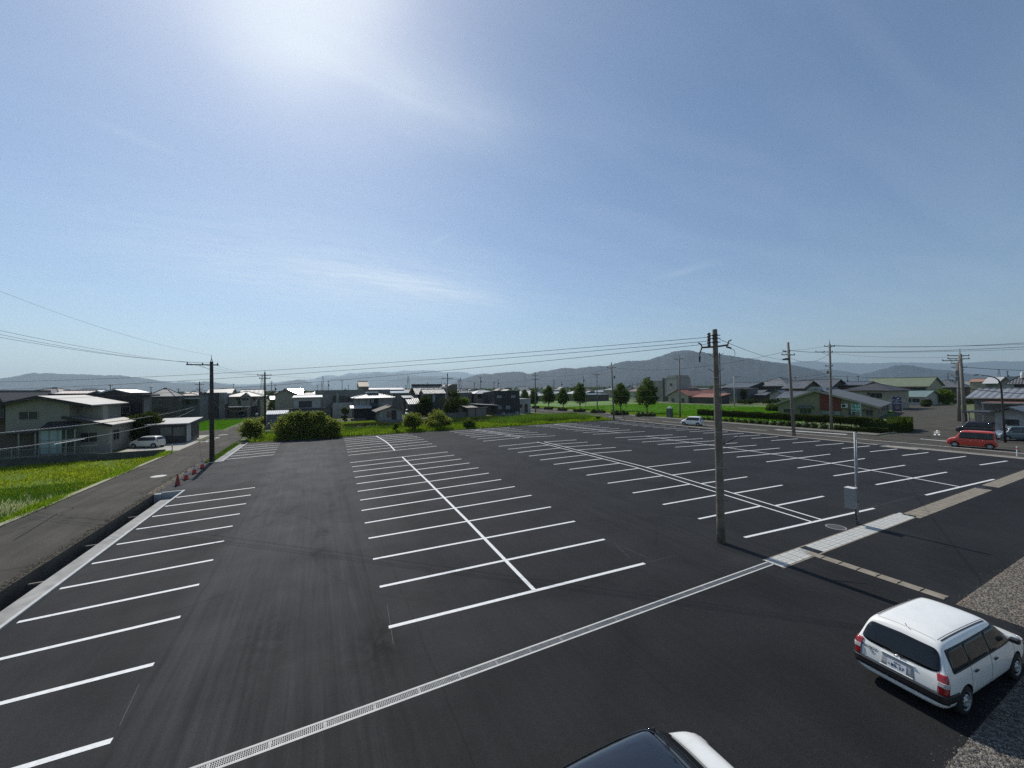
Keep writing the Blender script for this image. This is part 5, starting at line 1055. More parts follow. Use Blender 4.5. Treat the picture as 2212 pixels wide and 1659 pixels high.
# single storey wing to the right
xw1 = xq(1, 1290, 1100, Y0)[0]; xa_, za_ = xq(1, 820, 885, Y0-.5); xb_, zb_ = xq(1, 1345, 985, Y0-.5); k2 = (za_-zb_)/(xb_-xa_)
MB().prism([(LA(xr_)+.02,-.3),(LA(xw1),-.3),(LA(xw1),zb_+k2*(xb_-xw1)-.05),(LA(xr_)+.02,za_-k2*(xr_-xa_)-.05)], 1, .02, 7.0).build('side_wing', W_BEIGE, hA)
b = MB(); roofslab(b, LA(xr_)-.3, za_+.02, LA(xb_), zb_, -.7, 7.5); b.build('wing_roof', [MATS['roof_ash_metal']], hA)
b = MB(); b.prism([(LA(xr_)-.35, za_-.12),(LA(xb_), zb_-.14),(LA(xb_), zb_+.17),(LA(xr_)-.35, za_+.2)], 1, -.77, -.705); b.build('verge_board', MATS['verge_brown'], hA)
class HW:  # windows on the beige house
    pass
def winA(xc, zc, w, h_, n=2, pane=None, face='S', yy=-.0, frame=None):
    H_ = House.__new__(House); H_.cx, H_.cy, H_.a, H_.b, H_.z0, H_.R = ox, Y0, 0, 0, 0, hA
    H_.win(face, xc if face == 'S' else yy, zc, w, h_, n, frame, pane, y=(Y0+yy if face == 'S' else xc))
def wq(n, x0, y0, x1, y1, Y): a = xq(n, x0, y0, Y); c = xq(n, x1, y1, Y); return (a[0]+c[0])/2, (a[1]+c[1])/2, abs(c[0]-a[0]), abs(a[1]-c[1])
xc_, zc_, w_, h_ = wq(1, 232, 820, 448, 905, Y0); winA(xc_, zc_, w_, h_)
xc_, zc_, w_, h_ = wq(1, 955, 1072, 1155, 1170, Y0); winA(xc_, zc_, w_, h_)
xc_, zc_, w_, h_ = wq(1, 885, 785, 915, 850, Y0+1.8); winA(xc_, zc_, .5, h_, 1, yy=1.8)
xc_, zc_, w_, h_ = wq(1, 1080, 785, 1110, 845, Y0+3.2); winA(xc_, zc_, .6, h_, 2, yy=3.2)
# sun room and veranda in front
xs0, zs1 = xq(1, 470, 1040, Y0-1.6); xs1 = xq(1, 890, 1040, Y0-1.6)[0]
b = MB(); b.prism([(-.02, zs1+.75), (-1.9, zs1), (-1.9, zs1+.08), (-.02, zs1+.86)], 0, LA(xs0), LA(xs1)); b.build('sunroom_roof', R_DARK, hA)
b = MB()
for t in (0, .26, .5, .75, 1.): xx = LA(xs0)+(LA(xs1)-LA(xs0))*t; b.box(xx-.05, xx+.05, -1.65, -1.55, 0, zs1)
for zz in (.35, zs1*.62): b.box(LA(xs0), LA(xs1), -1.64, -1.56, zz, zz+.07)
b.build('sunroom_frame', M_FR, hA)
MB().box(LA(xs0)+.05, LA(xs0)+(xs1-xs0)*.62, -1.60, -1.585, .4, zs1-.05).build('sunroom_blind', mat('blind_mint', (.30,.40,.37), .5, .1, 1), hA); MB().box(LA(xs0)+(xs1-xs0)*.64, LA(xs1)-.05, -1.60, -1.585, .4, zs1-.05).build('sunroom_glass', M_PANE, hA)
xv0 = xq(1, -40, 1090, Y0-1.4)[0]
MB().box(LA(xv0), LA(xs0)-.1, -1.9, -.02, zs1-.25, zs1-.12).build('veranda_roof', R_DARK, hA)
b = MB()
for xx in (LA(xv0)+1.8, LA(xs0)-.25): b.box(xx-.05, xx+.05, -1.8, -1.7, 0, zs1-.25)
b.build('veranda_post', M_FR, hA)
MB().box(LA(xv0), LA(xs0)-.3, -.06, -.0, .2, zs1-.4).build('veranda_screen', W_BROWN, hA)
# side face of the wing: window, vent, unit
xs_, = (xw1,)
H_ = House.__new__(House); H_.cx, H_.cy, H_.a, H_.b, H_.z0, H_.R = ox, Y0, 0, 0, 0, hA
yA, zA_ = PX(*q(1, 1340, 1040), xw1); yB, zB_ = PX(*q(1, 1412, 1140), xw1); H_.win('E', (yA+yB)/2, (zA_+zB_)/2, abs(yB-yA), abs(zA_-zB_), 2, M_FR, M_PANE, y=xw1)
ac_unit(xw1+.45, Y0+6.3, .05, 'white air conditioner unit against the beige house wing', radians(90))
tag(MB().box(-.55,.55,-.06,.06,0,1.15).box(-.62,-.5,-.12,.12,0,1.3).box(.5,.62,-.12,.12,0,1.3).build('gate_wall', W_CONC), 'short concrete gate wall before the wing of the beige house', 'gate wall').location = (*xq(1, 1235, 1240, 61.6)[:1], 61.6, .15)
# garden wall with railing along the rice field
gw = root('garden_wall', (-35, 60.3, 0), 'long dark block wall with a pale railing above the left rice field', 'wall'); zt_ = .30
MB().box(-26, 18.6, -.12, .12, -.6, zt_).build('block_wall', mat('block_dark', (.075,.075,.065), .95, .35, 1, .3, 6), gw)
b = MB(); xe_ = xq(1, 1170, 1300, 60.3)[0]+35
for zz in (zt_+.12, zt_+.92): b.box(-26, xe_, -.03, .03, zz, zz+.05)
xx = -25.9
while xx < xe_: b.box(xx-.012, xx+.012, -.015, .015, zt_, zt_+.92); xx += .14
xx = -25.9
while xx < xe_: b.box(xx-.05, xx+.05, -.05, .05, zt_, zt_+1.0); xx += 2.
b.build('railing', mat('railing_pale', (.17,.17,.155), .6, .1, 3), gw)

# ---- house at the far left edge, partly cut off by the frame
xA, xB, z1_, z2_ = rx(1, -700, 600, 62, 760, 66.5)
e = xq(1, 150, 690, 65.8); rg = xq(1, -60, 560, 65.8)
H = House('dark_gabled_house', 'brown house with a dark gable at the left edge of the view', 2*rg[0]-xB, xB, 66.5, 75, e[1], ('gy', rg[1]-e[1]-.3), W_BROWN, R_DARK, .8)
xc_, zc_, w_, h_ = wq(1, 5, 800, 64, 880, 66.5); H.win('S', xc_-.2, zc_, w_*1.2, h_); H.part('awning', R_DARK, xB-3.4, xB+1.2, 65.2, 66.5, xq(1, 40, 925, 65.5)[1], xq(1, 40, 905, 65.5)[1])
# bright low roof behind it
xA, xB, z1_, z2_ = rx(1, 60, 668, 305, 668, 86)
zt__ = xq(1, 60, 602, 90)[1]
H = House('low_shed_house', 'small house with a bright sloping silver roof behind the left gable', xA, xB, 86, 91, z1_, ('sy', zt__-z1_), W_GREY, R_METAL, .3)
# long dark hipped roof
xA, xB, z1_, z2_ = rx(1, 10, 625, 680, 612, 96); H = House('long_roofed_house', 'long low house with a dark hipped roof on the left skyline', xA, xB, 96, 110, z1_, ('hx', xq(1, 300, 545, 103)[1]-z1_), W_GREY, R_DARK, .5)
xA, xB, z1_, z2_ = rx(1, 660, 612, 1010, 612, 88); H = House('tiled_house', 'house with a pale pink tiled roof strip on the left skyline', xA, xB, 88, 94, z1_, ('gx', xq(1, 800, 580, 91)[1]-z1_), W_BROWN, banded('roof_pink', (.42,.34,.30), .45, 0, .4, .05, .15), .3)
xA, xB, z1_, z2_ = rx(1, 900, 612, 1130, 608, 100); H = House('tiled_house', 'house with a white roof behind the pink tiled one', xA, xB, 100, 107, z1_, ('gx', xq(1, 950, 570, 103)[1]-z1_), W_BROWN, R_BRIGHT, .3)
# big black house
Y1 = 75.0
xA, zt1 = xq(1, 560, 622, Y1); xB, zt2 = xq(1, 1690, 607, Y1)
H = House('black_house', 'long black two storey house behind the beige house', xA, xB, Y1, Y1+3.6, zt1, ('flat', .0), W_BLACK, R_DARK, th=.2)
xc_, zc_, w_, h_ = wq(1, 1375, 758, 1542, 835, Y1); H.win('S', xc_, zc_, w_, h_, 2); xc_, zc_, w_, h_ = wq(1, 1275, 758, 1370, 838, Y1); H.win('S', xc_, zc_, w_, h_, 3, M_FRD)
H.part('pale_side_panel', W_GREY, xB+.01, xB+.06, Y1+.3, Y1+2.6, 3.0, zt1-.6)
H.part('side_canopy', R_DARK, xB, xB+1.0, Y1-.5, Y1+3.6, zt1-.35, zt1-.1); H.part('eave_lower', R_DARK, xA+7, xB-.5, Y1-1.2, Y1, 2.5, 2.75)
xa2, z_a = xq(1, 1130, 600, 80); xb2, z_b = xq(1, 1545, 604, 80); H = House('roof_annex_house', 'house whose glaring pale roof rises over the black house', xa2, xb2, 80.5, 88, z_b, ('gy', xq(1, 1270, 560, 80)[1]-z_b), W_BROWN, R_BRIGHT, .3)
# shed garage with dark shutters
ys = 69.6; xA, zt1 = xq(2, 85, 965, ys); xB = xq(2, 398, 980, ys)[0]
H = House('dark_garage', 'dark glazed garage with a flat pale roof beside the parked kei car', xA-1.0, xB, ys, ys+6.8, zt1-.1, ('sy', .35), mat('garage_black', (.022,.024,.03), .5, .15, 1), mat('roof_sheet_pale', (.30,.30,.28), .5, .12, .7, metal=.1), .45, cat='garage', gut=False)
for (a_, c_) in ((95, 230), (248, 385)): xc_, zc_, w_, h_ = wq(2, a_, 1000, c_, 1105, ys); H.win('S', xc_, zc_, w_, h_*.9, 1, M_FRD, mat('pane_dim', (.10,.11,.10), .3, .3, .8))
H.part('white_side_panel', mat('panel_pale', (.40,.41,.38), .7, .1), xB+.01, xB+.05, ys+.2, ys+2.3, .1, zt1-.3); H.part('side_shutter', M_DKMET, xB+.01, xB+.04, ys+2.8, ys+6.4, .1, zt1-.35)

# ---- behind the second paddy
Y2 = 110
xA, zt1 = xq(1, 1752, 655, Y2); xB, _ = xq(2, 312, 650, Y2)
H = House('hip_roofed_house', 'grey brown house with a small hipped roof, left of the distant carports', xA, xB, Y2, Y2+9, zt1, ('flat', .3), W_BROWN, R_DARK)
H.add(W_BROWN, xq(1,1690,600,Y2)[0]-H.cx, xq(2,180,600,Y2)[0]-H.cx, -1, 5, zt1+.2, ('hx', xq(1,1850,542,Y2+2)[1]-zt1-.2), R_SLATE, .6)
xc_, zc_, w_, h_ = wq(2, 75, 680, 165, 725, Y2); H.win('S', xc_, zc_, w_, h_, 3); xc_, zc_, w_, h_ = wq(2, 30, 780, 180, 815, Y2); H.win('S', xc_, zc_, w_, h_, 2, M_FRD)
xA, xB, z1_, _ = rx(2, 318, 640, 560, 640, 114); H = House('white_trim_house', 'grey house with a white balcony line behind the first carport', xA, xB, 114, 122, z1_, ('flat', .2), W_GREY, R_DARK)
for a_ in ((390,470),(478,545)): xc_, zc_, w_, h_ = wq(2, a_[0], 668, a_[1], 735, 114); H.win('S', xc_, zc_, w_*.8, h_*.8, 2, M_FRD)
H.part('balcony', W_WHITE, xq(2,372,700,113)[0], xq(2,552,700,113)[0], 113, 114, xq(2,400,662,113)[1]-.15, xq(2,400,655,113)[1])
xA, xB, z1_, _ = rx(2, 560, 600, 792, 600, 128); H = House('flat_grey_house', 'flat roofed dark grey box house behind the lane pole', xA, xB, 128, 138, z1_, ('flat', .0), mat('wall_dark_box', (.075,.08,.08), .8, .12, .5), R_DARK)
for a_ in ((725, 760, 660, 705),): xc_, zc_, w_, h_ = wq(2, a_[0], a_[2], a_[1], a_[3], 128); H.win('S', xc_, zc_, w_, h_, 2, M_FRD)
xA, xB, z1_, _ = rx(2, 792, 600, 855, 600, 126); H.part('pale_tower', W_CONC, xA, xB, 126, 136, -.3, z1_); H.win('S', xA+1.6, 3.2, .6, 1.3, 1, M_FRD, y=126)
xA, xB, z1_, _ = rx(2, 650, 615, 920, 630, 160); H = House('pale_roof_house', 'house with a large plain pale roof above the dark box house', xA, xB, 160, 172, z1_, ('gx', xq(2,780,547,166)[1]-z1_), W_CREAM, mat('roof_pale_plain', (.26,.25,.235), .55, .1, .4), .5)
xA, xB, z1_, _ = rx(2, 1050, 622, 1318, 622, 150); H = House('ribbed_roof_house', 'house with a bright ribbed roof above the porch gabled house', xA, xB, 150, 158, z1_, ('gx', xq(2,1180,558,154)[1]-z1_), W_CREAM, banded('roof_white_ribs', (.42,.41,.38), .6, 0, 1.3, .06, .1), .5)
Y3 = 132
xA, zt1 = xq(2, 885, 640, Y3); xB, _ = xq(2, 1285, 640, Y3)
H = House('porch_gabled_house', 'tan house with a wide hipped roof and a central porch gable', xA, xB, Y3, Y3+10, zt1, ('hx', xq(2,1120,578,Y3+5)[1]-zt1), W_CREAM, R_SLATE, .9)
gx0 = xq(2, 1050, 640, Y3-1)[0]-H.cx; gx1 = xq(2, 1165, 640, Y3-1)[0]-H.cx; H.add(W_CREAM, gx0, gx1, -H.b-.9, -H.b+1, zt1-.1, ('gy', .9), R_SLATE, .4)
for a_ in ((1000,1035,650,680),(1062,1080,658,680),(1088,1108,655,680),(1118,1138,658,680),(1203,1220,660,685),(1018,1060,690,725)): xc_, zc_, w_, h_ = wq(2, a_[0], a_[2], a_[1], a_[3], Y3-1 if 1050 < a_[0] < 1150 and a_[2] < 690 else Y3); H.win('S', xc_, zc_, w_, h_, 1, M_FRD, y=(Y3-.92 if 1050 < a_[0] < 1150 and a_[2] < 690 else None))
H.part('garage_door', M_DKMET, xq(2,1165,760,Y3)[0], xq(2,1250,760,Y3)[0], Y3-.06, Y3, .1, xq(2,1200,750,Y3)[1]); H.part('brown_band', W_BROWN, xq(2,1250,760,Y3)[0], xq(2,1275,760,Y3)[0], Y3-.08, Y3, .1, zt1-.3)
# carports
def carport(n, xa, xb, ytop, ybase, Y, lab, depth=5.):
    a, zt_ = xq(n, xa, ytop, Y); c, _ = xq(n, xb, ytop, Y); R_ = root('carport', ((a+c)/2, Y, 0), lab, 'carport'); w = abs(c-a)/2
    MB().box(-w-.2, w+.2, -.3, depth+.3, zt_-.12, zt_+.05).build('canopy', mat('canopy_pale', (.42,.42,.40), .5, .08), R_)
    for sx_ in (-w, w):
        for yy in (0, depth): MB().box(sx_-.08, sx_+.08, yy-.08, yy+.08, 0, zt_-.12).build('post', M_FR, R_)
    MB().box(-w, w, -.05, .05, zt_-.3, zt_-.12).build('beam', M_FR, R_); return (a+c)/2, zt_
carport(2, 795, 1140, 765, 885, 127.5, 'pale carport before the porch gabled house'); carport(2, 283, 545, 795, 890, 119.8-1, 'open pale carport before the white trimmed house')
make_car('parked_car', 'dark car under the carport of the porch gabled house', (*xq(2,1075,830,130.5)[:1], 130.2), radians(-95), kind='hatch', L=3.9, W=1.66, H=1.5, body=paint('dark_paint', (.02,.022,.03)), detail=False)
tag(MB().box(-13.5,13.5,-.1,.1,-.1,.35).build('low_wall', M_CONCD), 'low concrete wall along the far edge of the second rice field', 'wall').location = (-28, 120.6, 0)
# glare roof house: dark gable, roof turned to the sun
Y4 = 124
xA, xB, z1_, _ = rx(2, 1455, 610, 1690, 612, Y4)
H = House('glare_roof_house', 'tan house whose roof throws back a blinding sun glare', xA, xB, Y4, Y4+8, z1_, ('gy', xq(2,1570,556,Y4)[1]-z1_), W_CREAM, R_TILEB, .6)
xA, z1_ = xq(2, 1560, 612, 131); xB, z2_ = xq(2, 1770, 612, 131); zt_ = xq(2, 1650, 545, 134)[1]
m_ = mat('roof_mirror', (.85,.85,.83), .28, .02, 1, metal=.8)
sl = atan2(zt_-z1_, 4.)
H.add(W_CREAM, xA-H.cx, xB-H.cx, 7, 15, z1_, ('gx', zt_-z1_), m_, .3)
# small white house with a dark shop window
Y5 = 101
xA, zt1 = xq(2, 1680, 655, Y5); xB, _ = xq(2, 2003, 655, Y5)
H = House('white_flat_house', 'small white house with one wide dark window behind the big bushes', xA, xB, Y5, Y5+7, zt1, ('sy', .35), W_WHITE, R_METAL, .35)
xc_, zc_, w_, h_ = wq(2, 1742, 695, 1892, 763, Y5); H.win('S', xc_, zc_, w_, h_, 1, M_FRD, mat('shutter_dark', (.03,.028,.035), .5, .15, 1)); H.part('lower_band', R_DARK, xA-1.5, xB+.8, Y5-.5, Y5-.02, xq(2,1800,800,Y5)[1], xq(2,1800,778,Y5)[1])
# grey shed by the bushes (pole 2)
Y6 = 87.4; xA, zt1 = xq(2, 1355, 855, Y6); xB, _ = xq(2, 1490, 858, Y6)
H = House('grey_shed', 'grey roller door shed with a white corrugated roof beside the bushes', xA, xq(2,1590,850,Y6)[0], Y6, Y6+3.6, zt1, ('sy', .45), mat('shed_grey', (.20,.20,.23), .7, .08, 1), banded('roof_corrugated', (.62,.62,.60), .45, 0, .35, .08, .06), .25, cat='shed', gut=False)
H.part('roller_door', banded('roller', (.17,.17,.20), .6, 2, .12, .02, .08), xA+.15, xB-.1, Y6-.05, Y6, .15, zt1-.15); H.part('door_post', M_FR, xB-.1, xB+.15, Y6-.08, Y6, 0, zt1-.05)
# concrete flat roofed building with outside stair
Y7 = 114
xA, zt1 = xq(2, 1935, 590, Y7); xB, _ = xq(3, 1010, 590, Y7)
H = House('concrete_building', 'long flat roofed concrete building with an outside stair', xA, xB, Y7, Y7+12, zt1-.3, ('flat', .9), W_CONC, mat('parapet', (.16,.17,.16), .85, .2, .8), cat='building', th=.25)
for a_ in ((335,375),(415,495),(505,570),(1075,1080)): xc_, zc_, w_, h_ = wq(3, a_[0], 630, a_[1], 695, Y7); H.win('S', xc_, zc_, w_, h_, 2, M_FRD, M_PANE)
H.part('white_lower_wall', W_WHITE, xq(3,330,760,Y7-2)[0], xq(3,560,760,Y7-2)[0], Y7-2, Y7-1.8, -.2, xq(3,400,712,Y7-2)[1])
b = MB(); x0s, z0s = xq(3, 225, 790, Y7-2.2); x1s, z1s_ = xq(3, 340, 695, Y7-2.2); b.prism([(x0s-H.cx, z0s), (x0s-H.cx, z0s-.5), (x1s-H.cx, z1s_-.5), (x1s-H.cx, z1s_)], 1, -H.b-2.2, -H.b-1.1); b.build('outside_stair', mat('stair_brown', (.09,.08,.07), .8, .1), H.R)
H.part('column', W_WHITE, xq(3,378,650,Y7-1)[0], xq(3,392,650,Y7-1)[0], Y7-.9, Y7-.6, 2.2, zt1-.3)
# gabled rooftop tower
Y8 = 150
xA, zt1 = xq(3, 645, 520, Y8); xB, _ = xq(3, 760, 520, Y8)
H = House('rooftop_gable_house', 'tall tan house with a steep pale gable on the skyline', xA, xB, Y8, Y8+7, zt1, ('gx', xq(3,700,462,Y8+3)[1]-zt1), mat('wall_tan', (.33,.28,.21), .85, .08), mat('roof_tan', (.42,.34,.24), .6, .08, 2), .15)
for a_ in ((683,703),(715,738)): xc_, zc_, w_, h_ = wq(3, a_[0], 537, a_[1], 562, Y8); H.win('S', xc_, zc_, w_, h_, 2, M_FRD)
H.add(MATS['wall_tan'], -H.a-11.5, -H.a, -1, 5, zt1-1.6, ('flat', .0), MATS['wall_tan'])
xA, zt1 = xq(3, 760, 562, 175); xB, _ = xq(3, 1180, 562, 175)
H = House('long_hall', 'long low blue grey hall on the skyline right of the tan gable', xA, xB, 175, 190, zt1, ('gx', .9), mat('wall_blue_grey', (.10,.13,.17), .7, .12, .3), R_METAL, .3, cat='hall')
xA, zt1 = xq(3, 1040, 600, 135); xB, _ = xq(3, 1270, 600, 135); H = House('low_hall', 'low grey blue building behind the silver hipped house', xA, xB, 135, 145, zt1, ('sy', .6), W_GREY, R_METALB, .3, cat='building')
# silver hip roof house, two storeys
Y9 = 98.5
xA, zt1 = xq(17, 838, 552, Y9); xB, _ = xq(17, 1722, 545, Y9)
H = House('silver_roof_house', 'two storey house with a silver roof and small raised ridge vent', xA, xB, Y9, Y9+7, zt1, ('hx', xq(17,1300,430,Y9+3.5)[1]-zt1), mat('wall_plaster', (.36,.355,.335), .9, .15, .8), R_BRIGHT, .75)
H.part('ridge_vent_wall', R_DARK, xq(17,1120,450,Y9+2.6)[0], xq(17,1385,450,Y9+2.6)[0], Y9+2.2, Y9+4.6, zt1+.6, xq(17,1200,430,Y9+2.2)[1]); H.part('ridge_vent_roof', R_BRIGHT, xq(17,1100,420,Y9+2.2)[0], xq(17,1392,420,Y9+2.2)[0], Y9+1.9, Y9+4.9, xq(17,1200,428,Y9+2.2)[1], xq(17,1200,415,Y9+2.2)[1]+.15)
z_ = xq(17, 950, 800, Y9-1.2)[1]; xl_ = xq(17, 690, 800, Y9-1.2)[0]; xr__ = xq(17, 1225, 800, Y9-1.2)[0]
b = MB(); b.prism([(-H.b-1.3, z_-.1), (-H.b, z_+.45), (-H.b, z_+.6), (-H.b-1.3, z_+.05)], 0, xl_-H.cx, xr__-H.cx); b.build('lower_eave', R_BRIGHT, H.R)
H.part('lower_storey', mat('dark_lower', (.035,.036,.036), .9, .3, 1), xl_+.8, xr__+1.5, Y9-.35, Y9+.0, -.1, z_+.2)
for (x0_, x1_, m_) in ((1185, 1385, M_PANE),): H.part('open_balcony', mat('balcony_dark', (.02,.02,.022), .8, .1), xq(17,x0_,650,Y9)[0], xq(17,x1_,650,Y9)[0], Y9-.12, Y9-.01, xq(17,1200,765,Y9)[1], zt1-.1)
H.part('balcony_panel', mat('balcony_navy', (.035,.04,.055), .6, .1), xq(17,1185,700,Y9)[0], xq(17,1385,700,Y9)[0], Y9-.5, Y9-.42, xq(17,1200,765,Y9)[1], xq(17,1200,680,Y9)[1]); xc_, zc_, w_, h_ = wq(17, 1205, 580, 1275, 670, Y9-.13); H.win('S', xc_, zc_, w_, h_, 2, M_FRD, M_PANEL, y=Y9-.13)
for xx in (905, 1095): H.part('downpipe', R_DARK, xq(17,xx,600,Y9)[0]-.05, xq(17,xx,600,Y9)[0]+.05, Y9-.1, Y9-.02, xq(17,xx,720,Y9)[1], zt1-.1)
for zz in (630,): H.part('seam_band', mat('seam_grey', (.16,.16,.16), .8, .1), xq(17,1390,630,Y9)[0], xB-.1, Y9-.03, Y9-.01, xq(17,1500,636,Y9)[1], xq(17,1500,628,Y9)[1])
H.part('plant_pots', mat('pots', (.15,.13,.11), .8, .4, 4), xq(17,700,1040,Y9-1)[0], xq(17,1080,1040,Y9-1)[0], Y9-1.2, Y9-.8, 0, .5)
# cottage
Y10 = 88.6
xA, zt1 = xq(17, 1415, 860, Y10); xB, _ = xq(17, 1985, 860, Y10); ap = xq(17, 1700, 775, Y10-.4)
H = House('white_cottage', 'white single storey cottage with a low gable facing the verge', xA, xB, Y10, Y10+6.5, zt1-.1, ('gy', max(.8, ap[1]-zt1)), mat('wall_cottage', (.42,.40,.36), .85, .12, .8), mat('roof_cottage', (.10,.085,.07), .75, .25, 1.5), .7)
xc_, zc_, w_, h_ = wq(17, 1430, 895, 1595, 1040, Y10); H.win('S', xc_, zc_, w_, h_, 2, M_FR, M_PANEL); xc_, zc_, w_, h_ = wq(17, 1600, 895, 1705, 1040, Y10); H.win('S', xc_, zc_, w_-.05, h_, 1, M_FR, mat('shutter_rust', (.20,.09,.05), .8, .25, 2), 'shutter')
xc_, zc_, w_, h_ = wq(17, 1722, 862, 1835, 1080, Y10); H.win('S', xc_, zc_, w_, h_, 1, M_FRD, mat('door_dark', (.025,.025,.028), .6, .1), 'door'); H.part('plinth', W_CONC, xA-.04, xB+.04, Y10-.05, Y10-.01, -.1, xq(17,1600,1090,Y10)[1])
b = MB()
for i in range(5): yy = Y10+.8+i*1.2; b.box(xA-.05-H.cx, xA-.01-H.cx, yy-.04-H.cy, yy+.04-H.cy, .4, zt1-.15)
b.build('side_battens', M_FRD, H.R)
dish = tag(MB().lathe([(0,-.05),(.2,-.03),(.32,.04),(.34,.06),(.2,0),(0,-.02)], 16, axis=1).box(-.02,.3,.05,.09,-.02,.02).build('satellite_dish', M_INS), 'dark satellite dish on the right corner of the white cottage', 'satellite dish'); dish.location = (xB+.35, Y10-.2, xq(17,1965,945,Y10)[1])
# bright hedge lawn/planter before cottage
tag(MB().box(-3.4,3.4,-2.0,2.0,0,.14).build('front_lawn', mat('lawn_dry', (.13,.13,.035), .95, .35, 1.2)), kind='structure').location = (*xq(17,950,1130,90.5)[:1], 90.6, -.04)
# traditional tiled house
Y11 = 110
xA, zt1 = xq(18, 540, 440, Y11); xB, _ = xq(18, 1150, 420, Y11)
H = House('tiled_house', 'large old house with a silvery tiled roof and heavy ridge', xA, xB, Y11, Y11+9, zt1, ('gx', xq(18,800,268,Y11+4)[1]-zt1), W_PLANK, banded('roof_tile_silver', (.33,.31,.28), .33, 0, .36, .1, .3, cross=.36), .7)
H.part('ridge_tiles', R_DARK, H.cx-H.a-.8, H.cx+H.a+.9, H.cy-.25, H.cy+.25, zt1+(xq(18,800,268,Y11+4)[1]-zt1)+.15, zt1+(xq(18,800,268,Y11+4)[1]-zt1)+.75)
xA, zt1 = xq(18, 700, 440, 104.5); xB, _ = xq(18, 1215, 440, 104.5)
H = House('tiled_annex', 'tiled annex with a patchy silver and black roof before the old house', xA, xB, 104.5, 109.5, zt1, ('gx', xq(18,950,340,107)[1]-zt1), mat('wall_dark_grey', (.10,.10,.10), .9, .2, 1), MATS['roof_tile_silver'], .3)  # annex walls in plain dark grey
H.part('pale_pipe_wall', W_WHITE, xq(18,905,600,104.4)[0], xq(18,965,600,104.4)[0], 104.3, 104.49, xq(18,905,655,104.4)[1], xq(18,905,470,104.4)[1]); H.part('eave_board', M_CONC, xq(18,655,455,104)[0], xq(18,940,455,104)[0], 103.9, 104.4, xq(18,800,465,104)[1], xq(18,800,450,104)[1])
for (x0_, x1_, yt, yb_, Yh, lab) in ((190, 430, 510, 555, 110, 'small white tiled roof left of the old house, upper one'), (305, 495, 600, 710, 103, 'small white tiled roof with broad ribs above the parked van'), (465, 600, 570, 700, 105, 'small patchy tiled roof beside the broad ribbed one')):
    xA, zb_1 = xq(18, x0_, yb_, Yh); xB, _ = xq(18, x1_, yb_, Yh); zt_ = xq(18, x0_, yt, Yh+3)[1]; House('small_tiled_house', lab, xA, xB, Yh, Yh+3.2, zb_1, ('sy', max(.5, zt_-zb_1)), W_PLANK, banded('roof_white_tile', (.58,.56,.52), .4, 0, .5, .14, .2), .15, gut=False)
# rounded roof building and rooftop deck
xA, zt1 = xq(18, 1290, 330, 128); xB, _ = xq(18, 1520, 330, 128); zt_ = xq(18, 1400, 210, 128)[1]
R_ = root('round_roof_house', ((xA+xB)/2, 128, 0), 'brown building with a quarter round roof behind the grey pole', 'building'); w = (xB-xA)/2
MB().box(-w, w, 0, 8, -.3, zt1+.3).prism([(-w, zt1+.3)] + [(-w+2*w*(1-cos(t*pi/2/8))*.62, zt1+.3+(zt_-zt1-.4)*sin(t*pi/2/8)) for t in range(1, 9)] + [(w, zt_-.1), (w, zt1+.3)], 1, .01, 7.99).build('wall', mat('wall_umber', (.19,.165,.13), .85, .1), R_)
MB().prism([(-w-.1, zt1+.3)] + [(-w-.1+2*w*(1-cos(t*pi/2/8))*.62, zt1+.45+(zt_-zt1-.4)*sin(t*pi/2/8)) for t in range(1, 9)] + [(w+.1, zt_+.05), (w+.1, zt_-.06)] + [(-w+2*w*(1-cos(t*pi/2/8))*.62, zt1+.31+(zt_-zt1-.4)*sin(t*pi/2/8)) for t in range(8, 0, -1)], 1, -.15, 8.15).build('roof', mat('roof_umber', (.17,.16,.14), .6, .1), R_)
MB().box(-.5*w+.3, .1*w, -.03, .05, zt1-.4, zt1+.35).build('window', M_PANE, R_)
xA, zt1 = xq(18, 1500, 425, 106); xB, _ = xq(18, 1885, 425, 106)
H = House('deck_house', 'two storey tan house with a railed roof deck and wavy eave', xA, xB, 106, 114, zt1, ('flat', 0), mat('wall_khaki', (.24,.21,.17), .9, .15, .8), R_METAL); xc_, zc_, w_, h_ = wq(18, 1675, 505, 1795, 560, 106); H.win('S', xc_, zc_, w_, h_, 2, M_FRD, M_PANEL)
b = MB(); xa3, xb3 = xq(18,1555,380,107)[0]-H.cx, xq(18,1860,380,107)[0]-H.cx; zt_ = xq(18,1600,322,107)[1]
for t in np.linspace(0, 1, 8): xx = xa3+(xb3-xa3)*t; b.box(xx-.04, xx+.04, -H.b+.9, -H.b+.98, zt1, zt_)
for zz in (zt_-.06, zt1+.5, zt1+.9): b.box(xa3, xb3, -H.b+.9, -H.b+.96, zz, zz+.06)
b.build('deck_railing', M_FRD, H.R)
xA, zt1 = xq(18, 1985, 440, 104); xB, _ = xq(4, 375, 590, 104)
H = House('tan_house', 'tan two storey house directly left of the black box house', xA, xB+3, 104, 112, zt1, ('hx', 1.0), mat('wall_tan_b', (.27,.23,.18), .9, .1, .8), R_METAL, .4)
for a_ in ((245,298),(322,372)): xc_, zc_, w_, h_ = wq(4, a_[0], 615, a_[1], 655, 104); H.win('S', xc_, zc_, w_, h_, 2, M_FRD)
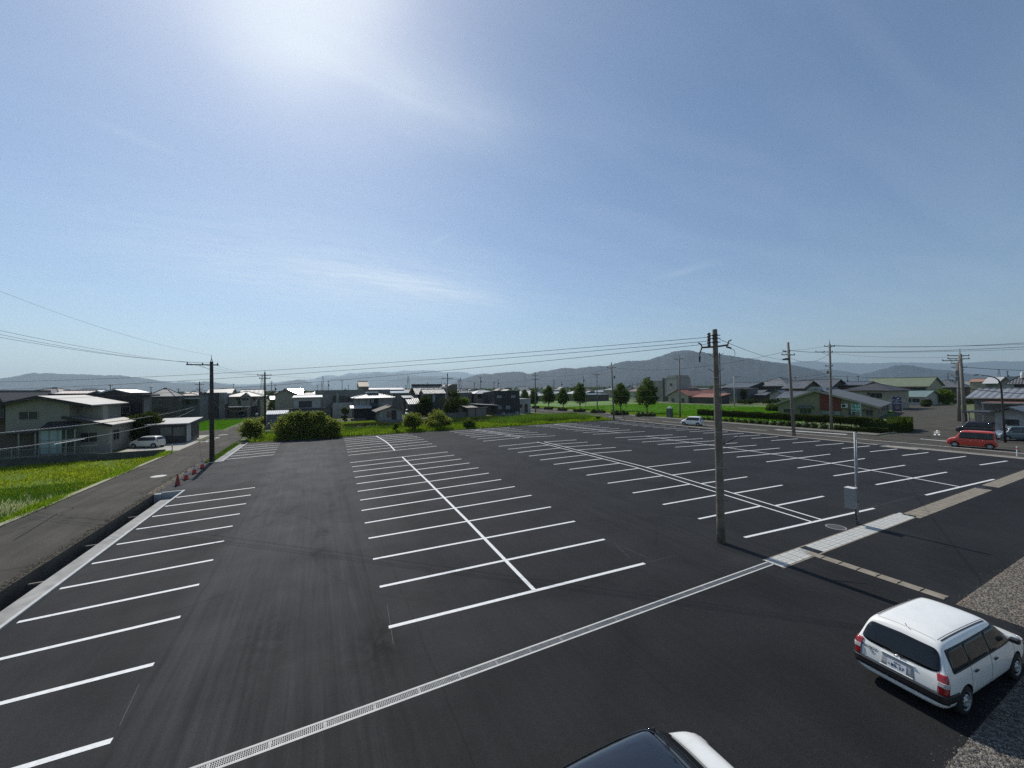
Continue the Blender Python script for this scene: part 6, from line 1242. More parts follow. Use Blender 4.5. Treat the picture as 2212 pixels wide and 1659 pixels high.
# garage block with pale panels
Y12 = 89.5
xA, zt1 = xq(4, 122, 775, Y12); xB, _ = xq(4, 345, 775, Y12)
H = House('panel_garage', 'low brown garage with two pale panels, left of the black carport', xA, xB, Y12, Y12+5, zt1, ('sy', .35), mat('garage_umber', (.06,.05,.045), .85, .2, 1), banded('roof_lowtile', (.14,.12,.10), .5, 0, .3, .06, .2), .25, cat='garage')
for a_ in ((130, 212), (222, 338)): H.part('panel_door', mat('panel_taupe', (.19,.17,.145), .8, .1, 1), xq(4,a_[0],830,Y12)[0], xq(4,a_[1],830,Y12)[0], Y12-.06, Y12-.005, .1, zt1-.12)
tag(MB().box(-3.2,3.2,-.1,.1,0,1.35).box(-3.25,-3.0,-.2,.2,0,1.6).build('block_wall', mat('block_grey', (.14,.14,.125), .95, .25, 1.5, .3, 5)), 'grey block wall left of the low brown garage', 'wall').location = (xA-3.2, Y12+.6, 0)
# black box house
Y13 = 92.0
xA, zt1 = xq(4, 440, 578, Y13); xB, _ = xq(4, 742, 572, Y13)
H = House('black_box_house', 'black cube shaped two storey house beside the white annex', xA, xB, Y13, Y13+7.5, zt1, ('sy', -.45), W_BLACK, R_DARK, .15, gut=False)
for a_ in ((470,528,625,655),(640,692,622,655),(575,632,745,785),(487,530,748,788)): xc_, zc_, w_, h_ = wq(4, a_[0], a_[2], a_[1], a_[3], Y13); H.win('S', xc_, zc_, w_, h_, 2, M_FRD, M_PANEL)
for (x_, y_) in ((545, 825), (710, 820)): p = xq(4, x_, y_+8, Y13-.4); ac_unit(p[0], Y13-.35, .15, 'white air conditioner at the foot of the black house, %s' % ('left one' if x_ < 600 else 'right one'))
H.part('plinth', W_CONC, xA-.04, xB+.04, Y13-.06, Y13-.01, -.1, .45)
xA2, zt2 = xq(4, 230, 735, Y13-1.6); xB2, _ = xq(4, 488, 745, Y13-1.6)
C2 = root('carport', ((xA2+xB2)/2, Y13-1.6, 0), 'white roofed carport on the left side of the black house', 'carport'); w = (xB2-xA2)/2
MB().prism([(-w, zt2+.1), (w, zt2-.35), (w, zt2-.25), (-w, zt2+.2)], 1, -.5, 5).build('canopy', mat('canopy_white', (.66,.67,.66), .4, .05), C2)
for sx_ in (-w+.15, w-.15): MB().box(sx_-.06, sx_+.06, -.3, -.18, 0, zt2-.3).build('post', M_FRD, C2)
xA, zt1 = xq(4, 745, 672, 96.5); xB, _ = xq(4, 872, 672, 96.5)
H = House('white_annex', 'small flat white annex at the right end of the black house', xA, xB, 96.5, 103, zt1, ('flat', .1), W_WHITE, W_WHITE, cat='annex')
xc_, zc_, w_, h_ = wq(4, 803, 728, 836, 822, 96.5); H.win('S', xc_, zc_, w_, h_, 1, M_FRD, mat('door_brown', (.07,.035,.022), .6, .15), 'door'); xc_, zc_, w_, h_ = wq(4, 745, 732, 770, 768, 96.5); H.win('S', xc_, zc_, w_, h_, 1, M_FRD)

# ---- beyond the field right of the street (these turn their -X sides to the camera)
def wside(n, xa, ya, xb, yb, X): a = PX(*q(n, xa, ya), X); c = PX(*q(n, xb, yb), X); return (a[0]+c[0])/2, (a[1]+c[1])/2, abs(a[0]-c[0]), abs(a[1]-c[1])
# dark low building and long white greenhouse roofs
x0_, y0_ = gq(4, 1640, 690); H = House('low_farm_shed', 'long low dark shed behind the round trees', x0_-9, x0_+9, y0_, y0_+12, 3.2, ('sy', .5), W_BROWN, R_METALB, .3, cat='shed')
px_ = q(4, 720, 560); H = House('greenhouse_hall', 'long white roofed hall behind the round trees', *[PY(*q(4, t, 605), 175)[0] for t in (700, 1035)], 175, 205, 2.9, ('gx', 2.6), W_GREY, mat('greenhouse_white', (.48,.48,.46), .5, .1, .1), .3, cat='hall')
# grey building with white tower
xt, yt_ = gq(5, 640, 1000); 
H = House('white_tower_building', 'white concrete stair tower block beyond the round trees', xt, xt+9, yt_-7.5, yt_+.5, ZH((xt, yt_), *q(5, 700, 722)), ('flat', 0), mat('wall_offwhite', (.42,.42,.39), .85, .12, .4), W_CONC, cat='building')
zt = ZH((xt, yt_), *q(5, 720, 690)); H.part('upper_block', MATS['wall_offwhite'], xt-.02, xt+8, yt_-7.4, yt_-2.6, H.h, zt)
c = wside(5, 718, 785, 745, 810, xt); H.win('W', c[0], c[1], c[2], c[3], 1, M_FRD); c = wside(5, 645, 935, 700, 990, xt); H.win('W', c[0], c[1], c[2], c[3], 2, M_FRD)
H.part('brown_pillar', mat('pillar_brown', (.05,.04,.035), .8, .1), xt-.08, xt-.01, yt_-.9, yt_+.3, 0, H.h-.2); H.part('rear_office', W_CONC, xt+1, xt+9, yt_+.5, yt_+9, -.3, H.h-1.0)
# red brown roofs
xt, yt_ = gq(5, 890, 1015)
z1_ = ZH((xt, yt_), *q(5, 800, 925)); z2_ = ZH((xt, yt_), *q(5, 800, 862))
ya = PX(*q(5, 930, 930), xt)[0]; yb = PX(*q(5, 700, 930), xt)[0]
H = House('rust_roof_house', 'low house with a rusty red gabled roof beyond the field', xt, xt+22, ya, yb, z1_, ('gx', z2_-z1_), W_CREAM, R_RUST, .6); c = wside(5, 855, 960, 890, 1010, xt); H.win('W', c[0], c[1], c[2], c[3], 1, M_FRD); c = wside(5, 735, 960, 770, 1000, xt); H.win('W', c[0], c[1], c[2], c[3], 2)
ya2 = PX(*q(5, 1245, 940), xt)[0]; z3 = ZH((xt, ya), *q(5, 1100, 945)); 
H2 = House('rust_roof_barn', 'long low barn with a rusty red roof before the wooden pole', xt+1, xt+9, ya2, ya-.3, z3, ('sx', 1.2), W_PLANK, banded('roof_rust_y', (.24,.10,.065), .7, 1, .5, .03, .3), .5, cat='barn')
for a_ in ((930,985,960,1012),(1145,1215,975,1018)): c = wside(5, a_[0], a_[2], a_[1], a_[3], xt+1); H2.win('W', c[0], c[1], c[2], c[3], 2, M_FRD)
# dark building right of the wooden pole
xt, yt_ = gq(5, 1400, 1010); ya = PX(*q(5, 1510, 900), xt)[0]; yb = PX(*q(5, 1290, 900), xt)[0]
H = House('dark_warehouse', 'dark two storey building with a silver tiled roof right of the wooden pole', xt, xt+14, ya, yb, ZH((xt, yt_), *q(5, 1400, 850)), ('gx', 0.2), W_GREY, R_DARK, .2, cat='building')
H = House('silver_tiled_house', 'house with a broad silver tiled roof behind the dark building', xt+16, xt+34, PX(*q(5,1650,830),xt+16)[0], PX(*q(5,1345,830),xt+16)[0], ZH((xt+16, yt_+9), *q(5,1500,828)), ('gy', ZH((xt+25, yt_+15), *q(5,1500,778))-ZH((xt+16, yt_+9), *q(5,1500,828))), W_PLANK, R_TILEY, .6)
tag(MB().box(0,.15,-2.5,2.5,0,4.6).box(-.3,0,-2.5,-2.3,0,4.7).build('white_board', mat('board_white', (.34,.32,.27), .8, .12, .6)), 'pale blank wall panel just right of the wooden pole', 'panel').location = (xt-4, PX(*q(5,1322,900),xt-4)[0], 0)
# traditional tiled houses cluster
def tiled(n, xl_, xr_, ye, yr, X, dep, lab, axis='gx', wall=None, over=.9, nm='tiled_house', rm=None):
    yL = PX(*q(n, xl_, ye), X)[0]; yR = PX(*q(n, xr_, ye), X)[0]; ze_ = PX(*q(n, (xl_+xr_)/2, ye), X)[1]; zr = PX(*q(n, (xl_+xr_)/2, yr), X+dep/2)[1]
    return House(nm, lab, X, X+dep, min(yL,yR), max(yL,yR), ze_, (axis, max(.4, zr-ze_)), wall or W_PLANK, rm or (R_TILE if axis in ('gx','hx') else R_TILEY), over)
H = tiled(6, 60, 450, 815, 718, 176, 16, 'tall traditional house with a dark hipped and gabled roof', 'hx'); c = wside(6, 110, 830, 160, 860, 176); H.win('W', c[0], c[1], c[2], c[3], 2)
H = tiled(6, -30, 120, 905, 865, 166, 9, 'low silver tiled wing left of the tall traditional house', 'gy'); H = tiled(6, 70, 245, 920, 885, 160, 8, 'small dark tiled porch before the tall traditional house', 'hx')
H = tiled(6, 245, 425, 910, 862, 158, 9, 'small gabled tiled house at the garden of round shrubs', 'gx', W_WHITE)
H = tiled(6, 430, 640, 830, 760, 150, 10, 'broad silver tiled roof left of the tall street pole', 'gy'); 
H = tiled(6, 375, 620, 945, 880, 128, 9, 'low tiled house directly behind the beige brick fronted hall', 'gy', W_STUC)
H = tiled(6, 520, 960, 825, 745, 168, 12, 'long silver tiled roof behind the two street poles', 'gy')
H = tiled(6, 1000, 1350, 800, 770, 175, 12, 'wide pale tiled roof right of the tall street pole', 'gy')
# olive hall with a brick red panel (the gable faces the street)
X0 = 99.5
def pxz(x, y, X=X0): return PX(*q(6, x, y), X)
yl_, _ = pxz(385, 1050); yr_, _ = pxz(1475, 1100); apY, apZ = pxz(790, 868); e1 = pxz(345, 1028); e2 = pxz(1520, 1078)
DH = 25.
hall = root('brick_fronted_hall', (X0, apY, 0), 'olive hall with a red brick panel and a broad grey roof on the street corner', 'hall', None, radians(15))
kL = (apZ-e1[1])/(e1[0]-apY); yE = yr_; kR = (apZ-e2[1])/(apY-e2[0]); 
def LY(y): return y-apY
ylL = yl_
MB().prism([(LY(yE), -.3), (LY(ylL), -.3), (LY(ylL), apZ-kL*(ylL-apY)-.1), (0, apZ-.1), (LY(yE), apZ-kR*(apY-yE)-.1)], 0, 0, DH-.9).build('wall', W_YEL, hall)
b = MB(); b.prism([(LY(e2[0]), e2[1]), (0, apZ), (0, apZ+.18), (LY(e2[0]), e2[1]+.18)], 0, -.9, DH); b.prism([(0, apZ+.003), (LY(e1[0]), e1[1]), (LY(e1[0]), e1[1]+.18), (0, apZ+.183)], 0, -.9, DH); b.build('roof', R_SLATEX, hall)
b = MB(); b.prism([(LY(e2[0]), e2[1]-.22), (0, apZ-.22), (0, apZ+.16), (LY(e2[0]), e2[1]+.16)], 0, -.98, -.905); b.prism([(0, apZ-.22), (LY(e1[0]), e1[1]-.22), (LY(e1[0]), e1[1]+.16), (0, apZ+.16)], 0, -.98, -.905); b.build('verge_board', mat('verge_cream', (.30,.27,.21), .7, .1), hall)
ty = [pxz(700, 868), pxz(890, 868)]; MB().tube([(-.9, 0, apZ+.25), (DH, 0, apZ+.25)], .2, 6).build('ridge', R_TILE, hall); zt_ = pxz(860, 825, X0+3)[1]
MB().prism([(LY(pxz(880,868)[0]), apZ-.05), (LY(pxz(690,868)[0]), apZ-.05), (LY(pxz(690,868)[0])-.8, zt_), (LY(pxz(880,868)[0])+.3, zt_)], 0, -.6, 3).build('raised_cap', banded('roof_tile_cap', (.30,.30,.31), .35, 1, .4, .1, .2), hall)
a_, c_ = pxz(840, 1100)[0], pxz(1070, 1100)[0]; zb_ = pxz(950, 1105)[1]
MB().prism([(LY(c_), zb_), (LY(a_), zb_), (LY(a_), apZ-kR*max(apY-a_,0)-.35), (LY(c_), apZ-kR*(apY-c_)-.35)], 0, -.25, -.02).build('brick_panel', W_BRICK, hall)
H_ = House.__new__(House); H_.cx, H_.cy, H_.a, H_.b, H_.z0, H_.R = X0, apY, 0, 0, 0, hall
for (xa,ya,xb,yb,n_,pn,fx_) in ((860,1110,950,1150,2,M_PANEL,-.25),(1000,1115,1060,1158,1,M_PANEL,-.25),(1150,1112,1225,1165,2,M_PANE,0),(1230,1118,1300,1165,1,M_PANEL,0),(1350,1112,1425,1172,2,M_PANE,0),(620,1085,740,1140,3,M_PANE,0),(445,1082,560,1128,3,M_PANE,0)):
    c = (lambda A,B_: ((A[0]+B_[0])/2,(A[1]+B_[1])/2,abs(A[0]-B_[0]),abs(A[1]-B_[1])))(pxz(xa,ya), pxz(xb,yb)); H_.win('W', c[0], c[1], c[2], c[3], n_, M_FR, pn, y=X0+fx_)
a_, c_ = pxz(575, 1070), pxz(780, 1070); b = MB(); b.prism([(LY(c_[0]), a_[1]), (LY(a_[0]), a_[1]), (LY(a_[0])-.6, a_[1]+.55), (LY(c_[0])+.6, a_[1]+.55)], 0, -1.0, 0); b.build('window_canopy', R_TILE, hall)
a_, c_ = pxz(1145, 1100), pxz(1430, 1100); MB().box(-.7, -.02, LY(c_[0]), LY(a_[0]), a_[1], a_[1]+.12).build('door_canopy', R_DARK, hall)
# lower wing towards the branch road
b = MB()
for xx in (3.5, 8.5, 13.5, 18.): b.box(xx, xx+1.6, LY(yE)-.05, LY(yE)-.01, .9, e2[1]-.55)
b.build('side_windows', M_PANE, hall)
MB().box(DH-4.6, DH-1.4, LY(yE)-.05, LY(yE)-.01, 0, e2[1]-.4).build('side_door', mat('door_mauve', (.10,.09,.12), .7, .1), hall)
p = pxz(1108, 1075); u_ = ac_unit(X0+(apY-p[0])*tan(radians(15))-.4, p[0], p[1], 'air conditioner on brackets right of the red brick panel', radians(-75)); u_.scale = (1.4,1.4,1.4)
# green two line sign on posts
gs = gq(19, 835, 800); XS = 88.; ya_, z1_ = PX(*q(19, 600, 620), XS); yb_, _ = PX(*q(19, 835, 620), XS); zt_ = PX(*q(19, 700, 400), XS)[1]
SG = root('shop_sign', (XS, (ya_+yb_)/2, 0), 'green two line sign board on a post in front of the hall', 'sign'); w = abs(ya_-yb_)/2
MB().box(-.05,.05,-w,w,z1_,zt_).build('board', mat('sign_green', (.03,.20,.15), .5, .12, 2), SG)
b = MB().box(-.08,.08,-w-.2,-w-.03,0,zt_+.25).box(-.08,.08,w+.03,w+.14,z1_-.5,zt_); b.box(-.07,.07,-w,w,z1_-.12,z1_-.01); b.build('post', mat('post_mint', (.22,.34,.29), .6, .1), SG)
M_LET = mat('letter_pale', (.55,.66,.60), .6, 0); zc_ = (zt_+z1_)/2; hh = (zt_-z1_)
text_on(SG, 'こもだ', hh*.40, (-.056, .0, zc_+hh*.24), (radians(90), 0, radians(-90)), M_LET, ext=.004); text_on(SG, '学習塾', hh*.36, (-.056, -.1, zc_-hh*.23), (radians(90), 0, radians(-90)), M_LET, ext=.004)
# house behind hall
H = tiled(6, 1110, 1645, 868, 785, 137, 13, 'pale two storey house with a dark hipped roof behind the hall', 'hy', W_CREAM, .8, 'two_storey_house', R_DARK)
for a_ in ((1405,1430,895,920),(1440,1500,900,945),(1510,1575,900,955)): c = wside(6, a_[0], a_[2], a_[1], a_[3], 137); H.win('W', c[0], c[1], c[2], c[3], 2, M_FRD)
# long green roofed building
H = House.__new__(House); XG = 205
yL = PX(*q(6, 1380, 800), XG)[0]; yR = PX(*q(7, 560, 760), XG)[0]; ze_ = PX(*q(7, 200, 745), XG)[1]; zr = PX(*q(7, 200, 662), XG+7)[1]
H = House('green_roof_building', 'long two storey building with a flat green gabled roof', XG, XG+14, min(yL,yR), max(yL,yR), ze_, ('gy', zr-ze_), W_CREAM, R_GREEN, .7, cat='building')
for k in range(9):
    yy = yR + (yL-yR)*(.08+.1*k); H.win('W', yy, ze_-1.4, 1.9, 1.3, 2, M_FRD)
H = tiled(7, 90, 525, 860, 800, 170, 12, 'low grey house with a teal roof before the green roofed building', 'gy', W_WHITE, .6, 'low_house', banded('roof_teal', (.13,.20,.19), .6, 1, .5, .03, .12))
for k in range(4): H.win('W', H.cy + (-.6+.4*k)*H.b, 1.5, 1.6, 1.1, 2)
H = tiled(7, 580, 880, 760, 680, 235, 14, 'dark tiled house behind the transformer poles', 'hx')
H = tiled(7, 580, 690, 880, 855, 185, 9, 'small grey garage at the end of the branch road', 'gy', W_STUC, .3, 'small_garage', R_METALB)
# purple sign board with a photo of food
XP = 131.; ya_, z1_ = PX(*q(7, 180, 1020), XP); yb_, _ = PX(*q(7, 280, 1020), XP); zt_ = PX(*q(7, 230, 865), XP)[1]
SG = root('purple_sign', (XP, (ya_+yb_)/2, 0), 'tall purple sign board at the bend of the branch road', 'sign'); w = abs(ya_-yb_)/2
MB().box(-.08,.08,-w,w,z1_,zt_).build('board', mat('sign_purple', (.045,.035,.11), .5, .1), SG); MB().box(-.1,.1,-w-.14,-w,0,zt_+.3).box(-.1,.1,w,w+.14,0,zt_+.3).build('post', M_STEEL, SG)
hh = zt_-z1_; MB().box(-.09,-.081,-w*.85,w*.85,zt_-hh*.47,zt_-hh*.45).box(-.09,-.081,-w*.5,w*.0,zt_-hh*.14,zt_-hh*.08).build('rule', M_LET, SG)
text_on(SG, 'ヘアルーム', hh*.19, (-.086, 0, zt_-hh*.26), (radians(90), 0, radians(-90)), M_LET); text_on(SG, 'サロン', hh*.11, (-.086, 0, zt_-hh*.38), (radians(90), 0, radians(-90)), M_LET)
MB().lathe([(0,-.086),(w*.6,-.086),(w*.6,-.081)], 16, axis=0).build('picture', mat('sign_picture', (.14,.12,.12), .6, .5, 2), SG).location = (0, -w*.1, z1_+hh*.28)

# ---- right edge: pale garage, tiled house behind, shed
XR = 76.75
g0 = gq(7, 1290, 1312); yc = g0[1]; apY, apZ = PX(*q(7, 1455, 985), XR); eL = PX(*q(7, 1165, 1060), XR)
wl0 = root('pale_garage', (XR, yc, 0), 'pale stucco garage with a tiled gable behind the slate blue car', 'garage'); kk = (apZ-eL[1])/(eL[0]-apY)
def LG(y): return y-yc
ymin = 2*apY-yc
MB().prism([(LG(ymin),-.3),(0,-.3),(0,apZ-kk*(yc-apY)-.1),(LG(apY),apZ-.1),(LG(ymin),apZ-kk*(yc-apY)-.1)], 0, 0, 9).build('wall', W_STUC, wl0)
b = MB(); b.prism([(LG(apY), apZ),(LG(eL[0]), eL[1]),(LG(eL[0]), eL[1]+.16),(LG(apY), apZ+.16)], 0, -.8, 10); b.prism([(LG(2*apY-eL[0]), eL[1]),(LG(apY), apZ+.003),(LG(apY), apZ+.163),(LG(2*apY-eL[0]), eL[1]+.16)], 0, -.8, 10); b.build('roof', R_TILE, wl0)
c = wside(7, 1412, 1112, 1548, 1180, XR); H_ = House.__new__(House); H_.cx, H_.cy, H_.a, H_.b, H_.z0, H_.R = XR, yc, 0, 0, 0, wl0
H_.win('W', c[0], c[1], c[2], c[3], 3, M_FRD, M_PANE)
yln = LG(PX(*q(7, 1030, 1025), XR+9)[0]); b = MB(); b.box(5.5,10.5,.1,yln,eL[1]-.05,eL[1]+.1); b.build('lean_to_roof', R_DARK, wl0)
MB().box(5.6,5.72,yln-.2,yln-.08,0,eL[1]-.05).build('lean_to_post', M_FR, wl0)
_p = gq(7, 1140, 1145); tag(MB().box(0,4,-.1,.1,0,2.4).box(-.1,.1,-3.4,0,0,2.4).build('shed_wall', W_PLANK), 'dark boarded screen behind the parked minivan', 'screen').location = (_p[0], _p[1], 0)
# white long canopy and broad tiled roof behind
XT = 98.
yL, ze_ = PX(*q(7, 1065, 868), XT); yR, _ = PX(*q(7, 1640, 868), XT); zr = PX(*q(7, 1350, 782), XT+5)[1]
H = House('broad_tiled_house', 'house with a long ribbed tiled roof at the right edge', XT, XT+11, min(yL,yR)-4, max(yL,yR), ze_, ('gy', zr-ze_), W_GREY, banded('roof_tile_ribs', (.20,.21,.225), .38, 1, .78, .12, .2), .8)
z_ = PX(*q(7, 1300, 933), XT-5)[1]; yq_ = PX(*q(7, 1145, 933), XT-5)[0]
CN = root('long_canopy', (XT-5, yq_, 0), 'long canopy with a white front edge below the ribbed tiled roof', 'canopy'); MB().box(-.1,4.6,-22,0,z_-.05,z_+.12).build('canopy_roof', R_RUST, CN); MB().box(-.16,-.11,-22,0,z_-.08,z_+.12).build('white_edge', W_WHITE, CN); MB().box(0,.15,-.2,-.05,0,z_-.05).box(0,.15,-6.2,-6.05,0,z_-.05).build('post', M_FR, CN)
H = tiled(7, 1500, 1800, 720, 585, 112, 9, 'tall tiled house cut by the right edge of the view', 'hx', R_DARK, .9, 'tall_tiled_house')
MB().lathe([(0,0),(.25,0),(.28,.6),(.15,1.1),(.0,1.15)], 10).build('ridge_glint', mat('ridge_highlight', (.66,.66,.64), .4, .1), H.R).location = (-H.a, H.b*.35, H.h+1.0)  # white cap added for the small highlight on the ridge
H = tiled(7, 1290, 1560, 765, 655, 160, 14, 'pale gabled house behind the curved street lamp', 'gx', W_STUC, .9, 'pale_gabled_house', R_SLATE)
H = tiled(7, 1190, 1320, 715, 655, 190, 10, 'house with a white sloping roof line left of the curved street lamp', 'gy', W_GREY, .6, 'white_eaved_house', R_BRIGHT)
H = tiled(7, 1020, 1200, 700, 672, 230, 12, 'distant house with a pale terracotta roof', 'gy', W_CREAM, .5, 'terracotta_house', mat('roof_terracotta', (.30,.16,.11), .7, .15, 1))
tag(MB().box(-.5,.5,-.5,.5,0,1.1).build('black_bin', M_TRIM), 'black box standing beside the minivan', 'box').location = (*gq(7, 1062, 1228), 0)
# cars at the far end of the branch road
make_car('parked_car', 'black car with a raised pale bonnet stripe at the end of the branch road', (*gq(7, 845, 935), 0), radians(160), kind='hatch', L=4.2, W=1.7, H=1.5, body=paint('black_paint', (.012,.012,.016)), detail=False)
make_car('parked_car', 'dark blue car partly behind the transformer poles', (*gq(7, 920, 935), 0), radians(175), kind='hatch', L=4.2, W=1.7, H=1.5, body=paint('navy_paint', (.015,.02,.04)), detail=False)

# ---- distant small houses filling the plain
DR = random.Random(11)
def proto(kind):
    w, d, h = ((9,7,5.2),(12,8,3.2),(8,6,5.6),(15,9,3.6),(10,8,5.0),(7,6,3.0))[kind]; rf = (R_TILE, R_METALB, R_SLATE, R_METAL, R_TILEB, R_DARK)[kind]; wl__ = (W_CREAM, W_GREY, W_WHITE, W_BROWN, W_STUC, W_GREY)[kind]
    cat_ = ('hip roofed grey', 'long blue roofed', 'slate gabled white', 'wide silver roofed', 'brown tiled', 'dark low')[kind]
    H = House('distant_house', 'small distant %s house on the plain below the hills' % cat_, -w/2, w/2, -d/2, d/2, h, (('hx','gx','gy','gx','hx','gx')[kind], (1.9,1.4,1.8,1.5,2.0,1.2)[kind]), wl__, rf, .5, group='distant %s houses' % cat_, gut=False)
    for i in range(2 if h > 4 else 1):
        for xx in (-w*.25, w*.2): H.win('S', xx, 1.4+2.6*i, 1.5, 1.1, 1, M_FRD)
    return H.R
PRO = [proto(k) for k in range(6)]; used = set()
spots = []
for (px0, px1, d0, d1, n_) in ((-20, 330, 150, 420, 20), (330, 700, 170, 420, 26), (700, 1130, 190, 450, 34), (1120, 1420, 215, 520, 34), (1400, 1720, 220, 520, 34), (1700, 2240, 250, 520, 40)):
    t = 0
    while t < n_:
        px = DR.uniform(px0, px1); d = DR.uniform(d0, d1)**1.0; r_ = ray(px, 838); hl = sqrt(r_.x**2+r_.y**2); x, y = r_.x/hl*d, r_.y/hl*d
        if any((x-a)**2+(y-b_)**2 < 150 for a, b_ in spots): t += .34; continue
        spots.append((x, y)); t += 1
for (x, y) in spots:
    k = DR.randrange(6)
    c = PRO[k] if k not in used else copy_tree(PRO[k]); used.add(k)
    c.location = (x, y, 0); c.rotation_euler = (0, 0, DR.choice((0, 0, pi/2, .12, -.1, pi/2+.08))); s_ = DR.uniform(.9, 1.25); c.scale = (s_, s_, DR.uniform(.85, 1.1))
for k in range(6):
    if k not in used: c = PRO[k]; c.location = (300+20*k, 330, 0)
# ================================================================ VEGETATION
LEAF_D = leafmat('leaf_dark', (.055,.075,.020), .35); LEAF_M = leafmat('leaf_mid', (.085,.125,.026), .45); LEAF_B = leafmat('leaf_bright', (.13,.19,.024), .48); LEAF_O = leafmat('leaf_olive', (.19,.225,.06), .58, .55)
GRASS_B = leafmat('grass_bright', (.19,.29,.022), .45, .4); GRASS_Y = leafmat('grass_yellow', (.26,.32,.03), .45, .45); GRASS_D = leafmat('grass_dark', (.085,.16,.018), .4, .4)
M_BARK = mat('bark', (.06,.045,.03), .95, .3, 5)
def leaf_mesh(name, P, size, m, parent=None, up=.0, smin=.6):
    n = len(P); s = size*(smin + (1.3-smin)*RNG.random((n,1)))
    u = RNG.normal(size=(n,3)); u /= np.linalg.norm(u, axis=1, keepdims=True); v = RNG.normal(size=(n,3)); v[:,2] += up; v -= (v*u).sum(1, keepdims=True)*u; v /= np.linalg.norm(v, axis=1, keepdims=True)
    V = np.stack([P-u*s*.5, P+v*s*.32, P+u*s*.5, P-v*s*.32], 1).reshape(-1,3)
    F = np.arange(4*n).reshape(-1,4)
    me = bpy.data.meshes.new(name); me.vertices.add(4*n); me.vertices.foreach_set('co', V.astype(np.float32).ravel()); me.loops.add(4*n); me.loops.foreach_set('vertex_index', F.ravel().astype(np.int32))
    me.polygons.add(n); me.polygons.foreach_set('loop_start', (np.arange(n)*4).astype(np.int32)); me.polygons.foreach_set('loop_total', np.full(n, 4, np.int32)); me.update(calc_edges=True); me.materials.append(m)
    o = bpy.data.objects.new(name, me); COL.objects.link(o)
    if parent: o.parent = parent
    return o
def clumps(blobs, n, k=46, spread=.16, hollow=.55):
    """blobs: (cx,cy,cz,rx,ry,rz). clumps of leaves sitting in the outer shell of each blob"""
    w = np.array([b[3]*b[4]+b[4]*b[5]+b[3]*b[5] for b in blobs]); idx = RNG.choice(len(blobs), n//k, p=w/w.sum()); B_ = np.array(blobs)[idx]
    d = RNG.normal(size=(len(idx),3)); d /= np.linalg.norm(d, axis=1, keepdims=True); r = hollow + (1.08-hollow)*RNG.random((len(idx),1))**.6; r = np.where(RNG.random((len(idx),1)) < .16, r*(1.02+.30*RNG.random((len(idx),1))), r)
    C = B_[:,:3] + d*r*B_[:,3:6]; rad = (B_[:,3:6].mean(1))*spread*(.5+1.1*RNG.random(len(idx)))
    P = C[:,None,:] + RNG.normal(size=(len(idx),k,3))*rad[:,None,None]*np.array([1,1,.75]); return P.reshape(-1,3)
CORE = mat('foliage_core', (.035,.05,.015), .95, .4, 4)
def tree(name, label, pos, blobs, trunk_h, trunk_r, n, leaf, m, cat='tree', group=None, limbs=6, spread=.16, hollow=.55, zmin=.05, core=0.):
    R_ = root(name, (*pos, 0), label, cat, group); top = max(b[2] for b in blobs)
    b = MB()
    if trunk_h > 0:
        b.tube([(0,0,-.1),(.03,0,trunk_h*.6),(.0,.04,trunk_h),(0,0,(trunk_h+top)/2)], [trunk_r*1.25, trunk_r, trunk_r*.85, trunk_r*.4], 8)
    for i in range(limbs):
        bl = blobs[i % len(blobs)]; a = 2*pi*i/limbs; z0_ = max(trunk_h*.7, .05)
        e = Vector((bl[0]+bl[3]*.7*cos(a), bl[1]+bl[4]*.7*sin(a), bl[2]+bl[5]*random.uniform(-.1,.6))); s_ = Vector((0,0,z0_)); mid = s_.lerp(e, .5)+Vector((0,0,.15))
        b.tube([s_, mid, e], [trunk_r*.6, trunk_r*.4, trunk_r*.12], 5)
    b.build('trunk', M_BARK, R_); P = clumps(blobs, n, spread=spread, hollow=hollow); P[:,2] = np.maximum(P[:,2], zmin+.1*RNG.random(len(P)))
    leaf_mesh('crown', P, leaf, m, R_)
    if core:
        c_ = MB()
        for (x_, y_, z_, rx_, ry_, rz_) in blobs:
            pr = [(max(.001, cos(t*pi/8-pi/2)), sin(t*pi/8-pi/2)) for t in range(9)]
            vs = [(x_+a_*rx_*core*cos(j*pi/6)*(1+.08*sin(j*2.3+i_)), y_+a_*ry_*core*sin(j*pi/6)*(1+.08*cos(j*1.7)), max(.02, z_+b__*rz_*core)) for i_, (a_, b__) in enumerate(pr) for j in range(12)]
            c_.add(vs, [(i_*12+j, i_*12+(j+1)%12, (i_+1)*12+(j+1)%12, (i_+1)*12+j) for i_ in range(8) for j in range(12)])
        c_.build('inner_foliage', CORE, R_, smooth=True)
    return R_
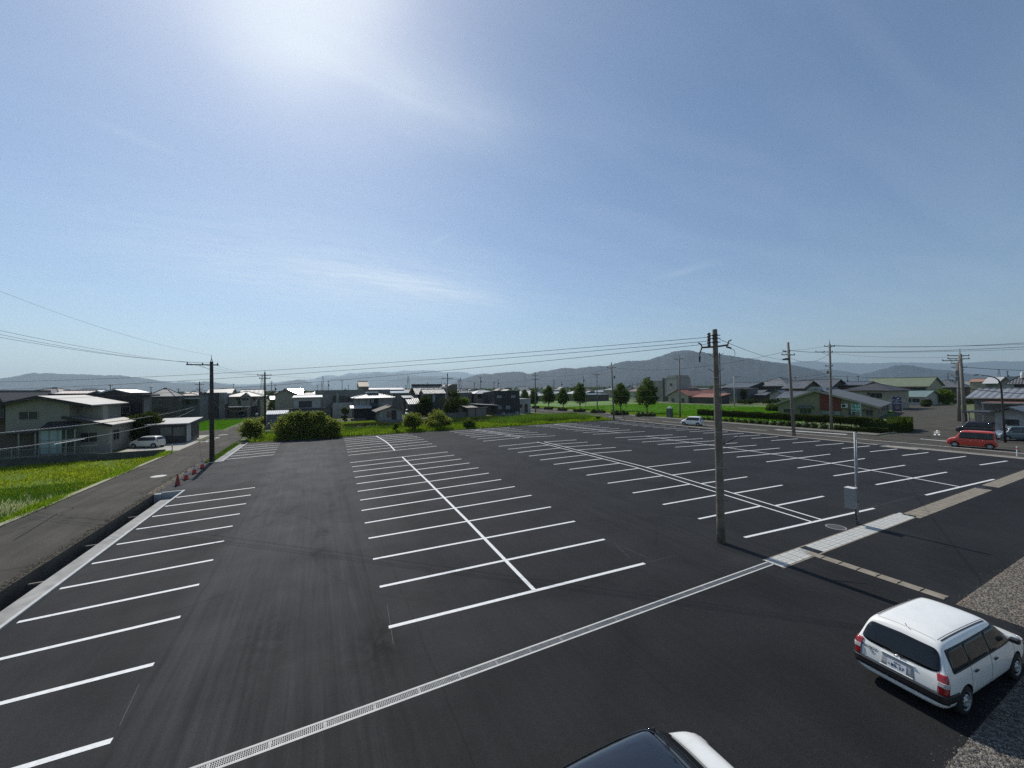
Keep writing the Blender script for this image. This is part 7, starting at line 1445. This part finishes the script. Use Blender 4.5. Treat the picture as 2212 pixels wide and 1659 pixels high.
# row of round topped street trees
for (n_, bx_, by_, tx, ty, lx, rx_, lb) in ((4,1087,770,1087,505,1005,1165,'round street tree second from the left in the row'), (4,1260,780,1260,540,1182,1322,'small street tree third in the row'), (4,1460,790,1475,470,1362,1530,'tall street tree fourth in the row'),
                                      (5,133,1112,140,775,22,232,'bright street tree beside the transformer pole'), (5,445,1140,450,712,318,585,'largest dark green street tree, rightmost of the row'), (4,915,775,905,540,862,970,'street tree just behind the annex pole'), (4,800,700,800,555,750,850,'leftmost street tree, half hidden by the white annex')):
    p = gq(n_, bx_, by_); zt_ = ZH(p, *q(n_, tx, ty)); d = p[0]*sin(AZ)+p[1]*cos(AZ); w = (rx_-lx)/3.016/1.8228/FPX*d/2*.93; tr = zt_*.2
    bl = [(0,0,tr+(zt_-tr)*.36, w*.95,w*.95,(zt_-tr)*.34), (0,0,tr+(zt_-tr)*.60, w*.78,w*.78,(zt_-tr)*.28), (.1*w,0,tr+(zt_-tr)*.82, w*.42,w*.42,(zt_-tr)*.18), (-.45*w,.2*w,tr+(zt_-tr)*.3, w*.55,w*.5,(zt_-tr)*.22), (.45*w,-.2*w,tr+(zt_-tr)*.32, w*.52,w*.5,(zt_-tr)*.22)]
    tree('street_tree', lb, p, bl, tr, .14, 11000, .30, LEAF_M, group='street trees along the far pavement', spread=.15, hollow=.35)
# small clipped bushes at the tree feet
for i, (n_, xa, xb, yb_, yt_) in enumerate(((4,888,972,778,750),(4,1030,1135,792,760),(4,1195,1310,806,772),(4,1385,1515,822,780),(4,1592,1748,835,792),(4,1838,2022,858,808),(5,28,212,1160,1108),(5,328,537,1180,1126))):
    p = gq(n_, (xa+xb)/2, yb_); d = p[0]*sin(AZ)+p[1]*cos(AZ); w = (xb-xa)/3.016/1.8228/FPX*d/2; hh = (yb_-yt_)/3.016/1.8228/FPX*d
    x_, y_ = np.linspace(-w, w, 5), None; bl = [(cos(-AZ-.55)*t, sin(-AZ-.55)*t*1.0, hh*.5, w*.34, w*.30, hh*.5) for t in x_*.8]
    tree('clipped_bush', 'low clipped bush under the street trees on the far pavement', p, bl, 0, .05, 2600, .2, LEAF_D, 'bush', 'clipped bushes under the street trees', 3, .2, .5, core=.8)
# trimmed corner hedge: long box-like hedge on stems along the pavement
def hedge(label, pts, w, z0, z1, n, leaf, m, name='hedge', wob=.1, cat='hedge', group=None):
    L_ = [0]
    for a, b_ in zip(pts[:-1], pts[1:]): L_.append(L_[-1]+(Vector(b_)-Vector(a)).length)
    t = RNG.random(n)*L_[-1]; P = np.zeros((n,3)); 
    for i, tt in enumerate(t):
        j = max(k for k in range(len(L_)-1) if L_[k] <= tt+1e-9); a, b_ = Vector(pts[j]), Vector(pts[j+1]); d = (b_-a).normalized(); c = a + d*(tt-L_[j]); P[i,0], P[i,1] = c.x-d.y*0, c.y
        P[i,2] = 0
    d = (Vector(pts[-1])-Vector(pts[0])).normalized(); nx_ = np.array([-d.y, d.x])
    face = RNG.random(n); off_ = np.where(face < .4, -w/2+.12*RNG.random(n), np.where(face < .75, (RNG.random(n)-.5)*w, w/2-.12*RNG.random(n)))
    bulge = wob*np.sin(t*1.7)+wob*.6*np.sin(t*4.1+1); zz = np.where((face >= .4) & (face < .75), z1+bulge-.12*RNG.random(n), z0+(z1-z0+bulge)*RNG.random(n))
    P[:,0] += nx_[0]*off_; P[:,1] += nx_[1]*off_; P[:,2] = zz
    R_ = root(name, (pts[0][0], pts[0][1], 0), label, cat, group); P[:,0] -= pts[0][0]; P[:,1] -= pts[0][1]; leaf_mesh('foliage', P, leaf, m, R_)
    b = MB(); k = int(L_[-1]/1.3)
    for i in range(k):
        tt = L_[-1]*(i+.5)/k; j = max(q_ for q_ in range(len(L_)-1) if L_[q_] <= tt); a, b_ = Vector(pts[j]), Vector(pts[j+1]); c = a+(b_-a).normalized()*(tt-L_[j]); b.tube([(c.x-pts[0][0], c.y-pts[0][1], -.05), (c.x-pts[0][0]+.1, c.y-pts[0][1], z0+.4)], .05, 5)
    b.build('stems', M_BARK, R_)
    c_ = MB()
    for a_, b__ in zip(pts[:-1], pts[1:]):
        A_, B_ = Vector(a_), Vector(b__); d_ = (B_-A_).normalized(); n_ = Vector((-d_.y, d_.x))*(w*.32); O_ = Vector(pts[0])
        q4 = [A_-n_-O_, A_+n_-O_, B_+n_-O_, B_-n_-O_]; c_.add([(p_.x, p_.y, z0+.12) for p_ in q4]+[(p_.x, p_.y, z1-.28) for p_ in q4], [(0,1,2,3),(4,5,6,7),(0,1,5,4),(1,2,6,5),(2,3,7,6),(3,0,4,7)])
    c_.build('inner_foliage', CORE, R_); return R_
hp0 = gq(5, 1450, 1185)
hedge('long trimmed hedge along the pavement before the brick fronted hall', [(72.2, 55.5), (72.4, 40), (72.6, 27.5)], 1.3, .9, 2.05, 30000, .16, LEAF_D, wob=.08)
hedge('bushy end of the hedge at the branch road corner', [(72.8, 28.5), (74.5, 25.5), (78, 25.2), (82, 26.5)], 1.9, .1, 1.6, 15000, .18, LEAF_M, wob=.35)
hedge('low hedge at the foot of the taller one by the tall pole', [(71.1, 31), (71.0, 27), (72.5, 25.2)], .9, .0, .7, 5000, .15, LEAF_D, wob=.06)
y = 56.
i = 0
while y > 31.5:
    r_ = .44+.12*DR.random(); sp_ = 1.25
    if y > 44: r_ *= .85
    tree('ball_shrub', 'round clipped shrub in the row along the pavement edge', (70.75, y), [(0,0,r_*.85,r_,r_,r_*.9)], 0, .04, 1100, .12, LEAF_D, 'shrub', 'round clipped shrubs along the pavement', 2, .12, .88, core=.9)
    y -= sp_
# brick pillar inside hedge
# trees left of the lot
def blobq(n, x, y, rx_, ry_, base, dz=0):
    d = base[0]*sin(AZ)+base[1]*cos(AZ); s_ = 1/3.016/1.8228/FPX*d if n < 7 else 1/ZR[n][2]/1.8228/FPX*d
    c = (x); z = ZH(base, *q(n, x, y)); return s_, z
def bushset(name, label, n, base, ells, nleaf, leaf, m, trunk=.0, tr=.08, limbs=7, spread=.14, hollow=.5, group=None, cat='bush', depth=1., core=0.):
    p = gq(n, *base); bl = []
    for (x, y, rx_, ry_) in ells:
        d = p[0]*sin(AZ)+p[1]*cos(AZ); s_ = 1/ZR[n][2]/1.8228/FPX*d; off_ = cam_r*((x-base[0])*s_); z = ZH(p, *q(n, x, y)); dd = random.uniform(-.25,.25)*rx_*s_
        bl.append((off_.x+sin(AZ)*dd, off_.y+cos(AZ)*dd, z, rx_*s_, rx_*s_*depth, ry_*s_))
    return tree(name, label, p, bl, trunk, tr, nleaf, leaf, m, cat, group, limbs, spread, hollow, core=core)
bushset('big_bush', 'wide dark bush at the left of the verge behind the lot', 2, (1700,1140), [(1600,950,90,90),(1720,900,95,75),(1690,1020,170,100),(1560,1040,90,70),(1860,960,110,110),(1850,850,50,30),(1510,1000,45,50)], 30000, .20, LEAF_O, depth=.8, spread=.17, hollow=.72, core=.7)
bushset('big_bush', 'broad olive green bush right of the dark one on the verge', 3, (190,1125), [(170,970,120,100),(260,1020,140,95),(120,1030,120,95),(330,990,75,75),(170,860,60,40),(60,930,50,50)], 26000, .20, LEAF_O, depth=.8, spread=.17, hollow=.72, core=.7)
bushset('loose_shrub', 'loose leafy shrub at the left corner of the verge beside the lane', 2, (1150,1150), [(1150,1010,80,75),(1180,960,60,55),(1210,1060,80,60),(1110,1060,60,60),(1260,990,60,45)], 9000, .2, LEAF_O, spread=.22, hollow=.2)
bushset('loose_shrub', 'thin tall weed shrub behind the loose corner shrub', 2, (1290,1010), [(1290,930,60,50),(1200,920,40,35),(1250,960,60,40)], 3000, .2, LEAF_O, spread=.28, hollow=.1)
bushset('small_tree', 'small tree with a dark stem on the verge before the cottage', 3, (1280,1045), [(1260,900,75,60),(1330,920,70,55),(1230,960,50,50),(1290,970,60,50)], 9000, .2, LEAF_O, 1.0, .12, spread=.18, hollow=.25, cat='tree')
bushset('small_tree', 'spreading small tree on the verge before the grey pole', 3, (1568,1025), [(1560,870,90,60),(1500,930,70,45),(1640,920,80,50),(1570,940,130,40),(1690,950,50,25)], 15000, .19, LEAF_O, 1.2, .10, spread=.15, hollow=.35, cat='tree')
bushset('seedling_tree', 'tiny leafy sapling on the verge left of the small tree', 3, (1085,1065), [(1085,1000,30,40),(1075,970,18,15)], 900, .2, LEAF_M, .5, .04, spread=.3, hollow=.1, cat='tree')
bushset('round_bush', 'small round bush low on the verge near the second stall row', 3, (1955,1015), [(1950,960,60,45),(1985,980,35,30),(1920,975,35,30)], 6000, .18, LEAF_M)
bushset('round_bush', 'single dark bush at the corner of the lot by the street', 4, (1675,918), [(1675,895,25,22)], 1500, .17, LEAF_D)
bushset('palm_shrub', 'dark conifer beside the concrete building', 3, (350,880), [(345,800,35,45),(365,845,45,40)], 5000, .2, LEAF_D, cat='tree')
bushset('clipped_pine', 'cloud pruned dark pine beside the silver roofed house', 3, (475,935), [(478,810,42,38),(470,880,30,16),(480,915,26,15)], 5000, .18, LEAF_D, 1.2, .1, spread=.12, hollow=.6, cat='tree')
bushset('garden_tree', 'garden tree between the silver roofed house and the tiled roofs', 3, (1140,760), [(1140,665,60,42),(1120,705,55,40),(1185,700,40,40)], 8000, .24, LEAF_M, .5, .1, cat='tree')
bushset('garden_tree', 'dark broad tree in front of the old tiled house', 3, (1430,870), [(1430,680,65,50),(1400,760,60,60),(1470,740,50,60),(1420,820,50,40)], 14000, .24, LEAF_D, 1., .12, cat='tree')
bushset('garden_tree', 'sparse pine like tree behind the grey pole', 3, (1760,880), [(1740,600,60,30),(1640,680,45,18),(1780,690,50,30),(1800,620,40,35)], 5000, .22, LEAF_D, 4., .12, spread=.2, hollow=.2, cat='tree')
bushset('garden_tree', 'dark overgrown hedge tree right of the grey pole', 3, (1760,890), [(1750,780,70,90),(1800,720,60,60),(1700,800,50,80)], 12000, .24, LEAF_D, 1., .12, cat='tree')
bushset('garden_tree', 'yellow green slim tree beside the low brown garage', 3, (1885,870), [(1895,690,48,38),(1885,740,35,40)], 4500, .22, LEAF_B, 2., .07, cat='tree', spread=.2, hollow=.2)
bushset('garden_tree', 'dark small shrub above the low brown garage', 4, (215,790), [(215,705,30,25),(235,700,20,20)], 1800, .22, LEAF_D, .6, .08, cat='tree')
bushset('garden_tree', 'big shaded tree between the beige and the black house', 1, (1690,1200), [(1700,900,120,70),(1640,1000,80,80),(1760,980,110,80),(1700,1080,110,70),(1830,930,60,40)], 22000, .2, LEAF_D, 1., .12, cat='tree', spread=.12)
bushset('garden_tree', 'small pale shrub below the hip roofed house', 1, (1960,880), [(1960,840,75,35),(1920,830,40,25)], 3500, .2, LEAF_O, .3, .05, cat='tree')
bushset('garden_tree', 'dense dark tree left of the small white house', 2, (1500,800), [(1560,690,70,55),(1480,720,70,50),(1420,770,60,40),(1540,760,80,50)], 14000, .27, LEAF_D, 1., .14, cat='tree')
bushset('garden_tree', 'tall light green bush at the end of the branch road', 7, (730,945), [(730,850,65,55),(700,830,50,40),(770,850,50,50),(735,900,60,45)], 12000, .28, LEAF_B, .8, .12, cat='tree')
bushset('round_bush', 'dark round bush at the curve of the branch road', 7, (560,972), [(560,930,38,38),(545,950,30,25)], 5000, .24, LEAF_D)
bushset('garden_tree', 'dark pine by the tall traditional house', 5, (1570,1010), [(1570,880,45,35),(1560,930,55,40),(1590,905,40,30)], 7000, .35, LEAF_D, 1., .15, cat='tree')
for (x, y, w_) in ((1530,960,28),(1560,1000,30),(1610,1005,28),(1660,1005,34),(1700,990,36),(1740,960,34),(1830,1000,26),(1860,985,26),(1890,1000,30),(1940,990,34),(1985,1000,30)):
    bushset('cloud_shrub', 'cloud pruned shrub in the garden of the traditional houses', 5, (x, y+w_), [(x, y, w_, w_*.75)], 1400, .32, LEAF_D, group='cloud pruned garden shrubs', cat='shrub', limbs=2)
bushset('garden_tree', 'leafy hedge tree at the left corner of the hall', 6, (285,1115), [(290,1070,65,38),(330,1060,40,30),(250,1085,40,25)], 8000, .25, LEAF_M, .3, .08, cat='tree')
bushset('garden_tree', 'dark tree at the far right behind the shed', 7, (1010,940), [(1000,960,60,30),(1060,930,50,35),(980,900,35,40)], 6000, .3, LEAF_D, .5, .1, cat='tree')
bushset('garden_tree', 'shrub hugging the base of the tall dark pole', 7, (985,1235), [(985,1200,22,30)], 1200, .16, LEAF_M, cat='shrub')
# distant trees scattered among the far houses
TP = []
for k, (lm, bl, th_) in enumerate(((LEAF_D, [(0,0,4,2.6,2.6,2.6),(1,0,5.2,1.6,1.6,1.6)], 1.8), (LEAF_M, [(0,0,3,2.8,2.8,2),(-1.4,0,2.4,1.6,1.6,1.4)], 1.0), (LEAF_D, [(0,0,3.4,1.2,1.2,3.0)], .8))):
    TP.append(tree('distant_tree', 'small distant %s among the far houses' % ('broad tree', 'bushy tree', 'slim conifer')[k], (0, 0), bl, th_, .18, 2200, .55, lm, group='distant %ss' % ('broad tree', 'bushy tree', 'slim conifer')[k], limbs=3))
used = set()
for i in range(110):
    px = DR.uniform(-20, 2240); d = DR.uniform(150 if px < 1100 else 225, 560); r_ = ray(px, 838); hl = sqrt(r_.x**2+r_.y**2); k = DR.randrange(3)
    c = TP[k] if k not in used else copy_tree(TP[k]); used.add(k); c.location = (r_.x/hl*d, r_.y/hl*d, 0); s_ = DR.uniform(.5, 1.05); c.scale = (s_*1.2, s_*1.2, s_); c.rotation_euler = (0,0,DR.uniform(0,6))

# ---- grass, weeds, rice (stuff)
def blades(name, label, n, area, h0, h1, w, m, z=0., lean_=.35, hfun=None):
    P = area(n); n = len(P); a = RNG.random(n)*2*pi; hh = h0+(h1-h0)*RNG.random(n)**1.5
    if hfun is not None: hh = hh*hfun(P)
    dx = np.cos(a)*w*.5; dy = np.sin(a)*w*.5; lx, ly = RNG.normal(0, lean_, n)*hh, RNG.normal(0, lean_, n)*hh
    V = np.zeros((n,3,3)); V[:,0] = np.stack([P[:,0]-dx, P[:,1]-dy, np.full(n, z)],1); V[:,1] = np.stack([P[:,0]+dx, P[:,1]+dy, np.full(n, z)],1); V[:,2] = np.stack([P[:,0]+lx, P[:,1]+ly, z+hh],1)
    me = bpy.data.meshes.new(name); me.vertices.add(3*n); me.vertices.foreach_set('co', V.astype(np.float32).ravel()); me.loops.add(3*n); me.loops.foreach_set('vertex_index', np.arange(3*n, dtype=np.int32))
    me.polygons.add(n); me.polygons.foreach_set('loop_start', (np.arange(n)*3).astype(np.int32)); me.polygons.foreach_set('loop_total', np.full(n, 3, np.int32)); me.update(calc_edges=True); me.materials.append(m)
    o = bpy.data.objects.new(name, me); COL.objects.link(o); return tag(o, label, None, None, 'stuff')
def fnoise(P, s, ph=0): return .5+.5*np.sin(P[:,0]*s+ph)*np.sin(P[:,1]*s*.8+ph*2+np.sin(P[:,0]*s*.5))
blades('rice_plants', 'rows of young rice in the near left paddy', 60000, area_rects([(-34,-15.7,30,46,2.6),(-50,-34,40,60,1)]), .14, .30, .05, GRASS_D, -.5, .25)
blades('weeds', 'yellow green weeds over the far half of the left paddy', 60000, lambda n: (lambda P: P[RNG.random(len(P)) < .45+.55*fnoise(P,.8)])(area_rects([(-48,-15.7,43,60)])(n)), .08, .30, .08, GRASS_Y, -.5, .5, lambda P: .5+.9*fnoise(P, .6, 1))
blades('flowering_weeds', 'white flowering weeds in the left paddy beside the kerb', 1800, lambda n: (lambda P: P[RNG.random(len(P)) < fnoise(P,.9,2)**2])(area_rects([(-19.5,-15.9,31,42)])(n)), .3, .62, .10, leafmat('flower_white', (.5,.5,.36), .3, .2), -.5, .3)
blades('kerb_weeds', 'ragged weeds growing over the field kerb', 9000, area_rects([(-16.1,-15.3,30,60)]), .1, .42, .06, GRASS_B, -.05, .5, lambda P: fnoise(P, .7)**1.5+.2)
blades('rice_plants', 'bright rice in the second paddy behind the lane', 26000, area_rects([(-46,-16,89.5,119.5)]), .2, .34, .12, leafmat('rice_bright', (.10,.25,.016), .4, .2), 0, .15)
va = lambda n: (lambda P: P[(P[:,1] < 83.4)])(area_rects([(-9,57.4,64.6,83.4)])(n))
blades('verge_grass', 'bright weeds along the near edge of the verge behind the lot', 70000, lambda n: area_rects([(-8.5,57.2,64.6,71)])(n), .12, .60, .10, GRASS_B, -.02, .45, lambda P: .35+1.1*fnoise(P, .9, .7))
blades('verge_grass', 'darker taller weeds filling the back of the verge', 60000, lambda n: area_rects([(-8.5,57.2,70,78)])(n), .15, .55, .12, GRASS_D, -.02, .45, lambda P: .4+1.1*fnoise(P, .7, 2.2))
blades('reeds', 'tall green reeds at the right part of the verge', 26000, lambda n: (lambda P: P[RNG.random(len(P)) < np.exp(-((P[:,0]-44)/7.5)**2)])(area_rects([(30,57,67.5,75)])(n)), .9, 1.7, .07, leafmat('reed_green', (.11,.20,.03), .45, .3), 0, .14)
def creeper(lab, a, b_, y0, y1, h_, n, m):
    P = area_rects([(a, b_, y0, y1)])(n); z = h_*(.3+.7*fnoise(P, .9, 4))*RNG.random(len(P))**.5; leaf_mesh('creeper', np.column_stack([P, z]), .2, m).name; o = COL.objects[-1] if False else bpy.data.objects[bpy.data.objects.keys()[-1]]; return o
P = area_rects([(-2, 57, 77.5, 80)])(22000); z = 1.05*(.45+.55*fnoise(P, .5, 4))*RNG.random(len(P))**.5; o = leaf_mesh('bramble_row', np.column_stack([P, z]), .2, LEAF_D); tag(o, 'long low row of dark brambles across the verge', None, None, 'stuff')
P = area_rects([(-8, 57, 65, 72)])(26000); z = .5*(.2+.8*fnoise(P, 1.1, 1))*RNG.random(len(P))**.5; o = leaf_mesh('leafy_weeds', np.column_stack([P, z]), .16, LEAF_B); tag(o, 'broad leaved weeds near the paving edge behind the lot', None, None, 'stuff')
blades('field_rice', 'young rice in the field beyond the street', 60000, area_rects([(78.5,126,42,75,3),(78.5,126,75,117,1)]), .2, .34, .16, leafmat('rice_far', (.12,.27,.02), .4, .15), 0, .12)
blades('pavement_grass', 'grass strip along the back of the far pavement', 16000, area_rects([(70.2,77,44,130)]), .15, .5, .1, GRASS_B, .0, .4)
blades('channel_weeds', 'weeds hanging over the far open channel by the lane', 9000, lambda n: np.concatenate([np.stack([-10.25+.5*RNG.random(n), 49+16*RNG.random(n)],1)]), .1, .5, .06, GRASS_D, -.3, .6)
blades('corner_grass', 'dark grass at the lower right corner of the gravel', 2200, lambda n: np.stack([12.0+1.6*RNG.random(n), .55+.9*RNG.random(n)],1), .08, .3, .02, GRASS_D, 0, .4)
blades('cottage_grass', 'rough grass around the cottages behind the lane', 9000, area_rects([(2,12,87.7,93),(28,40,87.7,89.3)]), .1, .35, .1, GRASS_B, 0, .4)

# ================================================================ HILLS
def hills(name, pts, d, col, depth, jitter=.6, foot=0., lab=None):
    """pts: ridge line as seen; built as a solid range at distance d with a slope in front and behind"""
    xs = np.array([p[0] for p in pts]); ys = np.array([p[1] for p in pts]); o_ = np.argsort(xs); xs, ys = xs[o_], ys[o_]
    X = np.arange(xs[0], xs[-1]+.1, 1.6); Yp = np.interp(X, xs, ys); Yp = Yp + RNG.normal(0, jitter*.35, len(X)) + jitter*.5*np.sin(X*.31+d) + .25*jitter*np.sin(X*.9)
    cols = []
    T = [-1., -.86, -.7, -.52, -.34, -.18, -.07, 0, .1, .3, .65, 1.]
    ph = RNG.random(6)*6
    for j, (px, py) in enumerate(zip(X, Yp)):
        r_ = ray(px, py); hl = sqrt(r_.x**2+r_.y**2); ux, uy = r_.x/hl, r_.y/hl; zr = HC + r_.z/hl*d; zr = max(zr, 1.)
        row = []
        for t in T:
            dd = d + t*depth; prof_ = (1-abs(t))**1.0*(1 if t > 0 else (1-.22*sin(abs(t)*pi)))
            gully = 1 + .10*sin(px*.05+t*4+ph[0]+sin(px*.021))*abs(t)*(1-abs(t))*2 + .05*sin(px*.13+ph[1]-t*9+2*sin(px*.03))*abs(t)*(1-abs(t))*3
            z = zr*prof_*gully; k_ = (d+t*depth*.999)/d
            if t < 0: z = min(z, HC+(zr-HC)*k_*.985) if zr > HC else z
            row.append((ux*dd, uy*dd, max(z, -5) if abs(t) < 1 else -8))
        cols.append(row)
    n = len(T); v = [p for row in cols for p in row]; f = [(i*n+j, (i+1)*n+j, (i+1)*n+j+1, i*n+j+1) for i in range(len(cols)-1) for j in range(n-1)]
    m = mat('forest_haze_'+name+str(int(d)), col, .95, .45, .012, 1., .03)
    me = bpy.data.meshes.new(name); me.from_pydata(v, [], f); me.materials.append(m); me.shade_smooth(); o = bpy.data.objects.new(name, me); COL.objects.link(o); tag(o, lab, kind='structure'); return o
def Q(n, l): return [q(n, *p) for p in l]
FOR_HAZE = (.010,.024,.036)  # forest colour pushed to blue, distance haze put into it
hills('hills', [(-140, 838), (-60, 826)] + Q(1, [(0,422),(100,410),(220,390),(300,370),(400,355),(480,365),(570,357),(700,368),(900,372),(1050,375),(1230,385),(1420,383),(1560,405),(1700,418),(1810,432)]) + Q(2, [(90,455),(200,470),(330,480),(550,468),(640,455),(760,475),(900,500),(1010,515),(1200,505),(1330,498),(1500,480),(1600,460),(1700,440),(1740,435),(1830,455),(1950,475),(2050,505)]) + Q(3, [(120,520),(400,560),(650,590)]), 7000, FOR_HAZE, 1400, .5)
hills('hills', Q(1, [(1750,480),(1900,450),(2080,470)]) + Q(2, [(180,458),(330,450),(450,460),(620,478),(730,465),(850,480),(1000,493),(1200,490),(1500,465),(1620,450),(1830,442),(1950,420),(2040,388)]) + Q(3, [(10,430),(150,410),(230,388),(330,383),(400,395),(480,372),(540,354),(620,362),(690,350),(760,348),(870,343),(1000,350),(1100,342),(1180,328),(1300,332),(1420,325),(1560,333),(1650,350),(1800,343),(1950,370),(2030,375)]) + Q(4, [(60,345),(120,352),(200,372),(310,358),(420,374),(560,395),(700,420),(900,470)]), 14500, FOR_HAZE, 2200, .4)
hills('hills', Q(2, [(1800,560),(1950,520),(2080,475)]) + Q(3, [(60,455),(180,445),(300,428),(420,400),(500,388),(600,385),(680,370),(760,372),(860,347),(930,360),(1000,375),(1070,365),(1130,354),(1250,376),(1400,395),(1550,402),(1700,420),(1850,440)]) + Q(4, [(100,450),(300,480),(500,530)]), 10200, FOR_HAZE, 1600, .5)
hills('hills', Q(3, [(700,560),(870,495),(1000,445),(1150,410),(1270,402),(1400,398),(1600,395),(1800,408),(1930,415),(2030,385)]) + Q(4, [(60,440),(200,500),(400,540)]), 8300, FOR_HAZE, 1000, .5)
hills('hills', Q(4, [(-260,548),(-140,520),(-40,470),(60,432),(120,412),(240,376),(320,372),(400,370),(500,355),(560,352),(620,346),(680,342),(740,340),(790,352),(830,366),(870,366),(930,352),(990,334),(1060,334),(1100,328),(1180,310),(1280,295),(1350,300),(1420,305),(1500,290),(1560,284),(1700,275),(1790,274),(1830,268),(1880,248),(1920,234),(2000,216),(2060,212)]) + Q(5, [(20,560),(70,540),(130,528),(190,520),(300,515),(430,510),(500,492),(560,470),(620,455),(680,432),(760,405),(850,392),(940,388),(1000,400),(1050,412),(1120,410),(1150,420),(1200,430),(1260,425),(1330,440),(1420,450),(1500,465),(1600,480),(1700,490),(1800,508),(1880,520),(1950,530),(2080,543)]) + Q(6, [(480,558),(600,580),(700,600),(800,622),(870,650),(930,682),(1000,712),(1080,740)]), 3600, FOR_HAZE, 1500, .7)
hills('hills', Q(6, [(420,560),(540,525),(640,522),(800,520),(880,528),(930,540),(1020,535),(1100,533),(1250,542),(1400,545),(1500,542),(1600,540),(1700,534),(1800,534)]) + Q(7, [(40,498),(100,494),(200,490),(300,492),(400,490),(500,494),(600,496),(700,498),(850,500),(950,497),(1050,490),(1150,482),(1280,473),(1400,476),(1500,480),(1609,475),(1800,480),(2100,492)]), 13500, FOR_HAZE, 2200, .4)
hills('hills', Q(6, [(700,700),(820,628),(880,616),(940,612),(1000,620),(1080,632),(1150,642),(1300,672),(1400,690),(1500,710)]), 6500, FOR_HAZE, 900, .4)
hills('hills', Q(6, [(1180,720),(1300,682),(1380,662),(1450,650),(1520,632),(1600,608),(1660,588),(1700,576),(1790,568)]) + Q(7, [(40,562),(130,550),(170,530),(200,522),(260,518),(330,518),(400,524),(480,540),(540,550),(600,560),(700,570),(800,575),(900,590),(1000,612),(1100,630),(1250,650),(1400,680)]), 5200, FOR_HAZE, 900, .5)
hills('wooded_knoll', Q(1, [(820,590),(870,560),(950,545),(1000,535),(1080,530),(1150,533),(1230,545),(1300,560),(1360,590)]), 2600, FOR_HAZE, 400, .5)
# far wood line / town haze of trees between the last houses and the hills
fw = []
for i in range(9000):
    px = RNG.uniform(-80, 2300); d = RNG.uniform(560, 1500); r_ = ray(px, 838); hl = sqrt(r_.x**2+r_.y**2); fw.append((r_.x/hl*d, r_.y/hl*d, RNG.random()*5.5))
tag(leaf_mesh('far_woods', np.array(fw), 9., LEAF_D), 'dark tree masses far across the plain at the foot of the hills', None, None, 'stuff')

# ================================================================ HAZE
hz = MB().box(-19000, 19000, -1500, 19000, -12, 900).build('haze', bpy.data.materials.new('haze_air')); hm = hz.data.materials[0]; hm.use_nodes = True; nt = hm.node_tree; nt.nodes.clear()
vo = nt.nodes.new('ShaderNodeVolumePrincipled'); ou = nt.nodes.new('ShaderNodeOutputMaterial'); nt.links.new(vo.outputs[0], ou.inputs['Volume'])
vo.inputs['Color'].default_value = (.66,.86,1.,1); vo.inputs['Density'].default_value = .000085; vo.inputs['Anisotropy'].default_value = .30
tag(hz, 'thin blue air haze over the plain', None, None, 'stuff')
